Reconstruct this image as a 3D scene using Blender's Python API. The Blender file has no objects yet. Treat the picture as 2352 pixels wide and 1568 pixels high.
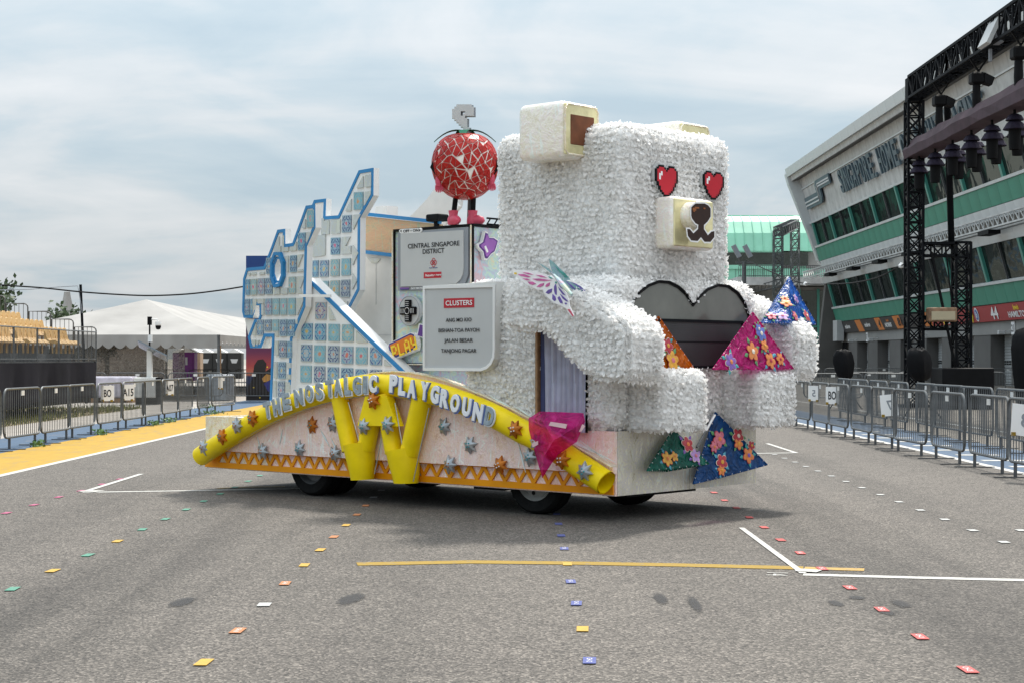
import bpy, bmesh, math, random
import numpy as np
from mathutils import Vector, Matrix, geometry
random.seed(7); RNG = np.random.default_rng(7)
R = math.radians
S = bpy.context.scene
COL = S.collection

# ------------------------------------------------------------------ camera, sky, sun, exposure
CAM_H, FOC, CX, HOR = 1.65, 3850.0, 1176.0, 823.0      # eye height, focal length and horizon in a 2352-wide picture
cd = bpy.data.cameras.new('camera'); cam = bpy.data.objects.new('camera', cd); COL.objects.link(cam)
cam.location = (0, 0, CAM_H); cam.rotation_euler = (R(90), 0, 0)
cd.sensor_width = 36; cd.lens = FOC / 2352 * 36; cd.shift_y = 39 / 2352
cd.clip_start = .1; cd.clip_end = 6000
S.camera = cam
SUN_EL, SUN_AZ = R(57), math.atan2(.29, .62)            # sun high behind the float, a little to the right
sl = bpy.data.lights.new('sun', 'SUN'); sl.energy = 2.45; sl.angle = R(5); sl.color = (1, .95, .87)
so = bpy.data.objects.new('sun', sl); COL.objects.link(so)
sd = Vector((math.sin(SUN_AZ) * math.cos(SUN_EL), math.cos(SUN_AZ) * math.cos(SUN_EL), math.sin(SUN_EL)))
so.rotation_euler = sd.to_track_quat('Z', 'Y').to_euler(); so.location = (0, 30, 60)
vs = S.view_settings; vs.view_transform = 'Standard'; vs.look = 'None'; vs.gamma = 1; vs.exposure = .88
vs.use_curve_mapping = False

W = bpy.data.worlds.new('World'); S.world = W; W.use_nodes = True
nt = W.node_tree; N = nt.nodes; L = nt.links
bg = N['Background']; bg.inputs[1].default_value = .1
sky = N.new('ShaderNodeTexSky'); sky.sky_type = 'NISHITA'; sky.sun_disc = False
sky.sun_elevation = SUN_EL; sky.sun_rotation = SUN_AZ; sky.dust_density = 3; sky.ozone_density = 2
tc = N.new('ShaderNodeTexCoord'); sx = N.new('ShaderNodeSeparateXYZ'); L.new(tc.outputs['Generated'], sx.inputs[0])
def wm(op, a, b=None, clamp=False):
    n = N.new('ShaderNodeMath'); n.operation = op; n.use_clamp = clamp
    for i, v in enumerate((a, b)):
        if v is None: continue
        if isinstance(v, (int, float)): n.inputs[i].default_value = v
        else: L.new(v, n.inputs[i])
    return n.outputs[0]
zz = wm('ADD', wm('MAXIMUM', sx.outputs[2], 0.0), .13)
cv = N.new('ShaderNodeCombineXYZ')
L.new(wm('DIVIDE', sx.outputs[0], zz), cv.inputs[0]); L.new(wm('DIVIDE', sx.outputs[1], zz), cv.inputs[1])
def wnoise(scale, det, rough, off, sxy=(1, 1, 1), dist=.4):
    m = N.new('ShaderNodeMapping'); m.inputs['Location'].default_value = off; m.inputs['Scale'].default_value = sxy
    L.new(cv.outputs[0], m.inputs[0])
    n = N.new('ShaderNodeTexNoise'); n.inputs['Scale'].default_value = scale; n.inputs['Detail'].default_value = det
    n.inputs['Roughness'].default_value = rough; n.inputs['Distortion'].default_value = dist
    L.new(m.outputs[0], n.inputs['Vector']); return n.outputs['Fac']
n1 = wnoise(.62, 8, .52, (2.4, 4.9, 0), (.75, 1.25, 1), .5)
n2 = wnoise(2.1, 7, .55, (7.7, 1.9, 3), (1, .7, 1), .5)
f = wm('ADD', wm('MULTIPLY', n1, .68), wm('MULTIPLY', n2, .32))
f = wm('ADD', wm('MULTIPLY', wm('SUBTRACT', f, .5), 1.75), .48)
f = wm('ADD', f, wm('MULTIPLY', sx.outputs[0], .14))   # clearer to the right, heavier to the left
hz = wm('SUBTRACT', 1.0, wm('MULTIPLY', sx.outputs[2], 5.5), True)           # pale band towards the horizon
f = wm('ADD', f, wm('MULTIPLY', hz, .11))
rp = N.new('ShaderNodeValToRGB'); L.new(f, rp.inputs[0])
el = rp.color_ramp.elements
el[0].position = .33; el[0].color = (2.65, 3.3, 3.75, 1)
el[1].position = .66; el[1].color = (4.35, 4.5, 4.62, 1)
e = el.new(.43); e.color = (3.1, 3.65, 4.0, 1)
e = el.new(.52); e.color = (3.75, 4.05, 4.25, 1)
mx = N.new('ShaderNodeMixRGB'); mx.inputs[0].default_value = .93
L.new(sky.outputs[0], mx.inputs[1]); gr = N.new('ShaderNodeVectorMath'); gr.operation = 'SCALE'; L.new(rp.outputs[0], gr.inputs[0])
L.new(wm('ADD', wm('MULTIPLY', wm('MAXIMUM', sx.outputs[2], 0.0), 1.75), .80), gr.inputs['Scale'])     # an overcast sky brightens towards the zenith
L.new(gr.outputs[0], mx.inputs[2]); L.new(mx.outputs[0], bg.inputs[0])

# ------------------------------------------------------------------ pixel rays -> points in the place
def ray(x, y): return Vector(((x - CX) / FOC, 1.0, -(y - HOR) / FOC))
def at(x, y, Y): d = ray(x, y); return Vector((d.x * Y, Y, CAM_H + d.z * Y))
def gnd(x, y, z=0.0): k = (CAM_H - z) * FOC / (y - HOR); d = ray(x, y); return Vector((d.x * k, k, z))
def zs(ox, oy, k, pts): return [((ox + a / k) / 1.7415, (oy + b / k) / 1.7415) for a, b in pts]
FO = Vector((1.04, 16.82, 0)); FA = -R(42.2)              # float frame: x forward, y to its far side
FM = Matrix.Translation(FO) @ Matrix.Rotation(FA, 4, 'Z'); FI = FM.inverted()
FC = FI @ Vector((0, 0, CAM_H))
def frd(x, y): return FI.to_3x3() @ ray(x, y)
def side(x, y, t): d = frd(x, y); k = (t - FC.y) / d.y; return FC + d * k
def front(x, y, s): d = frd(x, y); k = (s - FC.x) / d.x; return FC + d * k
class Plane:
    def __init__(self, p0, ang):
        self.p = Vector(p0); self.d = Vector((math.cos(ang), math.sin(ang), 0)); self.n = Vector((-self.d.y, self.d.x, 0))
        if self.n.dot(self.p - FC) < 0: self.n = -self.n   # n points away from the camera
    def hit(self, x, y, off=0.0):
        d = frd(x, y); q = self.p + self.n * off; k = (q - FC).dot(self.n) / d.dot(self.n); return FC + d * k

# ------------------------------------------------------------------ objects
OFF = {}
def thing(name, label, cat, base=(0, 0, 0), rot=0, group=None, fl=False):
    o = bpy.data.objects.new(name, None); COL.objects.link(o); o.empty_display_size = .2
    if fl: o.location = FM @ Vector(base); o.rotation_euler = (0, 0, FA); OFF[o.name] = Vector(base)
    else: o.location = base; o.rotation_euler = (0, 0, rot); OFF[o.name] = Vector(base) if not rot else Vector((0, 0, 0))
    o['label'] = label; o['category'] = cat
    if group: o['group'] = group
    return o
def tag(o, label=None, cat=None, group=None, kind=None):
    if label: o['label'] = label
    if cat: o['category'] = cat
    if group: o['group'] = group
    if kind: o['kind'] = kind
    return o
def root_off(p):
    while p is not None:
        if p.name in OFF: return OFF[p.name]
        p = p.parent
    return Vector((0, 0, 0))
def copy_tree(o, parent=None):
    c = o.copy(); COL.objects.link(c)
    if parent is not None: c.parent = parent
    for ch in list(o.children): copy_tree(ch, c)
    return c

class MB:
    def __init__(self): self.v = []; self.f = []; self.m = []; self.uv = {}
    def add(self, vs, fs, mi=0, uvs=None):
        b = len(self.v); self.v.extend(Vector(p) for p in vs)
        for i, fc in enumerate(fs):
            if uvs: self.uv[len(self.f)] = [uvs[j] for j in fc]
            self.f.append([b + j for j in fc]); self.m.append(mi)
        return self
    def box(self, c, s, mi=0, M=None):
        c = Vector(c); h = Vector(s) / 2
        vs = [Vector((x * h.x, y * h.y, z * h.z)) for x in (-1, 1) for y in (-1, 1) for z in (-1, 1)]
        vs = [c + (M @ p if M else p) for p in vs]
        return self.add(vs, [(0, 1, 3, 2), (4, 6, 7, 5), (0, 4, 5, 1), (2, 3, 7, 6), (0, 2, 6, 4), (1, 5, 7, 3)], mi)
    def bx(self, a, b, mi=0):
        a = Vector(a); b = Vector(b); return self.box((a + b) / 2, [abs(q) for q in (b - a)], mi)
    def bar(self, p, q, w, h=None, mi=0, up=(0, 0, 1)):
        p = Vector(p); q = Vector(q); h = h or w; d = (q - p); l = d.length; d.normalize()
        u = Vector(up)
        if abs(d.dot(u)) > .95: u = Vector((1, 0, 0))
        a = d.cross(u).normalized(); b = a.cross(d)
        M = Matrix((a, d, b)).transposed()
        return self.box((p + q) / 2, (w, l, h), mi, M)
    def rbox(self, a, b, r, seg=3, mi=0):
        a = Vector(a); b = Vector(b); bm = bmesh.new(); bmesh.ops.create_cube(bm, size=1)
        s = b - a; c = (a + b) / 2
        for v in bm.verts: v.co = Vector((v.co.x * s.x, v.co.y * s.y, v.co.z * s.z)) + c
        bmesh.ops.bevel(bm, geom=bm.edges[:], offset=r, segments=seg, affect='EDGES', profile=.5)
        bm.verts.index_update()
        self.add([v.co.copy() for v in bm.verts], [[v.index for v in f.verts] for f in bm.faces], mi); bm.free(); return self
    def tube(self, pts, r, n=8, mi=0, caps=True, closed=False, flat=None):
        pts = [Vector(p) for p in pts]; k = len(pts); rs = r if isinstance(r, (list, tuple)) else [r] * k
        t0 = (pts[1] - pts[0]).normalized(); u = Vector((0, 0, 1)) if abs(t0.z) < .9 else Vector((1, 0, 0))
        vs = []
        for i, p in enumerate(pts):
            if closed: t = (pts[(i + 1) % k] - pts[i - 1]).normalized()
            else: t = (pts[min(i + 1, k - 1)] - pts[max(i - 1, 0)]).normalized()
            a = (u - t * u.dot(t))
            if a.length < 1e-4: a = t.orthogonal()
            a.normalize(); u = a; b = t.cross(a)
            for j in range(n):
                w = 2 * math.pi * j / n
                vs.append(p + a * math.cos(w) * rs[i] + b * math.sin(w) * rs[i])
        fs = []
        for i in range(k if closed else k - 1):
            i2 = (i + 1) % k
            for j in range(n):
                j2 = (j + 1) % n; fs.append((i * n + j, i * n + j2, i2 * n + j2, i2 * n + j))
        if caps and not closed: fs.append(tuple(range(n - 1, -1, -1))); fs.append(tuple((k - 1) * n + j for j in range(n)))
        return self.add(vs, fs, mi)
    def lathe(self, prof, n=24, mi=0, c=(0, 0, 0), M=None, caps=True):
        c = Vector(c); vs = []; fs = []; k = len(prof)
        for (r, z) in prof:
            for j in range(n):
                w = 2 * math.pi * j / n; p = Vector((r * math.cos(w), r * math.sin(w), z)); vs.append(c + (M @ p if M else p))
        for i in range(k - 1):
            for j in range(n): j2 = (j + 1) % n; fs.append((i * n + j, i * n + j2, (i + 1) * n + j2, (i + 1) * n + j))
        if caps: fs.append(tuple(range(n - 1, -1, -1))); fs.append(tuple((k - 1) * n + j for j in range(n)))
        return self.add(vs, fs, mi)
    def prism(self, poly, off, holes=(), mi=0, side_mi=None, uvbox=False):
        """planar outline (3-D points) pushed along off; holes are cut through"""
        off = Vector(off); loops = [[Vector(p) for p in poly]] + [[Vector(p) for p in h] for h in holes]
        nrm = off.normalized(); a = nrm.orthogonal().normalized(); b = nrm.cross(a)
        flat = [[Vector((p.dot(a), p.dot(b), 0)) for p in lp] for lp in loops]
        tris = geometry.tessellate_polygon(flat); allv = [p for lp in loops for p in lp]; n = len(allv)
        vs = allv + [p + off for p in allv]
        fs = []
        for t in tris:
            q = (allv[t[1]] - allv[t[0]]).cross(allv[t[2]] - allv[t[0]])
            t = t if q.dot(off) < 0 else (t[0], t[2], t[1])
            fs.append(tuple(t)); fs.append((t[0] + n, t[2] + n, t[1] + n))
        uvs = None
        if uvbox:
            hx = (poly[1] - poly[0]).normalized(); us = [p.dot(hx) for p in allv]; ws = [p.z for p in allv]
            u0, u1, w0, w1 = min(us), max(us), min(ws), max(ws)
            uvs = [((u - u0) / (u1 - u0 + 1e-9), (w - w0) / (w1 - w0 + 1e-9)) for u, w in zip(us, ws)] * 2
        self.add(vs, fs, mi, uvs)
        b0 = len(self.v) - 2 * n; s = 0; sm = mi if side_mi is None else side_mi
        for lp in loops:
            k = len(lp)
            for i in range(k):
                i2 = (i + 1) % k
                self.f.append([b0 + s + i, b0 + s + i2, b0 + s + i2 + n, b0 + s + i + n]); self.m.append(sm)
            s += k
        return self
    def band(self, poly, n, w, proud, mi=0):
        """raised trim of width w just inside a planar outline; n points away from the viewer"""
        n = Vector(n).normalized(); P = [Vector(p) for p in poly]; k = len(P)
        ar = Vector((0, 0, 0))
        for i in range(k): ar += P[i].cross(P[(i + 1) % k])
        sg = 1 if ar.dot(n) > 0 else -1
        ins = []
        for i in range(k):
            e0 = (P[i] - P[i - 1]).normalized(); e1 = (P[(i + 1) % k] - P[i]).normalized()
            m0 = n.cross(e0) * sg; m1 = n.cross(e1) * sg; m = (m0 + m1)
            d = m.dot(m0); ins.append(P[i] + m * (w / max(d, .35)))
        o1 = n * -proud
        vs = [p + o1 for p in P] + [p + o1 for p in ins] + P + ins
        fs = []
        for i in range(k):
            j = (i + 1) % k
            fs += [(i, j, k + j, k + i), (i, 2 * k + i, 2 * k + j, j), (k + i, k + j, 3 * k + j, 3 * k + i)]
        return self.add(vs, fs, mi)
    def text(self, s, o, xd, yd, h, mi=0, ext=0.0, off=0.0, bev=0.0, align='C', width=None):
        v, fc, w = text_geo(s, ext / h, off, bev / h)
        xd = Vector(xd).normalized(); yd = Vector(yd).normalized(); nd = xd.cross(yd)
        kx = h if not width else width / w
        sh = {'C': w / 2, 'L': 0, 'R': w}[align]
        self.add([Vector(o) + xd * (p.x - sh) * kx + yd * (p.y - .5) * h + nd * p.z * h for p in v], fc, mi); return self
    def build(self, name, mats, parent=None, smooth=False, off=None):
        me = bpy.data.meshes.new(name); of = root_off(parent) if off is None else Vector(off)
        me.from_pydata([p - of for p in self.v], [], self.f)
        mats = mats if isinstance(mats, (list, tuple)) else [mats]
        for m in mats: me.materials.append(m)
        if len(mats) > 1: me.polygons.foreach_set('material_index', np.array(self.m, dtype=np.int32))
        if self.uv:
            ul = me.uv_layers.new(name='UVMap')
            for fi, us in self.uv.items():
                p = me.polygons[fi]
                for li, u in zip(p.loop_indices, us): ul.data[li].uv = u
        bm = bmesh.new(); bm.from_mesh(me); bmesh.ops.recalc_face_normals(bm, faces=bm.faces[:]); bm.to_mesh(me); bm.free()
        if smooth:
            me.polygons.foreach_set('use_smooth', [True] * len(me.polygons))
            try: me.set_sharp_from_angle(angle=R(38))
            except Exception: pass
        ob = bpy.data.objects.new(name, me); COL.objects.link(ob)
        if parent is not None: ob.parent = parent
        return ob
_TG = {}; _CH = []
def cap_h():
    if not _CH:
        c = bpy.data.curves.new('t', 'FONT'); c.body = 'H'; c.size = 1; o = bpy.data.objects.new('t', c); me = o.to_mesh(); _CH.append(max(v.co.y for v in me.vertices)); o.to_mesh_clear(); bpy.data.objects.remove(o)
    return _CH[0]
def text_geo(s, ext, off, bev):
    k = (s, round(ext, 4), round(off, 4), round(bev, 4))
    if k in _TG: return _TG[k]
    c = bpy.data.curves.new('t', 'FONT'); c.body = s; c.size = 1; c.extrude = ext; c.offset = off; c.bevel_depth = bev
    c.bevel_resolution = 1; c.resolution_u = 3
    o = bpy.data.objects.new('t', c); me = o.to_mesh()
    v = [p.co.copy() for p in me.vertices]; f = [tuple(p.vertices) for p in me.polygons]
    o.to_mesh_clear(); bpy.data.objects.remove(o); bpy.data.curves.remove(c)
    y0 = min(p.y for p in v); y1 = max(p.y for p in v); x0 = min(p.x for p in v); h = y1 - y0
    if len(s) > 1: y0, h = 0.0, cap_h()                     # common baseline and cap height for words
    v = [Vector(((p.x - x0) / h, (p.y - y0) / h, p.z)) for p in v]
    _TG[k] = (v, f, max(p.x for p in v)); return _TG[k]

# ------------------------------------------------------------------ materials
def mat(name, col, rough=.6, metal=0, spec=.5, var=0, vscale=3, bump=0, bscale=20, coat=0, trans=0, alpha=1):
    m = bpy.data.materials.new(name); m.use_nodes = True; t = m.node_tree; b = t.nodes['Principled BSDF']
    b.inputs['Base Color'].default_value = (*col, 1); b.inputs['Roughness'].default_value = rough
    b.inputs['Metallic'].default_value = metal; b.inputs['Specular IOR Level'].default_value = spec
    b.inputs['Coat Weight'].default_value = coat; b.inputs['Transmission Weight'].default_value = trans; b.inputs['Alpha'].default_value = alpha
    co = t.nodes.new('ShaderNodeTexCoord')
    if var:
        n = t.nodes.new('ShaderNodeTexNoise'); n.inputs['Scale'].default_value = vscale; n.inputs['Detail'].default_value = 6
        t.links.new(co.outputs['Object'], n.inputs['Vector'])
        r = t.nodes.new('ShaderNodeValToRGB'); r.color_ramp.elements[0].position = .3; r.color_ramp.elements[1].position = .7
        r.color_ramp.elements[0].color = (*[max(0, c * (1 - var)) for c in col], 1); r.color_ramp.elements[1].color = (*[min(1, c * (1 + var * .6)) for c in col], 1)
        t.links.new(n.outputs['Fac'], r.inputs[0]); t.links.new(r.outputs[0], b.inputs['Base Color'])
    if bump:
        n = t.nodes.new('ShaderNodeTexNoise'); n.inputs['Scale'].default_value = bscale; n.inputs['Detail'].default_value = 4
        t.links.new(co.outputs['Object'], n.inputs['Vector'])
        u = t.nodes.new('ShaderNodeBump'); u.inputs['Strength'].default_value = bump; u.inputs['Distance'].default_value = .02
        t.links.new(n.outputs['Fac'], u.inputs['Height']); t.links.new(u.outputs[0], b.inputs['Normal'])
    return m
def ramp(t, fac, stops):
    r = t.nodes.new('ShaderNodeValToRGB'); e = r.color_ramp.elements
    e[0].position, e[0].color = stops[0][0], (*stops[0][1], 1); e[1].position, e[1].color = stops[-1][0], (*stops[-1][1], 1)
    for p, c in stops[1:-1]: q = e.new(p); q.color = (*c, 1)
    t.links.new(fac, r.inputs[0]); return r.outputs[0]
def film(name, stops, scale=4, rough=.22, strength=.5, stretch=(1, 1, 1), metal=.12):
    """crinkled iridescent foil"""
    m = bpy.data.materials.new(name); m.use_nodes = True; t = m.node_tree; b = t.nodes['Principled BSDF']
    co = t.nodes.new('ShaderNodeTexCoord'); mp = t.nodes.new('ShaderNodeMapping'); mp.inputs['Scale'].default_value = stretch
    mp.inputs['Rotation'].default_value = (.3, .5, .4)
    t.links.new(co.outputs['Object'], mp.inputs[0])
    n = t.nodes.new('ShaderNodeTexNoise'); n.inputs['Scale'].default_value = scale; n.inputs['Detail'].default_value = 9; n.inputs['Roughness'].default_value = .62
    n.inputs['Distortion'].default_value = 2.2; t.links.new(mp.outputs[0], n.inputs['Vector'])
    v = t.nodes.new('ShaderNodeTexNoise'); v.inputs['Scale'].default_value = scale * 5; v.inputs['Detail'].default_value = 6; v.inputs['Distortion'].default_value = 3.5
    t.links.new(mp.outputs[0], v.inputs['Vector'])
    mx = t.nodes.new('ShaderNodeMath'); mx.operation = 'MULTIPLY_ADD'; mx.inputs[1].default_value = .45
    ad = t.nodes.new('ShaderNodeMath'); ad.operation = 'MULTIPLY'; ad.inputs[1].default_value = .55; t.links.new(n.outputs['Fac'], ad.inputs[0])
    t.links.new(v.outputs['Fac'], mx.inputs[0]); t.links.new(ad.outputs[0], mx.inputs[2])
    rc = ramp(t, mx.outputs[0], stops)
    m3 = t.nodes.new('ShaderNodeMapping'); m3.inputs['Rotation'].default_value = (.2, .9, .5); m3.inputs['Scale'].default_value = (9, 9, 1.1); t.links.new(co.outputs['Object'], m3.inputs[0])
    n3 = t.nodes.new('ShaderNodeTexNoise'); n3.inputs['Scale'].default_value = scale * .55; n3.inputs['Detail'].default_value = 3; n3.inputs['Distortion'].default_value = 1.2; t.links.new(m3.outputs[0], n3.inputs['Vector'])
    gl_ = ramp(t, n3.outputs['Fac'], [(.60, (0, 0, 0)), (.70, (.8, .8, .8))])               # mint and white glints on long folds, painted into the base colour
    mg = t.nodes.new('ShaderNodeMixRGB'); t.links.new(gl_, mg.inputs[0]); t.links.new(rc, mg.inputs[1]); mg.inputs[2].default_value = (min(1, stops[-1][1][0] * 1.02), min(1, stops[-1][1][1] * 1.04), min(1, stops[-1][1][2] * 1.02), 1)
    t.links.new(mg.outputs[0], b.inputs['Base Color'])
    sw = t.nodes.new('ShaderNodeVectorMath'); sw.operation = 'SCALE'; sw.inputs['Scale'].default_value = .55; t.links.new(n.outputs['Color'], sw.inputs[0])
    av = t.nodes.new('ShaderNodeVectorMath'); t.links.new(mp.outputs[0], av.inputs[0]); t.links.new(sw.outputs[0], av.inputs[1])
    vo = t.nodes.new('ShaderNodeTexVoronoi'); vo.feature = 'F1'; vo.inputs['Scale'].default_value = scale * 2.6; t.links.new(av.outputs[0], vo.inputs['Vector'])     # facets of the crumpled foil
    hh = t.nodes.new('ShaderNodeMath'); hh.operation = 'MULTIPLY_ADD'; hh.inputs[1].default_value = .8; t.links.new(vo.outputs['Distance'], hh.inputs[0]); t.links.new(mx.outputs[0], hh.inputs[2])
    u = t.nodes.new('ShaderNodeBump'); u.inputs['Strength'].default_value = strength; u.inputs['Distance'].default_value = .035
    t.links.new(hh.outputs[0], u.inputs['Height']); t.links.new(u.outputs[0], b.inputs['Normal'])
    b.inputs['Roughness'].default_value = rough; b.inputs['Metallic'].default_value = metal; b.inputs['Specular IOR Level'].default_value = .8
    return m
def tinted(name, col, alpha=.5, rough=.2):
    """coloured cellophane: part clear, part glossy"""
    m = bpy.data.materials.new(name); m.use_nodes = True; t = m.node_tree; b = t.nodes['Principled BSDF']; o = t.nodes['Material Output']
    b.inputs['Base Color'].default_value = (*col, 1); b.inputs['Roughness'].default_value = rough; b.inputs['Specular IOR Level'].default_value = .42
    co = t.nodes.new('ShaderNodeTexCoord'); n = t.nodes.new('ShaderNodeTexNoise'); n.inputs['Scale'].default_value = 5; n.inputs['Detail'].default_value = 5; n.inputs['Distortion'].default_value = 2.5
    t.links.new(co.outputs['Object'], n.inputs['Vector'])
    u = t.nodes.new('ShaderNodeBump'); u.inputs['Strength'].default_value = .9; u.inputs['Distance'].default_value = .05; t.links.new(n.outputs['Fac'], u.inputs['Height']); t.links.new(u.outputs[0], b.inputs['Normal'])
    r = ramp(t, n.outputs['Fac'], [(.3, tuple(c * .45 for c in col)), (.55, col), (.75, tuple(min(1, c * 1.6 + .05) for c in col))]); t.links.new(r, b.inputs['Base Color'])
    tr = t.nodes.new('ShaderNodeBsdfTransparent'); tr.inputs[0].default_value = (*[min(1, c ** .45) for c in col], 1)
    tl = t.nodes.new('ShaderNodeBsdfTranslucent'); t.links.new(r, tl.inputs[0])
    m1 = t.nodes.new('ShaderNodeMixShader'); m1.inputs[0].default_value = .35; t.links.new(b.outputs[0], m1.inputs[1]); t.links.new(tl.outputs[0], m1.inputs[2])
    m2 = t.nodes.new('ShaderNodeMixShader'); m2.inputs[0].default_value = alpha; t.links.new(tr.outputs[0], m2.inputs[1]); t.links.new(m1.outputs[0], m2.inputs[2])
    t.links.new(m2.outputs[0], o.inputs[0]); return m

M = {}
M['white'] = mat('white paint', (.78, .78, .77), .45, var=.08, vscale=2)
M['offwhite'] = mat('off white board', (.68, .68, .66), .55, var=.12, vscale=3)
M['blue'] = mat('blue trim', (.012, .20, .47), .4, var=.1)
M['yellow'] = mat('yellow vinyl', (.93, .69, .002), .42, spec=.25, var=.14, vscale=4, bump=.35, bscale=4)
M['orange'] = mat('orange board', (.82, .31, .004), .5, spec=.2, var=.1)
M['black'] = mat('black', (.006, .006, .007), .6, spec=.12, var=.3)
M['rubber'] = mat('tyre rubber', (.011, .011, .011), .8, spec=.12, var=.3, vscale=12, bump=.2, bscale=40)
M['steel'] = mat('galvanised steel', (.125, .132, .136), .48, .35, spec=.3, var=.3, vscale=9)
M['darksteel'] = mat('weathered steel', (.10, .105, .11), .5, .4, spec=.3, var=.3, vscale=9)
M['truss'] = mat('black truss', (.006, .007, .009), .6, spec=.08, var=.3)
M['grey'] = mat('mid grey', (.25, .27, .3), .5, var=.08)
M['screen'] = mat('light grey print', (.49, .50, .50), .4, var=.05)
M['red'] = mat('red print', (.45, .006, .022), .4)
M['ink'] = mat('black ink', (.012, .012, .016), .5)
M['whiteink'] = mat('white ink', (.82, .82, .82), .5)
M['silver'] = mat('silver vinyl', (.42, .44, .46), .33, .6, var=.15, vscale=10, bump=.1)
M['copper'] = mat('copper vinyl', (.52, .16, .012), .36, .45, var=.25, vscale=10, bump=.1)
M['teal'] = mat('teal glitter', (.03, .36, .42), .3, .3)
M['sletter'] = mat('silver brushed card', (.33, .40, .46), .4, .35, var=.25, vscale=25)
M['wletter'] = mat('white card', (.80, .82, .85), .5, var=.05)
M['lblue'] = mat('letter edge blue', (.10, .16, .42), .5)
M['brown'] = mat('dark brown felt', (.028, .010, .006), .8, var=.2, vscale=30)
M['earbrown'] = mat('brown cloth', (.17, .055, .02), .8, var=.3, vscale=9)
M['heartred'] = mat('red felt', (.50, .004, .02), .7, var=.1)
M['pink'] = mat('pink rubber', (.62, .07, .13), .45, var=.15)
M['mosaic'] = mat('red mosaic tile', (.40, .012, .008), .35, spec=.25, var=.3, vscale=6)
M['grout'] = mat('cream grout', (.82, .78, .72), .7)
M['leaf'] = mat('green leaf felt', (.02, .20, .11), .55, var=.3)
M['navy'] = mat('navy print', (.03, .035, .22), .5)
M['play'] = mat('orange print', (.68, .18, .01), .5)
M['playy'] = mat('yellow print', (.85, .60, .03), .5)
M['purple'] = mat('purple print', (.30, .11, .42), .5, var=.2)
M['purpled'] = mat('dark purple print', (.10, .03, .22), .5)
F_PINK = [(.34, (.74, .47, .38)), (.42, (.95, .68, .54)), (.46, (.98, .78, .63)), (.49, (.95, .62, .66)), (.52, (.98, .82, .66)), (.55, (.97, .68, .70)), (.59, (.98, .90, .78)), (.66, (.92, .98, .94))]
F_GOLD = [(.34, (.56, .48, .28)), (.42, (.80, .68, .42)), (.47, (.88, .78, .56)), (.50, (.84, .66, .58)), (.53, (.90, .84, .66)), (.58, (.84, .88, .76)), (.64, (.90, .90, .84))]
F_GREY = [(.34, (.36, .32, .22)), (.42, (.56, .52, .42)), (.47, (.66, .62, .48)), (.51, (.54, .50, .55)), (.55, (.72, .66, .46)), (.62, (.66, .70, .66))]
F_HOLO = [(.30, (.52, .36, .50)), (.40, (.66, .46, .50)), (.47, (.46, .54, .68)), (.53, (.50, .70, .62)), (.60, (.70, .66, .46)), (.70, (.66, .48, .50))]
M['film'] = film('pink iridescent film', F_PINK, 4.2, .2, .38, (1, 1, .6))
M['filmgold'] = film('gold iridescent film', F_GOLD, 4.5, .2, .4, (1, 1, .8))
M['filmgrey'] = film('smoky iridescent film', F_GREY, 3, .25, .35, (1, 1, .5))
M['holo'] = film('holographic sheet', F_HOLO, 1.1, .25, .15)
M['tile_blank'] = film('pearly blank tile', [(.3, (.40, .43, .38)), (.45, (.50, .52, .46)), (.55, (.46, .50, .52)), (.7, (.60, .62, .52))], 2, .2, .12)
M['band'] = film('copper iridescent band', [(.32, (.22, .30, .20)), (.45, (.50, .36, .20)), (.55, (.52, .30, .17)), (.68, (.30, .40, .28))], 1.6, .22, .25, (1, 1, 3))
M['glassd'] = mat('dark tinted glass', (.15, .155, .14), .14, 0, .5, var=.3, vscale=1.5)
M['meshd'] = mat('dark grille', (.045, .045, .048), .6, var=.2, vscale=2)
M['curtain'] = mat('white curtain', (.42, .44, .56), .7, var=.2, vscale=6)
M['wood'] = mat('plywood edge', (.30, .17, .08), .7, var=.3, vscale=20)
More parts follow.
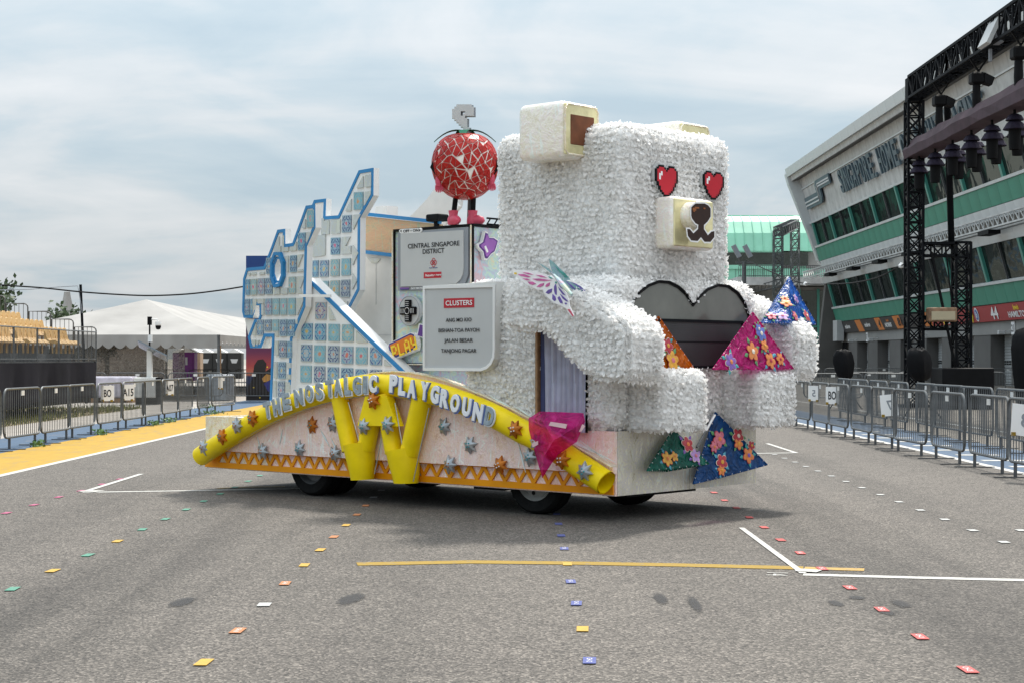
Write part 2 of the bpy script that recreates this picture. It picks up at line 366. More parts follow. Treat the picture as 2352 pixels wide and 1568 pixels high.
# ------------------------------------------------------------------ ground
def asphalt(name, base, streaks):
    m = bpy.data.materials.new(name); m.use_nodes = True; t = m.node_tree; b = t.nodes['Principled BSDF']; b.inputs['Roughness'].default_value = .85
    co = t.nodes.new('ShaderNodeTexCoord')
    def noi(scale, det=4, st=(1, 1, 1), rough=.55):
        mp = t.nodes.new('ShaderNodeMapping'); mp.inputs['Scale'].default_value = st; t.links.new(co.outputs['Object'], mp.inputs[0])
        n = t.nodes.new('ShaderNodeTexNoise'); n.inputs['Scale'].default_value = scale; n.inputs['Detail'].default_value = det; n.inputs['Roughness'].default_value = rough
        t.links.new(mp.outputs[0], n.inputs['Vector']); return n.outputs['Fac']
    def mth(op, a, b2, cl=False):
        n = t.nodes.new('ShaderNodeMath'); n.operation = op; n.use_clamp = cl
        for i, v in enumerate((a, b2)):
            if isinstance(v, (int, float)): n.inputs[i].default_value = v
            else: t.links.new(v, n.inputs[i])
        return n.outputs[0]
    vo = t.nodes.new('ShaderNodeTexVoronoi'); vo.inputs['Scale'].default_value = 72; t.links.new(co.outputs['Object'], vo.inputs['Vector'])
    sp = t.nodes.new('ShaderNodeSeparateColor'); t.links.new(vo.outputs['Color'], sp.inputs[0])
    stone = ramp(t, sp.outputs[0], [(0, tuple(c * .30 for c in base)), (.35, tuple(c * .75 for c in base)), (.75, tuple(c * 1.12 for c in base)), (1, tuple(c * 2.3 for c in base))])
    big = mth('ADD', mth('MULTIPLY', noi(.35, 5, (1, .35, 1)), .55), mth('MULTIPLY', noi(2.6, 5), .45))
    k = mth('ADD', mth('MULTIPLY', big, 1.15), .42)
    if streaks:
        sx = t.nodes.new('ShaderNodeSeparateXYZ'); t.links.new(co.outputs['Object'], sx.inputs[0])
        wob = mth('MULTIPLY', mth('SUBTRACT', noi(.12, 2), .5), .9)
        xx = mth('ADD', sx.outputs[0], wob)
        for (x0, w, a) in streaks:
            d = mth('DIVIDE', mth('ABSOLUTE', mth('SUBTRACT', xx, x0), 0), w)
            g = mth('SUBTRACT', 1.0, mth('MULTIPLY', d, d), True)
            pa = mth('MULTIPLY', mth('SUBTRACT', noi(1.3, 4, (2.5, .12, 1)), .25), 1.8, True)
            k = mth('MULTIPLY', k, mth('SUBTRACT', 1.0, mth('MULTIPLY', mth('MULTIPLY', g, pa), a)))
    mx = t.nodes.new('ShaderNodeMixRGB'); mx.blend_type = 'MULTIPLY'; mx.inputs[0].default_value = 1
    t.links.new(stone, mx.inputs[1]); t.links.new(k, mx.inputs[2]); t.links.new(mx.outputs[0], b.inputs['Base Color'])
    u = t.nodes.new('ShaderNodeBump'); u.inputs['Strength'].default_value = .55; u.inputs['Distance'].default_value = .012
    t.links.new(vo.outputs['Distance'], u.inputs['Height']); t.links.new(u.outputs[0], b.inputs['Normal']); return m
M['road'] = asphalt('race track asphalt', (.112, .099, .086), [(-3.0, .75, .62), (-4.7, .5, .34), (2.85, .8, .6), (4.6, .6, .4), (-.9, 1.0, .2), (1.5, .6, .16), (-2.1, .16, .3), (3.5, .14, .3)])
M['apron'] = asphalt('pit lane asphalt', (.135, .12, .10), [(10.0, .5, .2)])
def paint(name, col, wear=.35, scale=5, st=(1, .3, 1), under=(.16, .15, .14)):
    m = bpy.data.materials.new(name); m.use_nodes = True; t = m.node_tree; b = t.nodes['Principled BSDF']; b.inputs['Roughness'].default_value = .75
    co = t.nodes.new('ShaderNodeTexCoord'); mp = t.nodes.new('ShaderNodeMapping'); mp.inputs['Scale'].default_value = st; t.links.new(co.outputs['Object'], mp.inputs[0])
    n = t.nodes.new('ShaderNodeTexNoise'); n.inputs['Scale'].default_value = scale; n.inputs['Detail'].default_value = 9; n.inputs['Roughness'].default_value = .7
    t.links.new(mp.outputs[0], n.inputs['Vector'])
    c = ramp(t, n.outputs['Fac'], [(.33, tuple(a * wear + u * (1 - wear) for a, u in zip(col, under))), (.45, tuple(a * .88 for a in col)), (.62, col), (.8, tuple(min(1, a * 1.1) for a in col))])
    t.links.new(c, b.inputs['Base Color'])
    u = t.nodes.new('ShaderNodeBump'); u.inputs['Strength'].default_value = .3; u.inputs['Distance'].default_value = .01; t.links.new(n.outputs['Fac'], u.inputs['Height']); t.links.new(u.outputs[0], b.inputs['Normal'])
    return m
M['pyellow'] = paint('yellow run-off paint', (.40, .235, .008), .45, 4)
M['pblue'] = paint('blue run-off paint', (.04, .085, .15), .45, 3)
M['pwhite'] = paint('white line paint', (.50, .49, .46), .35, 9, (1, 1, 1))
M['pline'] = paint('yellow line paint', (.30, .185, .008), .3, 12, (1, 1, 1))
M['concrete'] = mat('pale concrete', (.34, .31, .275), .85, var=.2, vscale=.8)
M['earth'] = mat('far ground', (.27, .26, .22), .9, var=.25, vscale=.05)
M['soil'] = mat('dry soil', (.20, .16, .085), .95, var=.4, vscale=1.2)

def sheet(name, x0, x1, y0, y1, z, m, sub=1, kind='structure', parent=None):
    o = MB().add([(x0, y0, z), (x1, y0, z), (x1, y1, z), (x0, y1, z)], [(0, 1, 2, 3)]).build(name, m, parent)
    if kind and parent is None: o['kind'] = kind
    return o
sheet('ground', -2500, 2500, -400, 4500, -.03, M['earth'])
road = sheet('road', -7.30, 7.27, -60, 420, 0, M['road'])
sheet('verge', -8.95, -7.30, -60, 420, 0, M['pyellow'])
sheet('kerb_strip', -10.55, -8.95, -60, 420, 0, M['pblue'])
sheet('path', -12.3, -10.55, -60, 420, 0, M['concrete'])
sheet('yard', -70, -12.3, 56.8, 420, 0, M['concrete'])
sheet('lawn', -70, -12.3, -60, 56.8, .0, M['soil'])
sheet('run_off', 7.27, 9.15, -60, 420, 0, M['pblue'])
sheet('pit_lane', 9.15, 80, -60, 420, 0, M['apron'])
def marking(pts, w, m, name='line_marking', z=.004, flat=True):
    """painted strip along ground points"""
    P = [Vector((p[0], p[1], z)) for p in pts]; mb = MB(); vs = []; k = len(P)
    for i, p in enumerate(P):
        d = (P[min(i + 1, k - 1)] - P[max(i - 1, 0)]).normalized(); s = Vector((-d.y, d.x, 0)) * w / 2
        vs += [p + s, p - s]
    mb.add(vs, [(2 * i, 2 * i + 1, 2 * i + 3, 2 * i + 2) for i in range(k - 1)])
    return mb.build(name, m, road)
def gl(*pts): return [gnd(x, y) for x, y in pts]
marking([(-7.22, -60), (-7.22, 420)], .14, M['pwhite'])
marking([(7.34, -60), (7.34, 420)], .15, M['pwhite'])
marking([(11.08, -60), (11.08, 420)], .14, M['pwhite'])
marking(gl((1703, 1212), (1845, 1317)), .055, M['pwhite'], z=.007)
marking(gl((1845, 1319), (2100, 1326), (2352, 1332), (2700, 1341)), .13, M['pwhite'])
marking(gl((1832, 1310), (1882, 1313)), .16, M['pwhite'], z=.010)
marking(gl((190, 1130), (420, 1126.5), (660, 1122), (760, 1120)), .13, M['pwhite'])
marking(gl((190, 1130), (325, 1088)), .08, M['pwhite'], z=.007)
marking(gl((198, 1129.5), (222, 1126.5)), .26, M['pwhite'], z=.010)
marking(gl((1762, 1018), (1830, 1040)), .08, M['pwhite'], z=.007)
marking(gl((1732, 1040.5), (1831, 1039)), .15, M['pwhite'])
marking(gl((820, 1295), (900, 1293.5), (1080, 1290), (1300, 1292.5), (1550, 1297), (1845, 1304)), .21, M['pline'])
marking(gl((1848, 1304.1), (1985, 1308)), .16, paint('worn yellow line paint', (.42, .26, .06), .05, 14, (1, 1, 1)))
marking(gl((500, 1121), (560, 1118), (655, 1117)), .09, M['pline'])
mb = MB()                                                   # faded slot numeral beside the grid box
mb.text('14', gnd(1785, 1317, .006), (-.2, -1, 0), (1, -.2, 0), .16)
mb.build('slot_numeral', M['pwhite'], road)
for i in range(9):                                          # white bars across the blue run-off
    y = 25.5 + i * 1.55
    sheet('line_marking', 7.62, 8.35, y, y + .28, .004, M['pwhite'], parent=road)
# dark rubber patches
def smear(name):
    m = bpy.data.materials.new(name); m.use_nodes = True; t = m.node_tree; b = t.nodes['Principled BSDF']; b.inputs['Base Color'].default_value = (.028, .028, .030, 1); b.inputs['Roughness'].default_value = .8
    uv = t.nodes.new('ShaderNodeUVMap'); g = t.nodes.new('ShaderNodeTexGradient'); g.gradient_type = 'SPHERICAL'
    mp = t.nodes.new('ShaderNodeMapping'); mp.inputs['Location'].default_value = (-1, -1, 0); mp.inputs['Scale'].default_value = (2, 2, 1)
    t.links.new(uv.outputs[0], mp.inputs[0]); t.links.new(mp.outputs[0], g.inputs[0])
    co = t.nodes.new('ShaderNodeTexCoord'); n = t.nodes.new('ShaderNodeTexNoise'); n.inputs['Scale'].default_value = 16; n.inputs['Detail'].default_value = 9; n.inputs['Roughness'].default_value = .75; t.links.new(co.outputs['Object'], n.inputs['Vector'])
    a = t.nodes.new('ShaderNodeMath'); a.operation = 'ADD'; t.links.new(g.outputs['Fac'], a.inputs[0]); t.links.new(n.outputs['Fac'], a.inputs[1])
    r = ramp(t, a.outputs[0], [(.66, (0, 0, 0)), (1.02, (.7, .7, .7))]); t.links.new(r, b.inputs['Alpha']); return m
M['smear'] = smear('tyre rubber smear')
for x, y, w, h, sk in [(418, 1381, 70, 30, 26), (806, 1374, 76, 36, 26), (1517, 1373, 44, 34, -8), (1596, 1386, 36, 50, -14), (1920, 1384, 44, 22, -16), (1968, 1371, 50, 12, -8), (2070, 1385, 54, 26, -18), (2035, 1404, 46, 22, -18)]:
    q = [gnd(x - w / 2 - sk, y + h / 2, .005), gnd(x + w / 2 - sk, y + h / 2, .005), gnd(x + w / 2 + sk, y - h / 2, .005), gnd(x - w / 2 + sk, y - h / 2, .005)]
    MB().add(q, [(0, 1, 2, 3)], 0, [(0, 0), (1, 0), (1, 1), (0, 1)]).build('skid_mark', M['smear'], road)
# floor stickers in rows along the track
SC = {'o': (.72, .26, .08), 'y': (.80, .47, .04), 'g': (.10, .38, .26), 'p': (.62, .12, .26), 'b': (.09, .12, .42), 'r': (.72, .09, .08), 'w': (.68, .68, .66)}
SM = {k: paint('sticker ' + k, tuple(q * .62 + .02 for q in c), .7, 20, (1, 1, 1)) for k, c in SC.items()}
rows = {
 'o': [(820, 1182), (767, 1233), (655, 1340), (546, 1449), (840, 1161)], 'y': [(795, 1206), (736, 1263), (699, 1298), (468, 1522), (270, 1243), (121, 1311), (1338, 1445), (1303, 1295.5)],
 'g': [(597, 1092), (570, 1105), (540, 1119), (506, 1134), (468, 1151), (428, 1170), (380, 1192), (327, 1216), (202, 1275), (29, 1353)],
 'p': [(15, 1178), (78, 1159.5), (135, 1141.5), (186, 1127), (234, 1112), (275, 1100)],
 'b': [(1283, 1203), (1289, 1230), (1296, 1260), (1311, 1336), (1324, 1386), (1354, 1518), (1279, 1180)],
 'r': [(2223, 1539), (2113, 1463), (2025, 1400), (1952, 1350), (1888, 1306), (1838, 1270), (1793, 1240), (1755, 1211), (1721, 1188), (1691, 1166), (1664, 1149), (1640, 1131)],
 'w': [(607, 1389), (2306, 1245), (2234, 1218), (2170, 1193), (2114, 1171.5), (2065, 1152.5), (2022, 1136), (1980, 1120), (1943, 1105.5), (1910, 1093), (1879, 1081.5), (1851, 1071), (1826, 1061), (1802, 1052), (1779, 1043.5), (858, 1142), (876, 1126), (2345, 1218)]}
for k, ps in rows.items():
    for i, (x, y) in enumerate(ps):
        p = gnd(x, y); w, l = (.072, .19) if k != 'w' else (.085, .15)
        a = random.uniform(-.06, .06); mb = MB()
        mb.box((p.x, p.y, .007), (w, l, .0025), 0, Matrix.Rotation(a, 3, 'Z'))
        if k in 'obr' and p.y < 15:
            mb.text({'o': 'CH-18', 'b': 'CH-12', 'r': 'CH-21'}[k], (p.x, p.y, .0095), (math.sin(a), -math.cos(a), 0), (math.cos(a), math.sin(a), 0), .03, 1, width=.12)
        mb.build('floor_sticker', [SM[k], M['whiteink']], road)

# ------------------------------------------------------------------ the float
FL = thing('parade_float', 'long low parade float with yellow arch, W shape, stars and pink foil sides', 'parade float', (-3.3, 1.25, 0), fl=True)
ZB, ZT = .27, .92
# chassis and wheels
mb = MB(); mb.bx((-6.3, .25, .42), (-.35, 2.25, .8)); mb.bx((-5.6, .75, .30), (-.2, 1.0, .45)); mb.bx((-5.6, 1.5, .30), (-.2, 1.75, .45)); mb.bx((-2.2, .25, .22), (-1.75, .7, .5)); mb.bx((-.42, .3, .235), (-.1, 1.5, .34))
mb.build('chassis', M['black'], FL)
mb = MB(); mb.bx((-6.64, .03, .86), (-.02, 2.47, .90)); mb.build('deck', M['white'], FL)
M['hub'] = mat('pale steel wheel', (.42, .42, .40), .45, .2, var=.25, vscale=9); M['darkhub'] = mat('dusty grey wheel', (.16, .165, .17), .5, .2, var=.3, vscale=9)
def wheel(x, y0, y1, steel):
    w = MB(); r = .395; MX = Matrix.Rotation(R(90), 3, 'X'); yc = (y0 + y1) / 2; h = (y1 - y0) / 2
    w.lathe([(.25, -h * .9), (.27, -h), (.36, -h), (r - .008, -h * .8), (r, -h * .5), (r - .012, -h * .45), (r - .012, -h * .35), (r, -h * .3), (r, h * .3), (r - .012, h * .35), (r - .012, h * .45), (r, h * .5), (r - .008, h * .8), (.36, h), (.27, h), (.25, h * .9)], 40, 0, (x, yc, r), MX, False)
    o = w.build('wheel', M['rubber'], FL, True)
    q = MB(); yo = y0 + .03
    q.lathe([(.262, -.05), (.265, .012), (.25, .024), (.236, .01), (.215, -.02), (.17, .028), (.10, .04), (.09, .058), (.0, .06)] if steel else [(.262, -.05), (.265, .012), (.25, .024), (.236, .01), (.212, -.075), (.13, -.09), (.115, -.03), (.0, -.02)], 32, 0, (x, yo, r), Matrix.Rotation(R(-90), 3, 'X') @ Matrix.Scale(-1, 3, Vector((0, 0, 1))))
    for j in range(8):
        a = 2 * math.pi * j / 8; q.lathe([(.024, 0), (.024, .004), (0, .004)], 10, 1, (x + .165 * math.cos(a), yo - (.030 if steel else -.082), r + .165 * math.sin(a)), Matrix.Rotation(R(90), 3, 'X'))
    rm = q.build('rim', [M['hub'] if steel else M['darkhub'], M['black']], FL, True); rm.parent = o
    return o
wheel(-4.84, .16, .40, False); wheel(-4.84, .44, .68, False); wheel(-1.24, .16, .40, True); wheel(-4.84, 1.85, 2.33, False); wheel(-1.24, 1.66, 1.94, False)
# side, front and rear foil skirts: separate boards with open joints
def board(pts, off, m, name='foil_board'): return MB().prism(pts, off).build(name, m, FL)
xs = [-6.66, -5.35, -4.0, -2.7, -1.35, 0]
for a, b in zip(xs[:-1], xs[1:]):
    board([(a + .003, 0, ZB), (b - .003, 0, ZB), (b - .003, 0, ZT), (a + .003, 0, ZT)], (0, .03, 0), M['film'] if a > -6.6 else M['filmgold'])
for a, b in ((0.03, 1.25), (1.25, 2.5)):
    board([(.0, a + .003, ZB), (.0, b - .003, ZB), (.0, b - .003, ZT), (.0, a + .003, ZT)], (-.03, 0, 0), M['filmgrey'])
board([(-6.66, .03, ZB), (-6.66, 2.5, ZB), (-6.66, 2.5, ZT), (-6.66, .03, ZT)], (.03, 0, 0), M['filmgold'])
board([(-6.6, 2.47, ZB), (-.03, 2.47, ZB), (-.03, 2.47, ZT), (-6.6, 2.47, ZT)], (0, .03, 0), M['film'])
# arch backing board
arc_top = [(492, 1030), (540, 994), (590, 963), (628, 940), (676, 917), (714, 899), (762, 881), (810, 867), (857, 857), (905, 853), (950, 856), (1005, 867), (1062, 887), (1120, 911), (1172, 935), (1222, 962), (1270, 988), (1320, 1020), (1370, 1050), (1408, 1072)]
P = [side(x, y, -.075) for x, y in arc_top]
bot = [Vector((p.x, p.y, .5)) for p in (P[-1], P[0])]
MB().prism(P + bot, (0, .065, 0)).build('arch_board', M['film'], FL)
mb = MB()
for a, b in zip(P[:-1], P[1:]): mb.bar(a + Vector((0, .02, .004)), b + Vector((0, .02, .004)), .11, .012)
mb.build('arch_edging', M['filmgold'], FL)
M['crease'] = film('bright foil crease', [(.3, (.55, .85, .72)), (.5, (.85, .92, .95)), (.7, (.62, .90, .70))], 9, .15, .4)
# loose foil creases, their glint put into a brighter colour
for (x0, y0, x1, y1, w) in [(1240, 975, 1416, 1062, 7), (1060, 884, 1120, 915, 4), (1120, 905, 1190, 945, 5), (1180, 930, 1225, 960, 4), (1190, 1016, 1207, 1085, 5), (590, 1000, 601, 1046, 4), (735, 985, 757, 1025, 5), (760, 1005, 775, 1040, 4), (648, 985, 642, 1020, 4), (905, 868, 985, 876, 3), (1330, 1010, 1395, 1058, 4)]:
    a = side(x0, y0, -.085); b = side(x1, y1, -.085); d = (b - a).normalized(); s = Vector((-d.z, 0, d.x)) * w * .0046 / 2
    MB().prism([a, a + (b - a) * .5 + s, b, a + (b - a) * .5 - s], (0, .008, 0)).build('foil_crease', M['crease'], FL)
# orange lattice board along the bottom
lt = [(528, 1031), (787, 1038), (970, 1051), (1150, 1060.5), (1279, 1070), (1330, 1080), (1412, 1118)]
LT = [side(x, y, -.02) for x, y in lt]
x0 = -6.645; x1 = -.02; top_z = lambda x: .525 if x > -6.1 else .525 - (-6.1 - x) * .30
zb = ZB + .012; hole = []
nh = 30; stp = (x1 - x0 - .5) / nh
def ztop(x): return min(.555, zb + .11 + (x - x0) * .42, zb + .10 + (x1 - x) * .34)
for i in range(nh):
    x = x0 + .25 + i * stp; zt = ztop(x + stp * .5) - .068; zo = zb + .068
    if zt - zo < .04: continue
    g = .034
    hole.append([(x + g * .6, -.02, zo), (x + stp - g * .6, -.02, zo), (x + stp / 2, -.02, zt - .03)])
    if i < nh - 1:
        x2 = x + stp / 2; zt2 = ztop(x2 + stp * .5) - .068
        hole.append([(x2 + g * .9, -.02, zt2), (x2 + stp - g * .9, -.02, zt2), (x2 + stp / 2, -.02, zo + .03)])
outl = [(x0, -.02, zb), (x1, -.02, zb), (x1, -.02, ztop(x1))] + [(x, -.02, ztop(x)) for x in np.linspace(x1 - .1, x0, 40)]
MB().prism([Vector(p) for p in outl], (0, .018, 0), hole).build('lattice_board', M['orange'], FL)
# yellow arch tube and the W
arc = [(461, 1047), (507, 1017), (551, 989), (590, 966), (628, 946.5), (676, 926), (714, 912), (762, 898), (810, 888), (857, 883), (905, 885), (947, 892), (1005, 905), (1062, 923.5), (1120, 947.5), (1158, 966.5), (1196, 988), (1249, 1014), (1320, 1060), (1392, 1108)]
AP = [side(x, y, -.16) for x, y in arc]
def catmull(P, n):
    out = []
    for i in range(len(P) - 1):
        a, b, c, d = P[max(i - 1, 0)], P[i], P[i + 1], P[min(i + 2, len(P) - 1)]
        for k in range(n):
            t = k / n; out.append(.5 * (2 * b + (c - a) * t + (2 * a - 5 * b + 4 * c - d) * t * t + (3 * b - a - 3 * c + d) * t ** 3))
    return out + [P[-1]]
AC = catmull(AP, 4)
rad = lambda i: .122 * (1 + .012 * math.sin(i * 2.1))
half = [(0, 47), (46, len(AC))]
for a, b in half:
    seg = AC[a:b]; mb = MB()
    mb.tube(seg, [rad(i) * (1.0 if a == 0 else 1.035) for i in range(len(seg))], 20, 0, caps=(a == 0))
    if a: mb.tube(seg[-6:], [.112] * 6, 20, 0, caps=False); mb.lathe([(.112, -.30), (.0, -.30)], 16, 1, seg[-1], (Vector(seg[-1] - seg[-3])).to_track_quat('Z', 'Y').to_matrix())
    mb.build('arch_tube', [M['yellow'], M['wood']], FL, True)
mb = MB(); mb.tube([p + Vector((0, -.02, -.1235)) for p in AC[:60]], .006, 5); mb.build('seam', M['silver'], FL)
def leg(pts, rs, name='letter_leg'):
    P = [side(x, y, -.17) for x, y in pts]; mb = MB(); mb.tube(P, rs, 18, 0); return mb.build(name, M['yellow'], FL, True)
z1 = lambda *p: zs(760, 1480, 3, p); z2 = lambda *p: zs(1450, 1450, 3, p)
leg(z1((1790, 300), (1850, 600), (1925, 960)), [.10, .102, .10])
leg(z1((2240, 330), (2180, 600), (2110, 940)), [.10, .105, .105])
leg(z2((270, 380), (315, 700), (375, 1080)), [.105, .105, .10])
leg(z2((725, 400), (650, 720), (560, 1090)), [.118, .115, .108])
leg(z1((2030, 880), (2050, 1050), (2065, 1200), (2070, 1310)), [.19, .172, .15, .135], 'letter_foot')
leg(z2((478, 1040), (500, 1200), (520, 1340), (522, 1440)), [.19, .175, .155, .14], 'letter_foot')
pts = zs(1450, 1450, 3, [(30, 400), (290, 400), (420, 760), (-60, 750)])
MB().prism([side(x, y, -.285) for x, y in pts], (0, .1, 0)).build('letter_web', M['yellow'], FL)
for q in ([(590, 1060), (640, 1440)], ): pass
for pts in (zs(760, 1480, 3, [(1900, 380), (2040, 880)]), zs(760, 1480, 3, [(2300, 800), (2215, 1240)]), zs(1450, 1450, 3, [(390, 480), (480, 1000)]), zs(1450, 1450, 3, [(800, 540), (610, 1420)])):
    mb = MB(); mb.tube([side(x, y, -.262) for x, y in pts], .006, 5); mb.build('seam', M['silver'], FL)
# raised letters along the arch
WORD = [('T', 925, 475, 0), ('H', 1035, 435, 0), ('E', 1150, 375, 0), ('N', 1300, 320, 0), ('O', 1425, 275, 0), ('S', 1548, 250, 0), ('T', 1672, 215, 0), ('A', 1770, 202, 0), ('L', 1888, 190, 0), ('G', 2000, 182, 0), ('I', 2100, 172, 0), ('C', 2195, 163, 1)]
W2 = [('P', 372, 252, 1), ('L', 475, 285, 1), ('A', 590, 312, 1), ('Y', 745, 337, 1), ('G', 870, 380, 1), ('R', 985, 430, 1), ('O', 1110, 485, 1), ('U', 1250, 532, 1), ('N', 1385, 597, 1), ('D', 1522, 645, 0)]
LP = [(c, *zs(760, 1480, 3, [(a, b)])[0], w) for c, a, b, w in WORD] + [(c, *zs(1450, 1450, 3, [(a, b)])[0], w) for c, a, b, w in W2]
for i, (c, x, y, w) in enumerate(LP):
    p = side(x, y, -.315); j = min(range(len(AC)), key=lambda k: (AC[k] - p).length); tg = (AC[min(j + 1, len(AC) - 1)] - AC[max(j - 1, 0)]).normalized()
    tg = (tg + Vector((.35, 0, 0))).normalized() if i < 12 else (tg + Vector((.45, 0, 0))).normalized()
    up = Vector((-tg.z, 0, tg.x)); mb = MB(); wd = {'I': .07, 'L': .115, 'T': .135, 'N': .155, 'O': .145}.get(c, .135)
    mb.text(c, p, tg, up, .20, 0, .003, .040, .005, width=wd * .94)
    mb.text(c, p + Vector((.006, .014, -.008)), tg, up, .215, 1, .004, .046, .003, width=wd * 1.05)
    mb.build('raised_letter', [M['wletter'] if w else M['sletter'], M['lblue'] if w else M['wletter']], FL, True)
# stars
def star(x, y, t, m, r=.104, rot=None):
    c = side(x, y, t); rot = random.uniform(0, 6) if rot is None else rot; mb = MB(); vs = [c + Vector((0, -.05, 0))]; n = 7
    for i in range(2 * n):
        rr = r * random.uniform(.93, 1.08) if i % 2 == 0 else r * .52
        a = rot + math.pi * i / n; vs.append(c + Vector((math.cos(a) * rr, 0 if i % 2 == 0 else -.022, math.sin(a) * rr)))
    b = [c + Vector((0, .025, 0))]
    mb.add(vs, [(0, 1 + i, 1 + (i + 1) % (2 * n)) for i in range(2 * n)])
    mb.add([Vector((p.x, c.y + .02, p.z)) for p in vs[1:]] + vs[1:], [tuple(range(2 * n))] + [(i, (i + 1) % (2 * n), 2 * n + (i + 1) % (2 * n), 2 * n + i) for i in range(2 * n)])
    for k in range(4):
        a = rot + k * 1.57; q = c + Vector((math.cos(a) * .026, -.044, math.sin(a) * .026)); mb.lathe([(.008, -.006), (.008, .003), (0, .004)], 6, 1, q, Matrix.Rotation(R(90), 3, 'X'))
    return mb.build('puffy_star', [M[m], M['teal'] if (m == 'silver' or random.random() < .3) and random.random() < .75 else (M['whiteink'] if m == 'copper' else M['copper'])], FL)
T0, T1 = -.11, -.30
for x, y, t, m in [(165, 920, -.27, 'silver'), (560, 660, T1, 'silver'), (870, 970, T0, 'silver'), (1315, 940, -.09, 'silver'), (1735, 1000, T0, 'silver'), (1712, 640, -.09, 'silver'), (2085, 670, -.29, 'silver'), (380, 790, -.29, 'copper'), (745, 570, T1, 'copper'), (1465, 655, -.09, 'copper'), (2195, 358, -.31, 'copper')]:
    star(*zs(760, 1480, 3, [(x, y)])[0], t, m)
for x, y, t, m in [(300, 740, -.31, 'silver'), (980, 765, -.09, 'silver'), (1290, 985, -.09, 'silver'), (1045, 1220, T0, 'silver'), (2010, 1130, T0, 'silver'), (1830, 795, T1, 'copper'), (1650, 1225, T0, 'copper')]:
    star(*zs(1450, 1450, 3, [(x, y)])[0], t, m)
for x, y, t, m in [(1185, 950, T1, 'copper'), (1550, 1130, T1, 'silver'), (790, 680, T1, 'silver')]:
    star(*zs(1950, 1600, 4, [(x, y)])[0], t, m)
# ------------------------------------------------------------------ tiled playground panels
def tile_mat(name, ink1, ink2, base=(.31, .37, .40)):
    m = bpy.data.materials.new(name); m.use_nodes = True; t = m.node_tree; b = t.nodes['Principled BSDF']; b.inputs['Roughness'].default_value = .35; b.inputs['Specular IOR Level'].default_value = .2
    uv = t.nodes.new('ShaderNodeUVMap'); sp = t.nodes.new('ShaderNodeSeparateXYZ'); t.links.new(uv.outputs[0], sp.inputs[0])
    oi = t.nodes.new('ShaderNodeObjectInfo')
    def mth(op, a, c=0.0, cl=False):
        n = t.nodes.new('ShaderNodeMath'); n.operation = op; n.use_clamp = cl
        for i, v in enumerate((a, c)):
            if isinstance(v, (int, float)): n.inputs[i].default_value = v
            else: t.links.new(v, n.inputs[i])
        return n.outputs[0]
    def mix(fac, a, c):
        n = t.nodes.new('ShaderNodeMixRGB'); t.links.new(fac, n.inputs[0])
        for i, v in ((1, a), (2, c)):
            if isinstance(v, tuple): n.inputs[i].default_value = (*v, 1)
            else: t.links.new(v, n.inputs[i])
        return n.outputs[0]
    x = mth('MULTIPLY', mth('SUBTRACT', sp.outputs[0], .5), 2); y = mth('MULTIPLY', mth('SUBTRACT', sp.outputs[1], .5), 2)
    r = mth('SQRT', mth('ADD', mth('MULTIPLY', x, x), mth('MULTIPLY', y, y))); th = mth('ARCTAN2', y, x)
    c8 = mth('COSINE', mth('MULTIPLY', th, 8)); c4 = mth('COSINE', mth('MULTIPLY', th, 4))
    ring = mth('LESS_THAN', mth('ABSOLUTE', mth('SUBTRACT', r, mth('ADD', .56, mth('MULTIPLY', c8, .09)))), .055)
    tip = mth('MULTIPLY', mth('LESS_THAN', mth('ABSOLUTE', mth('SUBTRACT', r, .72)), .14), mth('GREATER_THAN', c4, .93))
    arc = mth('MULTIPLY', mth('LESS_THAN', mth('ABSOLUTE', mth('SUBTRACT', r, .93)), .065), mth('LESS_THAN', c4, -.05))
    n = t.nodes.new('ShaderNodeTexNoise'); n.inputs['Scale'].default_value = 3.4; n.inputs['Detail'].default_value = 3; n.noise_dimensions = '4D'
    t.links.new(uv.outputs[0], n.inputs['Vector']); t.links.new(mth('MULTIPLY', oi.outputs['Random'], 40), n.inputs['W'])
    spn = t.nodes.new('ShaderNodeSeparateColor'); t.links.new(n.outputs['Color'], spn.inputs[0])
    mot = mth('MULTIPLY', mth('LESS_THAN', mth('ADD', r, mth('MULTIPLY', spn.outputs[1], .75)), .60), mth('GREATER_THAN', n.outputs['Fac'], .44))
    h = t.nodes.new('ShaderNodeHueSaturation'); h.inputs['Color'].default_value = (.55, .12, .08, 1)
    t.links.new(mth('ADD', .44, mth('MULTIPLY', mth('FRACT', mth('MULTIPLY', oi.outputs['Random'], 17.3)), .17)), h.inputs['Hue']); h.inputs['Saturation'].default_value = .85
    inner = mix(mth('LESS_THAN', r, .5), base, tuple(min(1, q * 1.15 + .02) for q in base))
    wash = mix(mth('MULTIPLY', oi.outputs['Random'], .55), inner, (.14, .36, .48))
    c = mix(ring, wash, ink1); c = mix(tip, c, ink1); c = mix(arc, c, ink2); c = mix(mot, c, h.outputs[0])
    t.links.new(c, b.inputs['Base Color']); return m
TM = [tile_mat('tile navy print', (.022, .035, .19), (.03, .04, .16)), tile_mat('tile teal print', (.03, .22, .42), (.03, .06, .24)), tile_mat('tile light print', (.12, .42, .52), (.10, .34, .46), (.40, .42, .37)), tile_mat('tile purple print', (.13, .08, .26), (.10, .30, .44), (.38, .38, .39))]
def tile(pl, pts, parent, blank=False, m=None):
    P = [pl.hit(x, y, -.018) for x, y in pts]; mb = MB(); mb.prism(P, pl.n * .016, uvbox=True)
    mm = M['tile_blank'] if blank else TM[m if m is not None else random.choice([0, 0, 1, 1, 2, 3])]
    return mb.build('tile', mm, parent)
def q4(a, b, y0, y1, sl=0): return [(a, y0), (b, y0 + sl), (b, y1 + sl * .6), (a, y1)]
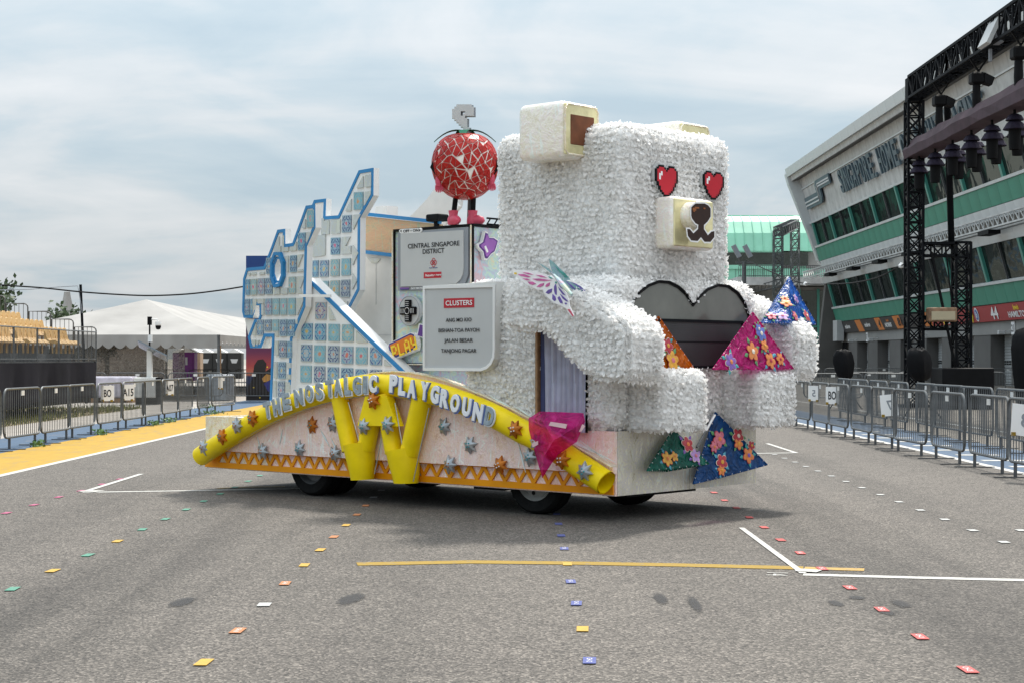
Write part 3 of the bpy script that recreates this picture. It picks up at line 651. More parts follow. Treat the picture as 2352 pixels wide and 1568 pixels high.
def panel_set(name, label, pl, outline, holes, thick, trims, base, backing=None):
    T = thing(name, label, 'playground panel', base, fl=True)
    P = [pl.hit(x, y) for x, y in outline]; H = [[pl.hit(x, y) for x, y in h] for h in holes]
    MB().prism(P, pl.n * thick, H).build('panel_board', M['white'], T)
    return T, P
# stepped panel with an eight-sided eye hole
plA = Plane((-4.62, .42, 0), R(180) + R(-8.0))
A1 = zs(950, 640, 4, [(1105, 735), (1245, 718), (1250, 1085), (1115, 1380)]) + zs(950, 1000, 4, [(1088, 910), (880, 1420), (850, 2280), (846, 2560), (520, 2560), (565, 1390), (450, 1390), (385, 1562), (215, 1565), (175, 1390), (285, 1105), (345, 1105), (365, 1040), (362, 890), (308, 890), (245, 1090), (110, 1090), (85, 985), (100, 465), (155, 290), (430, 265)]) + zs(950, 640, 4, [(555, 1385), (650, 1120), (765, 1105), (765, 1350), (890, 1330)])
oc_out = zs(950, 1000, 4, [(630, 40), (715, 40), (775, 190), (775, 430), (715, 590), (625, 605), (568, 440), (570, 200)])
oc_in = zs(950, 1000, 4, [(640, 150), (690, 150), (726, 270), (722, 380), (685, 495), (635, 495), (598, 380), (601, 255)])
TA, PA = panel_set('tiled_panel', 'white blue-edged stepped panel of small tiles with an eight-sided eye hole', plA, A1, [oc_in], .085, None, (-4.9, .45, .9))
MB().band(PA, plA.n, .042, .012).build('edge_trim', M['blue'], TA)
OA = [plA.hit(x, y) for x, y in oc_out]; OI = [plA.hit(x, y) for x, y in oc_in]
for rg, w in ((OA, .04), (OI, -.035)):
    MB().band(rg, plA.n, w, .05 if w > 0 else .022).build('eye_trim', M['blue'], TA)
mb = MB(); k = len(OA); mb.add([p - plA.n * .045 for p in OA] + [p - plA.n * .01 for p in OI], [(i, (i + 1) % k, k + (i + 1) % k, k + i) for i in range(k)]); mb.build('eye_socket', M['white'], TA)
Za = lambda *p: zs(950, 1000, 4, p); Zt = lambda *p: zs(950, 640, 4, p); Zc = lambda *p: zs(1040, 1200, 4, p)
for a, b, y0, y1 in [(455, 555, 130, 388), (835, 935, 92, 360)]: tile(plA, Za(*q4(a, b, y0, y1, -6)), TA)
for p in ([(960, 80), (1040, 72), (960, 280)], [(950, 318), (1030, 305), (1052, 345), (950, 352)], [(165, 372), (200, 366), (200, 404), (165, 408)], [(216, 385), (235, 360), (285, 358), (298, 398), (216, 402)], [(335, 395), (355, 355), (425, 350), (425, 395)], [(735, 105), (805, 95), (805, 360), (785, 360), (785, 180)], [(232, 1360), (292, 1170), (285, 1370)], [(225, 1437), (280, 1435), (275, 1540), (245, 1540)], [(300, 1440), (340, 1440), (310, 1540)], [(945, 425), (1056, 420), (1056, 470), (1000, 610), (1025, 698), (945, 700)], [(940, 770), (1050, 767), (1048, 820), (955, 1043), (940, 1040)], [(935, 1118), (958, 1115), (955, 1190), (935, 1180)]):
    tile(plA, Za(*p), TA, True)
for a, b, y0, y1, bl in [(125, 190, 474, 725, 0), (205, 300, 467, 725, 0), (322, 422, 457, 718, 0), (442, 548, 451, 714, 0), (566, 668, 610, 712, 1), (690, 795, 610, 708, 1), (815, 922, 431, 701, 0), (115, 182, 787, 1040, 0), (205, 240, 785, 1043, 0), (318, 415, 783, 860, 1), (378, 415, 870, 1043, 1), (440, 540, 780, 1043, 0), (558, 660, 778, 1043, 0), (682, 780, 775, 1043, 0), (808, 916, 770, 1043, 0), (310, 405, 1118, 1367, 0), (430, 530, 1115, 1300, 0), (552, 648, 1113, 1300, 0), (595, 648, 1308, 1382, 1), (672, 780, 1113, 1382, 0), (800, 905, 1113, 1382, 0)]:
    tile(plA, Za(*q4(a, b, y0, y1, -4)), TA, bool(bl))
tile(plA, Za((242, 785), (298, 783), (298, 870), (242, 1030)), TA, True)
for a, b, y0, y1, bl in [(232, 285, 650, 880, 1), (303, 410, 650, 916, 0), (430, 500, 655, 920, 0), (220, 265, 982, 1245, 1), (290, 400, 985, 1250, 0), (425, 488, 997, 1078, 1), (415, 483, 1182, 1262, 1), (205, 250, 1285, 1550, 1), (280, 385, 1290, 1560, 0), (405, 475, 1305, 1480, 1)]:
    tile(plA, Zc(*q4(a, b, y0, y1, 3)), TA, bool(bl))
for p, bl in (([(1107, 806), (1222, 796), (1216, 1078), (1106, 1088)], 0), ([(1025, 1095), (1080, 950), (1080, 1095)], 1), ([(965, 1172), (1076, 1162), (1070, 1442), (962, 1448)], 0), ([(1102, 1156), (1180, 1150), (1102, 1340)], 1), ([(590, 1400), (660, 1225), (660, 1380), (686, 1380), (686, 1476), (588, 1482)], 1), ([(715, 1235), (740, 1205), (740, 1400), (810, 1396), (808, 1462), (708, 1468)], 1), ([(835, 1395), (895, 1385), (940, 1310), (936, 1452), (835, 1460)], 1)):
    tile(plA, Zt(*p), TA, bool(bl))
mb = MB()                                                  # jaw returns, hinge block
mb.prism([plA.hit(*p, .02) for p in Za((115, 1095), (285, 1105), (175, 1385))], plA.n * .05)
mb.prism([plA.hit(*p, .02) for p in Za((455, 1400), (545, 1400), (480, 1565), (390, 1565))], plA.n * .05); mb.build('jaw_return', M['offwhite'], TA)
# tall horned panel behind
plB = Plane((-4.5, 1.05, 0), R(180) + R(-8.0))
B1 = Zt((1205, 720), (1235, 645), (1420, 622), (1410, 905), (1620, 890), (1950, 170), (2180, 130), (2176, 570), (1965, 930)) + Za((1955, 640), (1780, 980), (1500, 1500), (1120, 1500), (1120, 0)) + Zt((1205, 1400))
TB, PB = panel_set('tiled_panel', 'white blue-edged tall horned panel of tiles behind the eye-hole panel', plB, B1, [], .085, None, (-4.1, 1.1, .9))
MB().band(PB, plB.n, .042, .012).build('edge_trim', M['blue'], TB)
for p, bl in (([(2040, 242), (2135, 235), (2133, 428), (2040, 436)], 1), ([(1900, 455), (2005, 260), (2005, 444)], 1), ([(1857, 522), (2000, 514), (1998, 795), (1855, 803)], 0), ([(2035, 508), (2130, 500), (2130, 548), (2035, 725)], 1), ([(1720, 822), (1815, 625), (1815, 815)], 1), ([(1674, 892), (1812, 884), (1808, 1160), (1668, 1168)], 0), ([(1845, 882), (1970, 868), (1845, 1120)], 1), ([(1497, 962), (1640, 953), (1636, 1180), (1495, 1188)], 1), ([(1335, 940), (1380, 936), (1380, 975), (1467, 970), (1463, 1190), (1332, 1198)], 1), ([(1490, 1250), (1632, 1244), (1626, 1512), (1488, 1520)], 0), ([(1662, 1238), (1800, 1228), (1725, 1380), (1808, 1376), (1806, 1502), (1660, 1510)], 1), ([(1835, 1365), (1930, 1490), (1835, 1690)], 1), ([(1215, 1215), (1400, 1200), (1396, 1530), (1200, 1560)], 1)):
    tile(plB, Zt(*p), TB, bool(bl))
for p, bl in (([(1198, 172), (1285, 168), (1280, 436), (1196, 438)], 0), ([(1315, 168), (1450, 163), (1446, 432), (1313, 438)], 0), ([(1487, 152), (1622, 148), (1618, 422), (1484, 428)], 0), ([(1662, 140), (1800, 136), (1796, 408), (1658, 414)], 0), ([(1315, 499), (1446, 496), (1446, 640), (1315, 640)], 0), ([(1482, 490), (1620, 486), (1616, 756), (1478, 762)], 0), ([(1652, 480), (1790, 477), (1786, 754), (1648, 760)], 0), ([(1830, 375), (1910, 490), (1830, 640)], 1), ([(1648, 828), (1755, 822), (1750, 875), (1700, 870)], 1)):
    tile(plB, Za(*p), TB, bool(bl))
# sloping slide panel
plC = Plane((-3.8, .62, 0), R(180) + R(-.5))
C1 = [(690, 618)] + [(x / 1.7415, y / 1.7415) for x, y in [(1240, 1113), (1626, 1489), (1705, 1565), (1705, 1632), (1180, 1632)]]
C1[0] = (1178 / 1.7415, 1113 / 1.7415)
TC, PC = panel_set('tiled_panel', 'white triangular slide panel of tiles sloping down towards the console', plC, C1, [], .16, None, (-3.6, .68, .9))
mb = MB(); a, b = PC[1], PC[3]; a0 = PC[0]
mb.bar(a + Vector((0, -.008, -.03)), b + Vector((0, -.008, -.03)), .016, .05); mb.build('edge_trim', M['blue'], TC)
mb = MB(); q = plC.hit(*Za((1190, 740))[0]); r2 = plC.hit(*Za((1500, 740))[0]); mb.bar(q + Vector((0, -.2, 0)), r2 + Vector((.02, -.02, 0)), .03, .035); mb.build('brace', M['white'], TC)
for p, bl in (([(885, 35), (1055, 38), (1050, 312), (880, 306)], 0), ([(1098, 105), (1200, 315), (1096, 312)], 1), ([(660, 372), (832, 374), (828, 642), (656, 636)], 0), ([(875, 378), (1044, 380), (1042, 652), (870, 646)], 0), ([(1092, 382), (1262, 385), (1260, 662), (1088, 656)], 0), ([(1310, 388), (1440, 392), (1488, 440), (1486, 666), (1306, 660)], 0), ([(1532, 490), (1715, 678), (1530, 672)], 1), ([(655, 708), (822, 711), (818, 980), (650, 974)], 0), ([(866, 718), (1036, 721), (1032, 994), (862, 988)], 0), ([(1084, 726), (1258, 730), (1254, 1002), (1080, 996)], 0), ([(1302, 738), (1480, 741), (1478, 1020), (1296, 1014)], 0), ([(1530, 746), (1708, 749), (1706, 1026), (1526, 1022)], 0), ([(1757, 752), (1800, 754), (1940, 880), (1938, 1042), (1754, 1036)], 0), ([(1985, 945), (2092, 1054), (1983, 1050)], 1), ([(645, 1040), (815, 1044), (810, 1316), (642, 1308)], 0), ([(860, 1050), (1032, 1054), (1030, 1320), (858, 1316)], 0), ([(1078, 1066), (1250, 1070), (1248, 1330), (1076, 1326)], 0), ([(1296, 1080), (1478, 1085), (1476, 1340), (1294, 1336)], 0), ([(1525, 1098), (1705, 1102), (1703, 1340), (1523, 1336)], 0), ([(1752, 1106), (1936, 1110), (1934, 1300), (1750, 1296)], 0), ([(1985, 1120), (2160, 1126), (2158, 1290), (1983, 1286)], 1)):
    tile(plC, Zc(*p), TC, bool(bl))
# white back wall with the copper foil band
TW = thing('back_wall', 'white boarded wall with copper foil band under a blue edge beside the horned panel', 'stage wall', (-3.4, 1.75, .9), fl=True)
plW = Plane((-3.4, 1.72, 0), R(2))
MB().prism([plW.hit(x, y) for x, y in [(760, 560), (905, 584), (1065, 600), (1065, 905), (760, 905)]], plW.n * .06).build('wall_board', M['offwhite'], TW)
MB().prism([plW.hit(x, y, -.03) for x, y in [(838, 497), (1012, 516), (1012, 600), (838, 580)]], plW.n * .05).build('foil_band', M['band'], TW)
for q in ([(838, 492), (1012, 511)], [(838, 579), (905, 587), (1000, 597)]):
    mb = MB()
    for a, b in zip(q[:-1], q[1:]): mb.bar(plW.hit(*a, -.04), plW.hit(*b, -.04), .04, .045)
    mb.build('edge_trim', M['blue'], TW)
mb = MB(); mb.prism([plW.hit(x, y, -.014) for x, y in zs(950, 1000, 4, [(2070, 118), (2290, 145), (2225, 212), (2140, 210)])], plW.n * .01); mb.build('foil_patch', M['tile_blank'], TW)
mb = MB(); a, b = [plW.hit(*p, -.006) for p in zs(1450, 850, 4, [(215, 820), (215, 1480)])]; mb.bar(a, b, .004, .004); mb.bar(plW.hit(840, 768, -.004), plW.hit(905, 770, -.004), .006, .008); mb.build('board_joint', M['screen'], TW)
mb = MB(); p = plW.hit(1003, 506, -.05); mb.rbox(p - Vector((.10, .1, .02)), p + Vector((.12, .1, .07)), .02, 2); mb.bar(p + Vector((0, 0, -.12)), p, .05); mb.build('floodlight', M['black'], TW)
# white sail-shaped board and box on the far side
TS = thing('sail_board', 'white curved sail-shaped board standing behind the red tomato figure', 'stage board', (-3.9, 2.3, .9), fl=True)
plS = Plane((-3.9, 2.3, 0), R(4))
MB().prism([plS.hit(x, y) for x, y in [(930, 508), (952, 488), (980, 458), (1006, 424), (1062, 440), (1056, 476), (1020, 517), (1018, 560), (930, 560)]], plS.n * .05).build('board', M['offwhite'], TS)
mb = MB(); mb.bar(plS.hit(1054, 470, -.02), plS.hit(1016, 518, -.02), .03, .06); mb.build('brace', M['white'], TS)
TS2 = thing('white_box', 'small white box on top of the wall left of the sail-shaped board', 'box', (-4.7, 2.3, 2.6), fl=True)
a = side(862, 560, 2.2); b = side(889, 473, 2.2); mb = MB(); mb.bx((a.x, 2.2, a.z), (b.x, 2.4, b.z)); mb.bar(Vector((b.x - .06, 2.195, a.z)), Vector((b.x - .06, 2.195, b.z)), .012, .006); mb.build('box_shell', M['white'], TS2)

# ------------------------------------------------------------------ handheld games console and the clusters sign
tK = .80
TK = thing('giant_console', 'giant foil-covered handheld games console with grey screen and round cross pad', 'display console', (-3.0, 1.2, .9), fl=True)
k0 = side(905, 531, tK); k1 = side(1085, 517, tK); kb = side(905, 836, tK); zt = (k0.z + k1.z) / 2
mb = MB(); mb.bx((k0.x, tK + .012, kb.z), (k1.x - .012, 2.0, zt)); mb.bx((k0.x + .1, tK + .1, .9), (k1.x - .1, 1.9, kb.z)); mb.build('console_body', M['holo'], TK)
mb = MB()
for (a, b) in (((k0.x, kb.z), (k0.x, zt)), ((k1.x, kb.z), (k1.x, zt)), ((k0.x, zt), (k1.x, zt)), ((k0.x, kb.z), (k1.x, kb.z))):
    mb.bar((a[0], tK, a[1]), (b[0], tK, b[1]), .030, .030)
mb.bar((k1.x, tK, zt), (k1.x, 2.0, zt), .035, .035); mb.build('corner_trim', M['black'], TK)
mb = MB(); mb.bar((k0.x, tK - .026, kb.z), (k0.x, tK - .026, zt), .012, .014); mb.bar((k1.x, tK - .026, kb.z), (k1.x, tK - .026, zt), .012, .014); mb.bar((k0.x, tK - .02, kb.z), (k1.x, tK - .02, kb.z), .01, .012); mb.build('bright_strip', M['filmgold'], TK)
K = lambda *p: [side(x, y, tK - .02) for x, y in zs(1450, 850, 4, p)]
mb = MB(); mb.prism(K((565, 322), (1690, 235), (1690, 1000), (1640, 1130), (1500, 1215), (1000, 1250), (565, 1255)), (0, .03, 0)); mb.build('screen_surround', M['grey'], TK)
mb = MB(); sc = K((620, 345), (1622, 285), (1625, 880), (1610, 1000), (1570, 1080), (1510, 1140), (1000, 1182), (620, 1190)); mb.prism([p + Vector((0, -.012, 0)) for p in sc], (0, .012, 0)); mb.build('screen', M['screen'], TK)
def ktext(s, x0, x1, y, hp, m, z=(1450, 850, 4), t=None, par=None, n='lettering', ya=None):
    """flat print between two picture columns on the face plane (cap height hp in the same zoom)"""
    t = (tK - .036) if t is None else t; ya = y if ya is None else ya
    a = side(*zs(*z, [(x0, y)])[0], t); b = side(*zs(*z, [(x1, ya)])[0], t); c = (a + b) / 2
    d0 = side(*zs(*z, [((x0 + x1) / 2, y - hp / 2)])[0], t); d1 = side(*zs(*z, [((x0 + x1) / 2, y + hp / 2)])[0], t)
    mb = MB(); mb.text(s, Vector((c.x, t, c.z)), (1, 0, 0), (0, 0, 1), abs(d0.z - d1.z), 0, .0008, .012, width=b.x - a.x); return mb.build(n, m, par or TK)
ktext('CENTRAL SINGAPORE', 725, 1550, 540, 72, M['ink'], ya=498); ktext('DISTRICT', 962, 1308, 627, 72, M['ink'], ya=611)
mb = MB(); cpt = side(*zs(1450, 850, 4, [(1137, 805)])[0], tK - .034)
for j in range(4):
    a = j * math.pi / 2; c = cpt + Vector((math.cos(a) * .021, 0, math.sin(a) * .021)); mb.tube([c + Vector((math.cos(w) * (.026 if j % 2 else .03), 0, math.sin(w) * (.03 if j % 2 else .024))) for w in np.linspace(0, 2 * math.pi, 18)[:-1]], .0042, 4, closed=True)
mb.build('emblem', M['red'], TK); ktext("People's Association", 1070, 1200, 888, 15, M['navy'])
mb = MB(); mb.prism([p + Vector((0, -.016, 0)) for p in K((996, 962), (1275, 952), (1273, 1048), (994, 1058))], (0, .01, 0)); mb.build('name_plate', M['red'], TK)
ktext('PAssionArts', 1006, 1138, 1008, 36, M['whiteink'], t=tK - .044); ktext('x', 1146, 1164, 1003, 16, M['whiteink'], t=tK - .044); ktext('stageup', 1172, 1262, 996, 24, M['whiteink'], t=tK - .044)
mb = MB(); P = K((598, 285), (625, 270), (935, 252), (962, 275), (955, 312), (930, 328), (625, 342), (598, 318)); mb.prism([p + Vector((0, -.012, 0)) for p in P], (0, .02, 0)); mb.build('switch_plate', M['white'], TK)
ktext('OFF \u2022 ON', 650, 892, 300, 42, M['ink'], t=tK - .037, ya=290)
for xs_ in ((612, 302, 636), (942, 290, 916)):
    x, y, x2 = xs_; mb = MB(); mb.prism([p + Vector((0, -.014, 0)) for p in K((x, y), (x2, y - 22), (x2, y + 22))], (0, .004, 0)); mb.build('arrow_mark', M['ink'], TK)
ktext('DOT MATRIX', 776, 985, 1216, 26, M['whiteink'], ya=1213)
for y, m in ((1215, 'purple'), (1232, 'navy')):
    mb = MB(); a, b = K((612, y), (752, y - 2)); mb.bar(a + Vector((0, -.012, 0)), b + Vector((0, -.012, 0)), .004, .012); mb.build('stripe', M[m], TK)
Zk = lambda *p: zs(1480, 1160, 4, p)
cpad = side(*Zk((660, 338))[0], tK - .03); mb = MB(); RX = Matrix.Rotation(R(90), 3, 'X')
mb.lathe([(.18, -.01), (.18, .03), (.17, .035), (0, .035)], 40, 0, cpad, RX); mb.build('pad_disc', M['screen'], TK)
mb = MB(); mb.tube([cpad + Vector((math.cos(w) * .174, -.036, math.sin(w) * .174)) for w in np.linspace(0, 2 * math.pi, 41)[:-1]], .004, 4, closed=True); mb.build('pad_ring', M['grey'], TK)
mb = MB(); g = cpad + Vector((0, -.05, 0)); mb.rbox(g - Vector((.046, .02, .131)), g + Vector((.046, .02, .131)), .010, 2); mb.rbox(g - Vector((.131, .018, .047)), g + Vector((.131, .018, .047)), .010, 2); mb.build('cross_pad', M['black'], TK)
mb = MB(); mb.tube([g + Vector((math.cos(w) * .038, -.023, math.sin(w) * .038)) for w in np.linspace(0, 2 * math.pi, 25)[:-1]], .003, 4, closed=True)
for d in (.062, .084, .106):
    for s_ in (-1, 1): mb.bar(g + Vector((-.028, -.0215, s_ * d)), g + Vector((.028, -.0215, s_ * d)), .002, .004); mb.bar(g + Vector((s_ * d, -.0215, -.028)), g + Vector((s_ * d, -.0215, .028)), .002, .004)
mb.build('pad_marks', M['whiteink'], TK)
# PLAY badge
B0 = Zk((283, 905), (290, 870), (310, 845), (650, 680), (700, 690), (735, 760), (752, 870), (735, 960), (425, 1090), (390, 1075), (300, 960))
mb = MB(); mb.prism([side(x, y, tK - .10) for x, y in B0], (0, .07, 0)); mb.build('play_badge', M['white'], TK)
mb = MB(); mb.prism([side(x, y, tK - .106) for x, y in Zk((296, 900), (305, 858), (645, 692), (695, 712), (718, 790), (728, 860), (705, 940), (418, 1072), (395, 1058), (310, 960))], (0, .005, 0)); mb.build('badge_border', M['navy'], TK)
mb = MB(); mb.prism([side(x, y, tK - .112) for x, y in Zk((312, 880), (640, 720), (680, 728), (712, 860), (690, 920), (412, 1042), (345, 990))], (0, .005, 0)); mb.build('badge_face', M['play'], TK)
GL = {'P': ['1110', '1001', '1001', '1110', '1000', '1000'], 'L': ['1000', '1000', '1000', '1000', '1000', '1111'], 'A': ['0110', '1001', '1001', '1111', '1001', '1001'], 'Y': ['1001', '1001', '1001', '0111', '0001', '0111']}
o = side(*Zk((332, 915))[0], tK - .118); ex = (side(*Zk((655, 775))[0], tK - .118) - o); u = ex.normalized(); vv = Vector((-u.z, 0, u.x)); px = .0225; mb = MB()
for li, ch in enumerate('PLAY'):
    for r_, row in enumerate(GL[ch]):
        for c_, on in enumerate(row):
            if on == '1':
                q = o + u * (li * 5.0 * px + c_ * px) + vv * (-r_ * px * 1.15 + .01); mb.prism([q, q + u * px, q + u * px - vv * px * 1.15, q - vv * px * 1.15], (0, .006, 0))
mb.build('badge_lettering', M['playy'], TK)
mb = MB(); mb.prism([side(x, y, tK - .05) for x, y in Zk((748, 735), (782, 538), (930, 570), (930, 800))], (0, .03, 0)); mb.build('square_badge', M['white'], TK)
mb = MB(); mb.prism([side(x, y, tK - .056) for x, y in Zk((762, 725), (795, 555), (930, 585), (930, 780))], (0, .006, 0)); mb.build('badge_face', M['purpled'], TK)
# star badge on the end face
xf = k1.x
SF = lambda *p: [front(x, y, xf + .05) for x, y in zs(1450, 850, 4, p)]
st = SF((1960, 300), (2000, 320), (2025, 395), (2110, 400), (2180, 450), (2150, 560), (2120, 640), (2060, 680), (1990, 770), (1950, 760), (1925, 640), (1850, 560), (1840, 520), (1920, 470))
mb = MB(); mb.prism(st, (-.045, 0, 0)); mb.build('star_badge', M['white'], TK)
c = sum(st, Vector()) / len(st)
for k_, m_, d in ((.88, 'purpled', .006), (.74, 'purple', .012)):
    mb = MB(); mb.prism([c + (p - c) * k_ + Vector((d, 0, 0)) for p in st], (-.005, 0, 0)); mb.build('badge_face', M[m_], TK)
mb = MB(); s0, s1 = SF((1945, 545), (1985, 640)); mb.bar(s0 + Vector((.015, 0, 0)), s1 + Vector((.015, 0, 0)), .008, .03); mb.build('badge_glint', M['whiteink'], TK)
mb = MB(); mb.bar((k1.x - .05, 1.1, zt + .10), (k1.x - .05, 1.95, zt + .10), .02); mb.bar((k1.x - .05, 1.1, zt + .03), (k1.x - .05, 1.95, zt + .03), .02)
for j in range(7): mb.bar((k1.x - .05, 1.1 + j * .12, zt + .03), (k1.x - .05, 1.16 + j * .12, zt + .10), .012)
mb.build('lighting_rail', M['truss'], TK)
# CLUSTERS sign
tS = -.13
TG = thing('clusters_sign', 'white framed grey sign board headed CLUSTERS with four place names', 'sign', (-2.2, 0, 1.4), fl=True)
o_ = [side(x, y, tS) for x, y in [(973, 657), (1140, 647)] + Zk((2008, 960), (1995, 1100), (1950, 1190), (1880, 1260), (1790, 1297), (855, 1285))]
MB().prism(o_, (0, .155, 0)).build('sign_frame', M['offwhite'], TG)
i_ = [side(x, y, tS - .004) for x, y in Zk((888, -15), (1975, -40), (1975, 950), (1965, 1070), (1925, 1155), (1865, 1215), (1780, 1246), (888, 1240))]
MB().prism(i_, (0, .004, 0)).build('sign_face', M['screen'], TG)
mb = MB(); mb.band(i_, (0, 1, 0), -.03, .014); mb.build('sign_lip', M['white'], TG)
mb = MB(); mb.prism([side(x, y, tS - .009) for x, y in Zk((1180, 140), (1664, 126), (1664, 278), (1180, 292))], (0, .004, 0)); mb.build('heading_plate', M['red'], TG)
for s_, x0_, x1_, y, h, m_ in (('CLUSTERS', 1210, 1634, 208, 76, 'whiteink'), ('ANG MO KIO', 1212, 1622, 478, 58, 'ink'), ('BISHAN-TOA PAYOH', 1095, 1747, 642, 58, 'ink'), ('JALAN BESAR', 1187, 1645, 803, 58, 'ink'), ('TANJONG PAGAR', 1137, 1702, 966, 58, 'ink')):
    ktext(s_, x0_, x1_, y, h, M[m_], (1480, 1160, 4), tS - .013, par=TG)

# ------------------------------------------------------------------ red mosaic tomato figure
cT = FI @ at(1068, 379, 19.5); fT = FI @ at(1064, 517, 19.5)
TT = thing('tomato_figure', 'round red mosaic tomato figure with pink boots standing on the console', 'figure', (fT.x, fT.y, fT.z), fl=True)
rT = .385
def tom(p):                                                # flattened sphere with a dimple on top
    n = p.normalized(); r = rT * (1 - .16 * max(0, n.z) ** 8); return cT + Vector((n.x * r, n.y * r, n.z * r * 1.06))
bm = bmesh.new(); bmesh.ops.create_icosphere(bm, subdivisions=3, radius=1)
MB().add([tom(v.co) for v in bm.verts], [[v.index for v in f.verts] for f in bm.faces]).build('body', M['grout'], TT, True); bm.free()
bm = bmesh.new()
for i in range(250):                                       # scattered points, hulled into uneven shards
    z = 1 - 2 * (i + .5) / 250; a = i * 2.399963; r_ = math.sqrt(1 - z * z); bm.verts.new((Vector((r_ * math.cos(a), r_ * math.sin(a), z)) + Vector([random.uniform(-.055, .055) for _ in range(3)])).normalized())
bmesh.ops.convex_hull(bm, input=bm.verts[:]); bmesh.ops.triangulate(bm, faces=bm.faces[:])
cells = [[v.co.copy() for v in f.verts] for f in bm.faces if random.random() < .965]
bm.free()
vd = (FC - cT).normalized(); cells.sort(key=lambda c: -sum(c, Vector()).normalized().dot(vd))
rest = MB()
for i, c in enumerate(cells):
    g = sum(c, Vector()) / len(c); kk = random.uniform(.74, .90); s_ = Vector([random.uniform(-.012, .012) for _ in range(3)])
    P = [g + (p - g) * kk + s_ for p in c]; top = [tom(p) + (tom(p) - cT).normalized() * .007 for p in P]; bt = [tom(p) - (tom(p) - cT).normalized() * .004 for p in P]; n_ = len(P)
    mb = rest if i >= 296 else MB()
    fcs = [(0, 1, 2)] if n_ == 3 else [(0, 1, 2), (0, 2, 3)]
    mb.add(top + bt, fcs + [(j, n_ + j, n_ + (j + 1) % n_, (j + 1) % n_) for j in range(n_)])
    if i < 296: mb.build('mosaic_tile', M['mosaic'], TT)
ob = rest.build('mosaic', M['mosaic'], TT); ob['kind'] = 'stuff'
th0 = cT + Vector((0, 0, rT * .93))
vx = Matrix.Rotation(-FA, 3, 'Z') @ Vector((1, 0, 0))      # picture-right, in the float's frame
vy = Matrix.Rotation(-FA, 3, 'Z') @ Vector((0, 1, 0))
for a in (180, 0, 262, 80, 130, 45):
    d = vx * math.cos(R(a)) + vy * math.sin(R(a)); mb = MB(); l = .36 if a in (180, 0) else .22; nseg = 7; vs_ = []; w_ = Vector((-d.y, d.x, 0))
    for j in range(nseg + 1):
        t_ = j / nseg; p = th0 + d * l * t_ + Vector((0, 0, .03 + .03 * math.sin(t_ * 3.1) - .12 * t_ ** 2 * (1.0 if a in (180, 0) else 1.3))); ww = .075 * (1 - t_) ** .7 + .004
        vs_ += [p + w_ * ww, p - w_ * ww + Vector((0, 0, .0)), p + Vector((0, 0, -.012))]
    fs_ = []
    for j in range(nseg):
        for q in range(3): fs_.append((j * 3 + q, j * 3 + (q + 1) % 3, j * 3 + 3 + (q + 1) % 3, j * 3 + 3 + q))
    mb.add(vs_, fs_); mb.build('sepal', M['leaf'], TT)
for dx in (-.105, .10):
    b_ = cT + vx * dx + Vector((0, 0, -rT * .92)); f_ = fT + vx * (dx - .01 + (.02 if dx > 0 else 0)); mb = MB(); mb.tube([b_, f_ + Vector((0, 0, .09))], .031, 12); mb.build('leg', M['black'], TT, True)
    mb = MB(); dirf = (vx * .8 - vy * .45).normalized() if dx > 0 else (vx * .35 - vy * .8).normalized()
    mb.lathe([(0, 0), (.062, .0), (.07, .03), (.068, .07), (.05, .11), (.058, .165), (0, .17)], 16, 0, f_)
    mb.tube([f_ + Vector((0, 0, .05)) - dirf * .02, f_ + dirf * .07 + Vector((0, 0, .052)), f_ + dirf * .13 + Vector((0, 0, .045)), f_ + dirf * .155 + Vector((0, 0, .04))], [.06, .06, .045, .015], 12); mb.build('boot', M['pink'], TT, True)
mb = MB(); pb = fT - vy * -.02 + vx * .02; mb.tube([pb + Vector((0, .05, -.1)), cT + vx * .02 + Vector((0, .05, -rT * .8))], .019, 10); mb.tube([pb + Vector((0, .05, .44)), pb + Vector((0, .05, .49))], .03, 10); mb.build('support_pole', M['steel'], TT, True)
for dx, z in ((-.30, -.235), (.31, -.215)):
    h0 = cT + vx * dx + Vector((0, 0, z)) - vy * .14; mb = MB(); mb.tube([h0 + Vector((0, 0, .09)), h0 + Vector((0, 0, .02)), h0 + Vector((0, 0, -.03))], [.03, .042, .03], 10)
    for j in range(4):
        q = h0 + vx * (-.03 + .02 * j) + Vector((0, 0, -.02)); mb.tube([q, q + Vector((0, 0, -.05)) + vx * .004 * j, q + Vector((0, 0, -.075 - .008 * (j in (1, 2)))) + vx * .006], [.013, .012, .007], 7)
    sgn = 1 if dx < 0 else -1; mb.tube([h0 + vx * .03 * sgn, h0 + vx * .05 * sgn + Vector((0, 0, -.03)), h0 + vx * .052 * sgn + Vector((0, 0, -.055))], [.014, .013, .008], 7)
    mb.build('hand', M['pink'], TT, True)
    mb = MB(); mb.tube([cT + vx * dx * 1.1 + Vector((0, 0, .06)) - vy * .1, cT + vx * dx * 1.26 + Vector((0, 0, -.04)) - vy * .12, h0 + Vector((0, 0, .08))], [.026, .024, .024], 8); mb.build('arm', M['black'], TT, True)
# blocky stalk: a stepped hook; the grey copy paints its shaded side
st = cT + vx * .015 + Vector((0, 0, rT * .95)); q = .0265; grid = ['..#######.', '.#########', '##########', '####..####', '####.#####', '######....', '.######...', '..#####...', '...####...', '....###...', '.....###..', '.....###..', '.....###..', '.....###..']
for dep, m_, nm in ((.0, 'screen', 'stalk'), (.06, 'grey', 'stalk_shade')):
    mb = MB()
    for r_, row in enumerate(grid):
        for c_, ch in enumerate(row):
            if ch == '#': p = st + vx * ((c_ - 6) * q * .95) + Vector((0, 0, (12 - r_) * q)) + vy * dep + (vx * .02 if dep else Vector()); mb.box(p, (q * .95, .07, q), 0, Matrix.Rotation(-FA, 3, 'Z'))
    mb.build(nm, M[m_], TT)
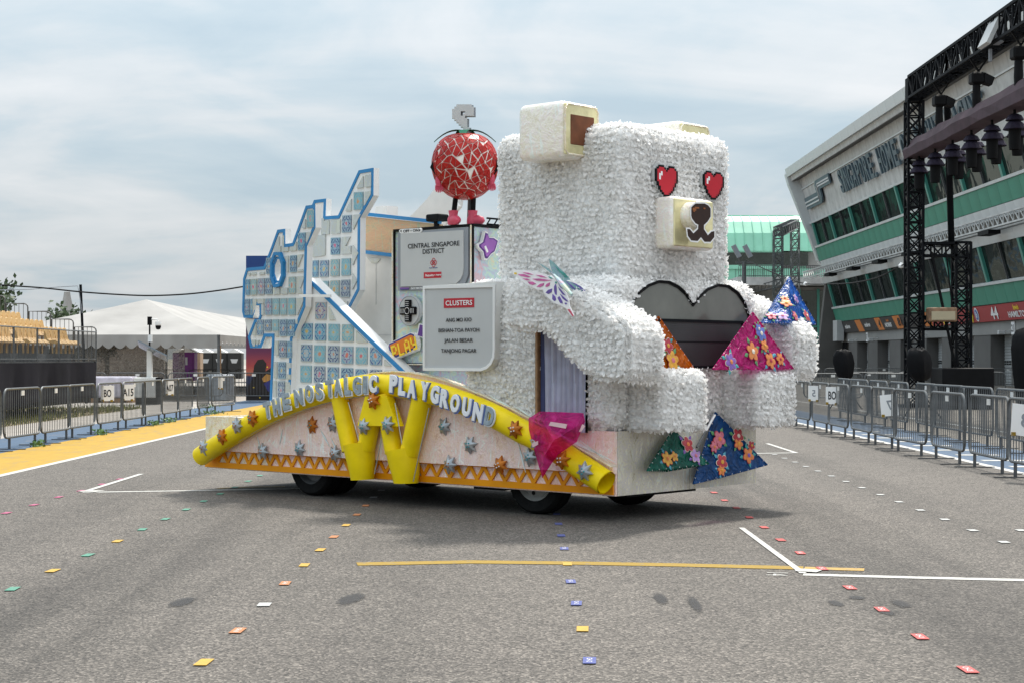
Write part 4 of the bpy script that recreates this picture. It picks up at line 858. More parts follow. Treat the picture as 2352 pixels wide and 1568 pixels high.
# ------------------------------------------------------------------ white bear of paper petals
def petal_mat(name, tint):
    m = bpy.data.materials.new(name); m.use_nodes = True; t = m.node_tree; b = t.nodes['Principled BSDF']; o = t.nodes['Material Output']
    b.inputs['Roughness'].default_value = .38; b.inputs['Specular IOR Level'].default_value = .6
    co = t.nodes.new('ShaderNodeTexCoord'); n = t.nodes.new('ShaderNodeTexNoise'); n.inputs['Scale'].default_value = 1.6; n.inputs['Detail'].default_value = 5; t.links.new(co.outputs['Object'], n.inputs['Vector'])
    w = t.nodes.new('ShaderNodeTexWhiteNoise'); g = t.nodes.new('ShaderNodeNewGeometry'); t.links.new(g.outputs['Random Per Island'], w.inputs['Vector'])
    ad = t.nodes.new('ShaderNodeMath'); ad.operation = 'MULTIPLY_ADD'; ad.inputs[1].default_value = .45; t.links.new(g.outputs['Random Per Island'], ad.inputs[0])
    a2 = t.nodes.new('ShaderNodeMath'); a2.operation = 'MULTIPLY'; a2.inputs[1].default_value = .6; t.links.new(n.outputs['Fac'], a2.inputs[0]); t.links.new(a2.outputs[0], ad.inputs[2])
    c = ramp(t, ad.outputs[0], [(.12, tint), (.35, (.91, .90, .885)), (.8, (.97, .965, .955))])
    t.links.new(c, b.inputs['Base Color']); tl = t.nodes.new('ShaderNodeBsdfTranslucent'); t.links.new(c, tl.inputs[0])
    mx = t.nodes.new('ShaderNodeMixShader'); mx.inputs[0].default_value = .40; t.links.new(b.outputs[0], mx.inputs[1]); t.links.new(tl.outputs[0], mx.inputs[2]); t.links.new(mx.outputs[0], o.inputs[0]); return m
M['petal'] = petal_mat('white paper petals', (.74, .73, .72)); M['petalw'] = petal_mat('worn paper petals', (.66, .58, .44))
def petals(obj, dens, m, keep=None, size=.028, row=.06):
    me = obj.data; me.calc_loop_triangles(); nt_ = len(me.loop_triangles)
    vv = np.empty(len(me.vertices) * 3); me.vertices.foreach_get('co', vv); vv = vv.reshape(-1, 3)
    ti = np.empty(nt_ * 3, dtype=np.int32); me.loop_triangles.foreach_get('vertices', ti); ti = ti.reshape(-1, 3)
    A, B, C = vv[ti[:, 0]], vv[ti[:, 1]], vv[ti[:, 2]]; cr = np.cross(B - A, C - A); ar = np.linalg.norm(cr, axis=1) / 2
    nn = cr / (np.linalg.norm(cr, axis=1)[:, None] + 1e-12)
    n = int(ar.sum() * dens); k = RNG.choice(nt_, n, p=ar / ar.sum())
    r1 = np.sqrt(RNG.random(n)); r2 = RNG.random(n)
    p = (1 - r1)[:, None] * A[k] + (r1 * (1 - r2))[:, None] * B[k] + (r1 * r2)[:, None] * C[k]; nr = nn[k]
    sel = nr[:, 2] > -.75                                  # nothing hangs under the belly
    if keep is not None: sel &= keep(p, nr)
    p, nr = p[sel], nr[sel]; n = len(p)
    steep = np.abs(nr[:, 2]) < .6                          # strung in rows on upright faces
    ph = .012 * np.sin(p[:, 0] * 9 + p[:, 2] * 3) + .012 * np.sin(p[:, 1] * 8)
    zr = (np.round((p[:, 2] + ph) / row)) * row - ph
    p[:, 2] = np.where(steep, p[:, 2] * .35 + zr * .65, p[:, 2])
    rd = RNG.normal(size=(n, 3)); rd -= (rd * nr).sum(1)[:, None] * nr; rd /= np.linalg.norm(rd, axis=1)[:, None] + 1e-9
    tl = RNG.uniform(.08, .80, n)[:, None] ** 1.2                # how far a petal stands off the face
    d = rd + nr * tl + np.array([0, 0, -.35]) * (np.abs(nr[:, 2:3]) < .7); d /= np.linalg.norm(d, axis=1)[:, None]
    w = np.cross(nr, d) + RNG.normal(size=(n, 3)) * .22; w -= (w * d).sum(1)[:, None] * d; w /= np.linalg.norm(w, axis=1)[:, None] + 1e-9
    u = np.cross(d, w)
    L_ = size * RNG.uniform(.7, 1.6, n)[:, None]; Wd = size * RNG.uniform(.35, .75, n)[:, None]
    bend = RNG.uniform(-.35, .35, n)[:, None] * L_
    base = p + nr * (RNG.random(n)[:, None] ** 1.5 * .028 - .004) + (np.abs(nr[:, 2:3]) < .6) * nr * .010 * np.cos((p[:, 2:3]) * 2 * np.pi / row)
    mid = base + d * L_ * .55 + u * bend * .35; tip = base + d * L_ + u * bend
    V = np.stack([base - w * Wd * .4, base + w * Wd * .4, mid + w * Wd, mid - w * Wd, tip + w * Wd * .6, tip - w * Wd * .6], 1).reshape(-1, 3)
    i6 = np.arange(n)[:, None] * 6
    F = np.concatenate([i6 + np.array([[0, 1, 2, 3]]), i6 + np.array([[3, 2, 4, 5]])], 1).reshape(-1, 4)
    pm = bpy.data.meshes.new('petals'); pm.vertices.add(len(V)); pm.vertices.foreach_set('co', V.ravel())
    pm.loops.add(F.size); pm.loops.foreach_set('vertex_index', F.ravel().astype(np.int32)); pm.polygons.add(len(F))
    pm.polygons.foreach_set('loop_start', np.arange(0, F.size, 4, dtype=np.int32)); pm.polygons.foreach_set('loop_total', np.full(len(F), 4, dtype=np.int32))
    pm.update(calc_edges=True); pm.materials.append(m)
    po = bpy.data.objects.new('petals', pm); COL.objects.link(po); po.parent = obj; po['kind'] = 'stuff'; return po
M['under'] = mat('white backing cloth', (.93, .93, .92), .9, var=.15, vscale=8)
BE = thing('bear_figure', 'giant white boxy bear covered in paper petals with red heart eyes', 'bear figure', (-1.0, 1.25, .9), fl=True)
bo = root_off(BE); DEN = 3900
def L2(p): return p[:, 0] + bo.x, p[:, 1] + bo.y, p[:, 2] + bo.z
from mathutils.geometry import intersect_point_tri_2d
def inside(poly):
    P = np.array(poly)
    def f(a, b):
        r = np.zeros(len(a), bool); j = len(P) - 1
        for i in range(len(P)):
            c = ((P[i, 1] > b) != (P[j, 1] > b)) & (a < (P[j, 0] - P[i, 0]) * (b - P[i, 1]) / (P[j, 1] - P[i, 1] + 1e-12) + P[i, 0]); r ^= c; j = i
        return r
    return f
# torso with its heart-shaped windscreen and curtained doorway
HX = .006
heart = [front(x, y, HX) for x, y in [(1437, 738), (1440, 718), (1450, 694), (1466, 672), (1488, 655), (1512, 646), (1536, 648), (1558, 659), (1576, 676), (1591, 699), (1604, 682), (1624, 664), (1648, 654), (1672, 657), (1693, 672), (1709, 695), (1719, 724), (1722, 752), (1712, 800), (1700, 842), (1520, 842), (1470, 800), (1440, 765)]]
hin = inside([(p.y, p.z) for p in heart])
door = [side(x, y, -.06) for x, y in [(1240, 742), (1346, 742), (1346, 950), (1240, 950)]]
dx0, dx1 = door[0].x, door[1].x; dz0, dz1 = .9, door[0].z
_m = MB().rbox((-2.12, -.02, .91), (0, 2.52, 2.47), .16, 4); body = _m.build('body', M['under'], BE)
def kb(p, n):
    x, y, z = L2(p); w = (n[:, 0] > .5) & hin(y, z); dr = (n[:, 1] < -.5) & (x > dx0) & (x < dx1) & (z < dz1)
    return ~w & ~dr & (n[:, 0] > -.5) & (n[:, 1] < .6)
petals(body, DEN, M['petal'], lambda p, n: kb(p, n) & ((p[:, 2] + bo.z) > 1.5)); petals(body, DEN, M['petalw'], lambda p, n: kb(p, n) & ((p[:, 2] + bo.z) <= 1.5))
hf = MB(); hf.prism([p + Vector((.0, 0, 0)) for p in heart], (-.004, 0, 0)); hf.build('heart_window', M['glassd'], BE)
mb = MB(); mb.band(heart, (-1, 0, 0), .02, .014); mb.tube([p + Vector((.012, 0, 0)) for p in heart], .012, 6, closed=True); mb.build('window_frame', M['black'], BE)
g0, g1 = front(1512, 735, HX + .03), front(1706, 842, HX + .03); mb = MB()
mb.bx((HX + .002, g0.y, g1.z), (HX + .02, g1.y, g0.z)); mb.build('grille', M['meshd'], BE)
mb = MB()
for zz_ in np.linspace(g1.z + .03, g0.z - .03, 24): mb.bx((HX + .02, g0.y + .02, zz_ - .004), (HX + .024, g1.y - .02, zz_ + .004))
ob = mb.build('grille_wire', M['meshd'], BE)
mb = MB()
for a, b in (((g0.y, g0.z), (g1.y, g0.z)), ((g0.y, g1.z), (g1.y, g1.z)), ((g0.y, g0.z), (g0.y, g1.z)), ((g1.y, g0.z), (g1.y, g1.z)), ((g0.y, (g0.z * .55 + g1.z * .45)), (g1.y, (g0.z * .55 + g1.z * .45)))):
    mb.bar((HX + .026, *a), (HX + .026, *b), .028, .028) if a[1] != b[1] or abs(a[1] - g0.z) < .01 or abs(a[1] - g1.z) < .01 else mb.bar((HX + .026, *a), (HX + .026, *b), .008, .01)
mb.build('grille_frame', M['truss'], BE)
mb = MB(); mb.bx((dx0, -.045, dz0), (dx1, -.03, dz1)); mb.build('doorway', M['black'], BE)
mb = MB(); mb.bx((dx0 - .03, -.10, dz0), (dx0, -.03, dz1)); mb.build('door_edge', M['wood'], BE)
mb = MB(); nx = 40; vs_ = []
for i in range(nx + 1):
    x = dx0 + .06 + (dx1 - dx0 - .06) * i / nx
    for z in (dz0, dz0 + .5, dz1): vs_.append((x, -.065 + .014 * math.sin(i * .9 + z * 1.3) + .01 * math.sin(i * 2.1 + z), z))
mb.add(vs_, [(i * 3 + j, i * 3 + 3 + j, i * 3 + 4 + j, i * 3 + 1 + j) for i in range(nx) for j in range(2)]); mb.build('curtain', M['curtain'], BE, True)
mb = MB(); mb.bx((dx0 + .02, -.07, dz0), (dx0 + .075, -.055, dz1)); mb.build('curtain', mat('navy curtain', (.03, .04, .12), .7, var=.3), BE)
# head
MB().rbox((-1.93, .30, 2.42), (-.13, 2.20, 4.07), .17, 4).build('head', M['under'], BE); head = [o for o in BE.children if o.name.startswith('head')][-1]
EX0, EX1 = front(1523, 452, -.10), front(1640, 575, -.10)
EY = [front(x, y, -.09) for x, y in ((1501, 378), (1552, 456), (1611, 392), (1658, 462))]
def kh(p, n):
    x, y, z = L2(p); f_ = n[:, 0] > .5
    s_ = f_ & (y > EX0.y + .05) & (y < EX1.y + .02) & (z < EX0.z) & (z > EX1.z)
    e1 = f_ & (y > EY[0].y + .04) & (y < EY[1].y - .04) & (z < EY[0].z - .03) & (z > EY[1].z + .12); e2 = f_ & (y > EY[2].y + .04) & (y < EY[3].y - .04) & (z < EY[2].z - .03) & (z > EY[3].z + .12)
    return ~s_ & ~e1 & ~e2 & (n[:, 2] > -.5) & ((n[:, 0] > -.6) | (z > 3.7)) & (n[:, 1] < .7)
petals(head, DEN, M['petal'], kh)
# ears, snout
M['ear'] = film('ear foil', [(.34, (.80, .72, .56)), (.44, (.90, .84, .70)), (.49, (.95, .90, .80)), (.53, (.92, .80, .76)), (.58, (.95, .93, .86)), (.66, (.90, .95, .92))], 2.2, .22, .4); M['earface'] = mat('pale gold foil', (.80, .73, .42), .26, .3, var=.22, vscale=5, bump=.5, bscale=9)
def ear(y0, y1, far):
    mb = MB(); mb.rbox((-1.29, y0, 3.72), (-.66, y1, 4.31), .075, 4); e_ = mb.build('ear', M['ear'], BE, True)
    mb = MB(); mb.rbox((-.675, y0 + .03, 3.75), (-.652, y1 - .03, 4.28), .011, 1); f_ = mb.build('ear_face', M['earface'], BE); f_.parent = e_
    mb = MB(); mb.rbox((-.66, y0 + .12, 3.86), (-.645, y1 - .10, 4.17), .006, 1); g_ = mb.build('inner_ear', M['earbrown'], BE); g_.parent = e_
    c_ = [(-.652, a, b) for a, b in ((y0 + .035, 3.80), (y0 + .035, 4.23), (y0 + .08, 4.275), (y1 - .08, 4.275), (y1 - .035, 4.23), (y1 - .035, 3.80), (y1 - .08, 3.755), (y0 + .08, 3.755))]
    mb = MB(); mb.tube(c_, .012, 5, closed=True); h_ = mb.build('ear_piping', M['filmgold'], BE); h_.parent = e_
ear(-.05, .55, False); ear(1.95, 2.55, True)
sy0, sy1, sz0, sz1 = front(1545, 500, .11).y, front(1640, 500, .11).y, front(1590, 573, .11).z, front(1590, 455, .11).z
mb = MB(); mb.rbox((-.2, sy0, sz0), (.11, sy1, sz1), .05, 4); sn = mb.build('snout', M['ear'], BE, True)
mb = MB(); mb.rbox((.095, sy0 + .022, sz0 + .022), (.116, sy1 - .022, sz1 - .022), .01, 1); o_ = mb.build('snout_face', M['earface'], BE); o_.parent = sn
Zn = lambda *p, d=.27: [front(x, y, d) for x, y in zs(2550, 600, 2.992, p)]
nb = Zn((755, 790))[0]; mb = MB(); mb.lathe([(.15, 0), (.15, .14), (.14, .15), (0, .15)], 24, 0, (.112, nb.y, nb.z), Matrix.Rotation(R(90), 3, 'Y')); o_ = mb.build('nose_block', M['ear'], BE, True); o_.parent = sn
nose = Zn((690, 645), (800, 645), (842, 668), (870, 705), (870, 800), (835, 858), (790, 900), (790, 950), (838, 1025), (880, 982), (915, 975), (915, 1045), (868, 1102), (800, 1102), (755, 1045), (715, 1092), (640, 1085), (600, 1030), (590, 950), (620, 950), (665, 1002), (720, 950), (725, 897), (690, 880), (648, 822), (640, 790), (640, 690))
mb = MB(); mb.prism([p + Vector((.006, 0, 0)) for p in nose], (-.02, 0, 0)); o_ = mb.build('nose_and_mouth', M['brown'], BE); o_.parent = sn
mb = MB(); mb.band([p + Vector((.0, 0, 0)) for p in nose], (-1, 0, 0), -.016, .004); o_ = mb.build('nose_edging', M['whiteink'], BE); o_.parent = sn
mb = MB()
for bx_ in ((665, 695, 705, 730), (690, 682, 740, 706), (672, 728, 690, 745), (795, 693, 815, 712)):
    a, b = Zn(bx_[:2], bx_[2:], d=.283); mb.bx((.276, a.y, b.z), (.281, b.y, a.z))
o_ = mb.build('nose_glint', mat('rust felt', (.30, .10, .03), .8), BE); o_.parent = sn
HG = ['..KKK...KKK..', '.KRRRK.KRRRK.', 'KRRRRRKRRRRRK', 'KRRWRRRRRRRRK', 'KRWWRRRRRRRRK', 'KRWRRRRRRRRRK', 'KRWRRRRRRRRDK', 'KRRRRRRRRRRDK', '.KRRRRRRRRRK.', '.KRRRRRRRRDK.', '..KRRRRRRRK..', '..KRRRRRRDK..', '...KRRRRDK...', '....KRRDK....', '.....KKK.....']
for (a, b) in ((0, 1), (2, 3)):
    p0, p1 = EY[a], EY[b]; w_ = (p1.y - p0.y); h_ = p0.z - p1.z; n_, m_ = 13, 15; mb = MB(); X = -.055
    po_ = [(X - .02, p0.y + w_ * u_, p0.z - h_ * v_) for u_, v_ in ((.12, -.04), (.42, -.04), (.5, .12), (.58, -.04), (.88, -.04), (1.05, .1), (1.05, .48), (.62, 1.06), (.40, 1.06), (-.05, .48), (-.05, .1))]
    mb.prism([Vector(p) for p in po_], (-.03, 0, 0), mi=0)
    for r_ in range(m_):
        c_ = 0
        while c_ < n_:                                      # merge equal neighbours of a row
            ch = HG[r_][c_]; e2_ = c_
            while e2_ < n_ and HG[r_][e2_] == ch: e2_ += 1
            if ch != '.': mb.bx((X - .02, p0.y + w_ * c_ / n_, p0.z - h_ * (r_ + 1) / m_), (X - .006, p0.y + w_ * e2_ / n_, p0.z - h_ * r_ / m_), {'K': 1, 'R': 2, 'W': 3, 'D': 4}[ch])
            c_ = e2_
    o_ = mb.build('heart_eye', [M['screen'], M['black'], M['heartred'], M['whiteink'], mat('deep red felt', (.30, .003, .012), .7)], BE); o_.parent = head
# arms
def arm(y0, y1, m, dx=0):
    pts = [(1160, 652), (1205, 640), (1262, 648), (1318, 668), (1385, 706), (1440, 737), (1447, 760), (1446, 850), (1438, 874), (1375, 872), (1330, 850), (1296, 815), (1268, 775), (1236, 757), (1172, 757), (1158, 740)]
    P = [side(x, y, -.5) for x, y in pts]; xe = .565
    P[5].x = xe - .08; P[6] = Vector((xe, 0, P[6].z - .02)); P[7] = Vector((xe, 0, P[7].z)); P[8].x = xe - .06
    bm_ = bmesh.new(); vv_ = [bm_.verts.new((p.x, y0, p.z)) for p in P]; bm_.faces.new(vv_)
    r_ = bmesh.ops.extrude_face_region(bm_, geom=bm_.faces[:]); bmesh.ops.translate(bm_, vec=(0, y1 - y0, 0), verts=[v for v in r_['geom'] if isinstance(v, bmesh.types.BMVert)])
    bmesh.ops.recalc_face_normals(bm_, faces=bm_.faces[:]); bmesh.ops.bevel(bm_, geom=[e for e in bm_.edges if abs(e.verts[0].co.y - e.verts[1].co.y) < .01], offset=.05, segments=2, affect='EDGES')
    bm_.verts.index_update(); mb = MB(); mb.add([v.co.copy() for v in bm_.verts], [[v.index for v in f.verts] for f in bm_.faces]); bm_.free()
    for v in mb.v: v.x += dx
    o = mb.build('arm', M['under'], BE); petals(o, DEN, m, lambda p, n: (n[:, 2] > -2)); return o
arm(-.50, .06, M['petal']); arm(2.62, 3.08, M['petal'], -.12)
for y0, y1 in ((.20, .90), (1.86, 2.56)):
    o = MB().rbox((-.62, y0, .915), (.47, y1, 1.515), .07, 3).build('foot', M['under'], BE)
    petals(o, DEN, M['petalw'], lambda p, n: (p[:, 0] + bo.x > 0) & (p[:, 2] + bo.z < 1.2)); petals(o, DEN, M['petal'], lambda p, n: (p[:, 2] + bo.z >= 1.2) & (p[:, 0] + bo.x > -.55)); petals(o, DEN * .8, M['petalw'], lambda p, n: (p[:, 0] + bo.x <= 0) & (p[:, 2] + bo.z < 1.2) & (p[:, 0] + bo.x > -.6))

# ------------------------------------------------------------------ cellophane pyramid lanterns
LC = {'orange': (.80, .17, .004), 'magenta': (.62, .004, .22), 'blue': (.004, .12, .48), 'green': (.002, .17, .12), 'deepblue': (.003, .085, .30)}
LM = {k: tinted('cellophane ' + k, v, .80) for k, v in LC.items()}
FLM = {k: mat('flower ' + k, c, .5, var=.25, vscale=30) for k, c in {'orange': (.72, .22, .05), 'red': (.45, .03, .05), 'yellow': (.72, .36, .04), 'pink': (.60, .16, .22), 'purple': (.22, .10, .42), 'lilac': (.42, .24, .55), 'teal': (.04, .34, .34), 'green': (.10, .30, .12), 'blue': (.10, .16, .50), 'cream': (.75, .66, .55), 'sky': (.08, .36, .50)}.items()}
def flower(parent, c, n, r, petal, leaf, heart_, np_=6, up=None):
    """decal flower standing a few millimetres off a film panel; n faces the viewer"""
    n = Vector(n).normalized(); a = n.orthogonal().normalized() if up is None else (Vector(up) - n * Vector(up).dot(n)).normalized(); b = n.cross(a); c = Vector(c); rot = random.uniform(0, 6)
    mb = MB()
    for k in range(4):
        w = rot + k * 1.6 + .4; d = a * math.cos(w) + b * math.sin(w); e = n.cross(d); q = c + d * r * .75
        mb.add([q, q + d * r * .4 + e * r * .25, q + d * r * .85, q + d * r * .4 - e * r * .25, q + d * r * .4 + n * .006], [(0, 1, 4), (1, 2, 4), (2, 3, 4), (3, 0, 4)], 1)
    off_ = n * .006
    for sc_, mi, hh in ((1.10, 3, .0), (1.0, 0, .004)):
        vs_ = [c + off_ + n * (hh + .006)]; m_ = np_ * 6
        for j in range(m_):
            w = rot + 2 * math.pi * j / m_; rr = r * sc_ * (.62 + .38 * abs(math.cos(np_ * .5 * (w - rot)))); vs_.append(c + off_ + n * hh + (a * math.cos(w) + b * math.sin(w)) * rr)
        mb.add(vs_, [(0, 1 + j, 1 + (j + 1) % m_) for j in range(m_)], mi)
    vs_ = [c + off_ + n * .018] + [c + off_ + n * .012 + (a * math.cos(w) + b * math.sin(w)) * r * .28 for w in np.linspace(0, 2 * math.pi, 9)[:-1]]
    mb.add(vs_, [(0, 1 + j, 1 + (j + 1) % 8) for j in range(8)], 2)
    return mb.build('flower_decal', [FLM[petal], FLM[leaf], FLM[heart_], FLM['cream' if petal in ('red', 'purple', 'lilac') else 'red']], parent)
def lantern(label, apex, base, col, decals, base_off=None):
    """pyramid: apex plus base corners (front-left, front-right, back); decals sit on faces by barycentric place"""
    c0 = sum(base, Vector()) / len(base)
    T = thing('pyramid_lantern', label, 'lantern', tuple(c0), fl=True, group='flowered cellophane pyramids on the bear and the float front')
    k = len(base)
    for i in range(k):
        a, b = base[i], base[(i + 1) % k]; n = (b - a).cross(apex - a).normalized(); g = (a + b + apex) / 3
        if n.dot(g - (c0 * .7 + apex * .3)) < 0: n = -n
        N_ = 8; vs_ = []; idx = {}
        for u in range(N_ + 1):
            for v in range(N_ + 1 - u):
                p = a + (b - a) * (u / N_) + (apex - a) * (v / N_); edge = min(u, v, N_ - u - v); idx[u, v] = len(vs_)
                vs_.append(p + n * (random.uniform(-.012, .012) if edge else 0))
        fs_ = [(idx[u, v], idx[u + 1, v], idx[u, v + 1]) for u in range(N_) for v in range(N_ - u)] + [(idx[u + 1, v], idx[u + 1, v + 1], idx[u, v + 1]) for u in range(N_) for v in range(N_ - u - 1)]
        MB().add(vs_, fs_).build('film_panel', LM[col], T, True)
    mb = MB()
    for i in range(k): mb.bar(base[i], base[(i + 1) % k], .012); mb.bar(base[i], apex, .012)
    mb.build('wire_edge', LM[col], T)
    mb = MB()
    for i in range(k):
        for t_ in np.linspace(.08, .95, 9):
            p = base[i].lerp(apex, t_); mb.box(p, (.012, .012, .012)); p = base[i].lerp(base[(i + 1) % k], t_); mb.box(p, (.012, .012, .012))
    mb.build('edge_beads', M['whiteink'], T)
    for (fi, u, v, r, pc, lc, hc) in decals:
        a, b = base[fi], base[(fi + 1) % k]; n = (b - a).cross(apex - a).normalized(); g = (a + b + apex) / 3
        if n.dot(g - (c0 * .7 + apex * .3)) < 0: n = -n
        flower(T, a + (b - a) * u + (apex - a) * v + n * .010, n, r * 1.22, pc, lc, hc, random.choice([5, 5, 6]))
    return T
# magenta on the far foot, orange on the near foot, blue on the far hand
def on_top(apexpx, lpx, rpx, xf, z, back=.42):
    l = front(*lpx, xf); r = front(*rpx, xf); l.z = r.z = z; c = (l + r) / 2; ap = front(*apexpx, xf - back * .35); b = front((lpx[0] + rpx[0]) / 2, (lpx[1] + rpx[1]) / 2, xf - back); b.z = z; return ap, [l, r, b]
ap, bs = on_top((1729, 718), (1637, 857), (1822, 855), .47, 1.54)
lantern('magenta flowered cellophane pyramid on top of the far foot of the bear', ap, bs, 'magenta', [(0, .27, .62, .075, 'blue', 'green', 'cream'), (0, .20, .70, .05, 'blue', 'green', 'cream'), (0, .32, .30, .085, 'orange', 'green', 'cream'), (0, .42, .40, .055, 'orange', 'green', 'yellow'), (0, .14, .12, .08, 'purple', 'teal', 'orange'), (0, .62, .14, .075, 'orange', 'sky', 'red'), (0, .73, .17, .06, 'orange', 'sky', 'red')])
ap, bs = on_top((1512, 727), (1447, 858), (1596, 855), .14, 1.53, .3)
lantern('orange flowered cellophane pyramid half hidden behind the near hand of the bear', ap, bs, 'orange', [(0, .55, .18, .085, 'yellow', 'green', 'pink'), (0, .36, .45, .07, 'red', 'teal', 'yellow')])
hz_ = side(1440, 737, -.5).z + .03
ap, bs = on_top((1813, 638), (1748, 745), (1874, 750), .20, hz_, .5)
mid_ = Vector((.38, bs[0].y + .24, hz_)); bs = [bs[0], mid_, bs[1], bs[2]]
lantern('bright blue flowered cellophane pyramid standing on the raised far hand of the bear', ap, bs, 'blue', [(0, .52, .40, .055, 'orange', 'green', 'yellow'), (0, .35, .50, .04, 'orange', 'green', 'red'), (0, .25, .12, .05, 'pink', 'green', 'red'), (0, .68, .12, .055, 'lilac', 'purple', 'pink'), (1, .22, .52, .045, 'lilac', 'blue', 'purple'), (1, .22, .14, .05, 'pink', 'green', 'orange'), (1, .62, .16, .06, 'red', 'green', 'cream')])
# two lying against the float's front board
def lean(apx, lpx, rpx, xa, xl, xr, depth):
    ap = front(*apx, xa); l = front(*lpx, xl); r = front(*rpx, xr); b = (l + r) / 2; b = Vector((.03, b.y, b.z - .05)); return ap, [l, r, b]
ap, bs = lean((1546, 985), (1486, 1080), (1628, 1064), .06, .16, .22, .2)
lantern('dark green flowered cellophane pyramid leaning on the smoky front board', ap, bs, 'green', [(0, .40, .56, .07, 'red', 'purple', 'orange'), (0, .20, .24, .065, 'yellow', 'sky', 'orange'), (0, .30, .28, .045, 'yellow', 'sky', 'orange'), (0, .66, .24, .06, 'lilac', 'purple', 'pink')])
ap, bs = lean((1643, 946), (1592, 1110), (1762, 1066), .07, .12, .26, .25)
lantern('dark blue flowered cellophane pyramid leaning beside the dark green one', ap, bs, 'deepblue', [(0, .16, .58, .075, 'pink', 'green', 'orange'), (0, .12, .48, .05, 'pink', 'green', 'orange'), (0, .42, .56, .07, 'red', 'green', 'cream'), (0, .46, .44, .055, 'orange', 'green', 'yellow'), (0, .30, .22, .07, 'red', 'sky', 'yellow'), (0, .33, .10, .05, 'orange', 'sky', 'yellow'), (0, .66, .22, .07, 'orange', 'teal', 'purple'), (0, .66, .36, .045, 'red', 'teal', 'yellow')])
ST = thing('lantern_stick', 'slim black and white stick slanting between the green and blue pyramids', 'stick', tuple(front(1601, 1024, .12)), fl=True)
a, b = front(1600, 1026, .22), front(1642, 952, .16); mb = MB(); mb.tube([a, a.lerp(b, .5)], .012, 8, 0); mb.tube([a.lerp(b, .5), b], .012, 8, 1); mb.build('rod', [M['steel'], M['whiteink']], ST)

# ------------------------------------------------------------------ pink film gem on the arch
GM = thing('film_gem', 'translucent pink film gem taped over the lower end of the yellow arch', 'gem ornament', tuple(side(1290, 1000, -.3)), fl=True)
go = zs(1950, 1600, 4, [(655, 285), (830, 178), (1180, 185), (1535, 200), (1562, 330), (1430, 660), (1170, 840), (1040, 985), (878, 1240), (800, 985), (735, 760), (662, 470)])
M['gem'] = tinted('pink film', (.78, .01, .24), .62, .15)
back = [side(x, y, -.31) for x, y in go]; core = [side(*zs(1950, 1600, 4, [p])[0], t) for p, t in (((880, 330), -.50), ((1420, 420), -.48), ((1060, 640), -.52), ((900, 900), -.44))]
mb = MB(); n_ = len(back); vs_ = back + core; tri = [(0, 1, n_), (1, 2, n_), (2, n_ + 1, n_), (2, 3, n_ + 1), (3, 4, n_ + 1), (4, 5, n_ + 1), (5, n_ + 2, n_ + 1), (n_, n_ + 1, n_ + 2), (5, 6, n_ + 2), (6, n_ + 3, n_ + 2), (6, 7, n_ + 3), (7, 8, n_ + 3), (8, 9, n_ + 3), (9, 10, n_ + 3), (10, n_ + 2, n_ + 3), (10, 11, n_ + 2), (11, n_, n_ + 2), (11, 0, n_)]
for t_ in tri: MB().add([vs_[i] for i in t_], [(0, 1, 2)]).build('film_facet', M['gem'], GM)
M['tape'] = mat('masking tape', (.72, .48, .50), .6, var=.15)
for q, t in (([(1010, 340), (1272, 378), (1250, 448), (978, 398)], -.51), ([(705, 690), (805, 645), (808, 705), (722, 750)], -.42), ([(1515, 378), (1560, 410), (1500, 498), (1465, 495)], -.44)):
    MB().prism([side(x, y, t) for x, y in zs(1950, 1600, 4, q)], (0, .004, 0)).build('tape', M['tape'], GM)

# ------------------------------------------------------------------ butterfly on the near arm
BF = thing('butterfly', 'large white butterfly ornament with pink and purple wing cells on the arm of the bear', 'butterfly ornament', tuple(side(1290, 660, -.55)), fl=True)
Zb = lambda *p: zs(2000, 1000, 4, p)
pw = Plane(tuple(side(1255, 675, -.62)), R(-14)); pv = Plane(tuple(side(1300, 660, -.50)), R(38))
w1 = Zb((195, 350), (220, 322), (320, 318), (520, 345), (720, 390), (880, 460), (960, 545), (1050, 680), (1098, 800), (1110, 900), (1150, 980), (1180, 1050), (1165, 1072), (1110, 1030), (1060, 940), (980, 890), (860, 850), (770, 770), (700, 690), (690, 640), (600, 640), (520, 600), (430, 560), (340, 500), (270, 430), (205, 390))
mb = MB(); mb.prism([pw.hit(x, y) for x, y in w1], pw.n * .008); mb.build('wing', mat('white wing card', (.90, .89, .90), .4), BF)
M['wpink'] = mat('pink wing film', (.62, .12, .36), .3, var=.3, vscale=15); M['wpurple'] = mat('purple wing film', (.14, .08, .40), .3, var=.3, vscale=15); M['wteal'] = mat('teal wing film', (.06, .34, .30), .3, var=.3, vscale=15)
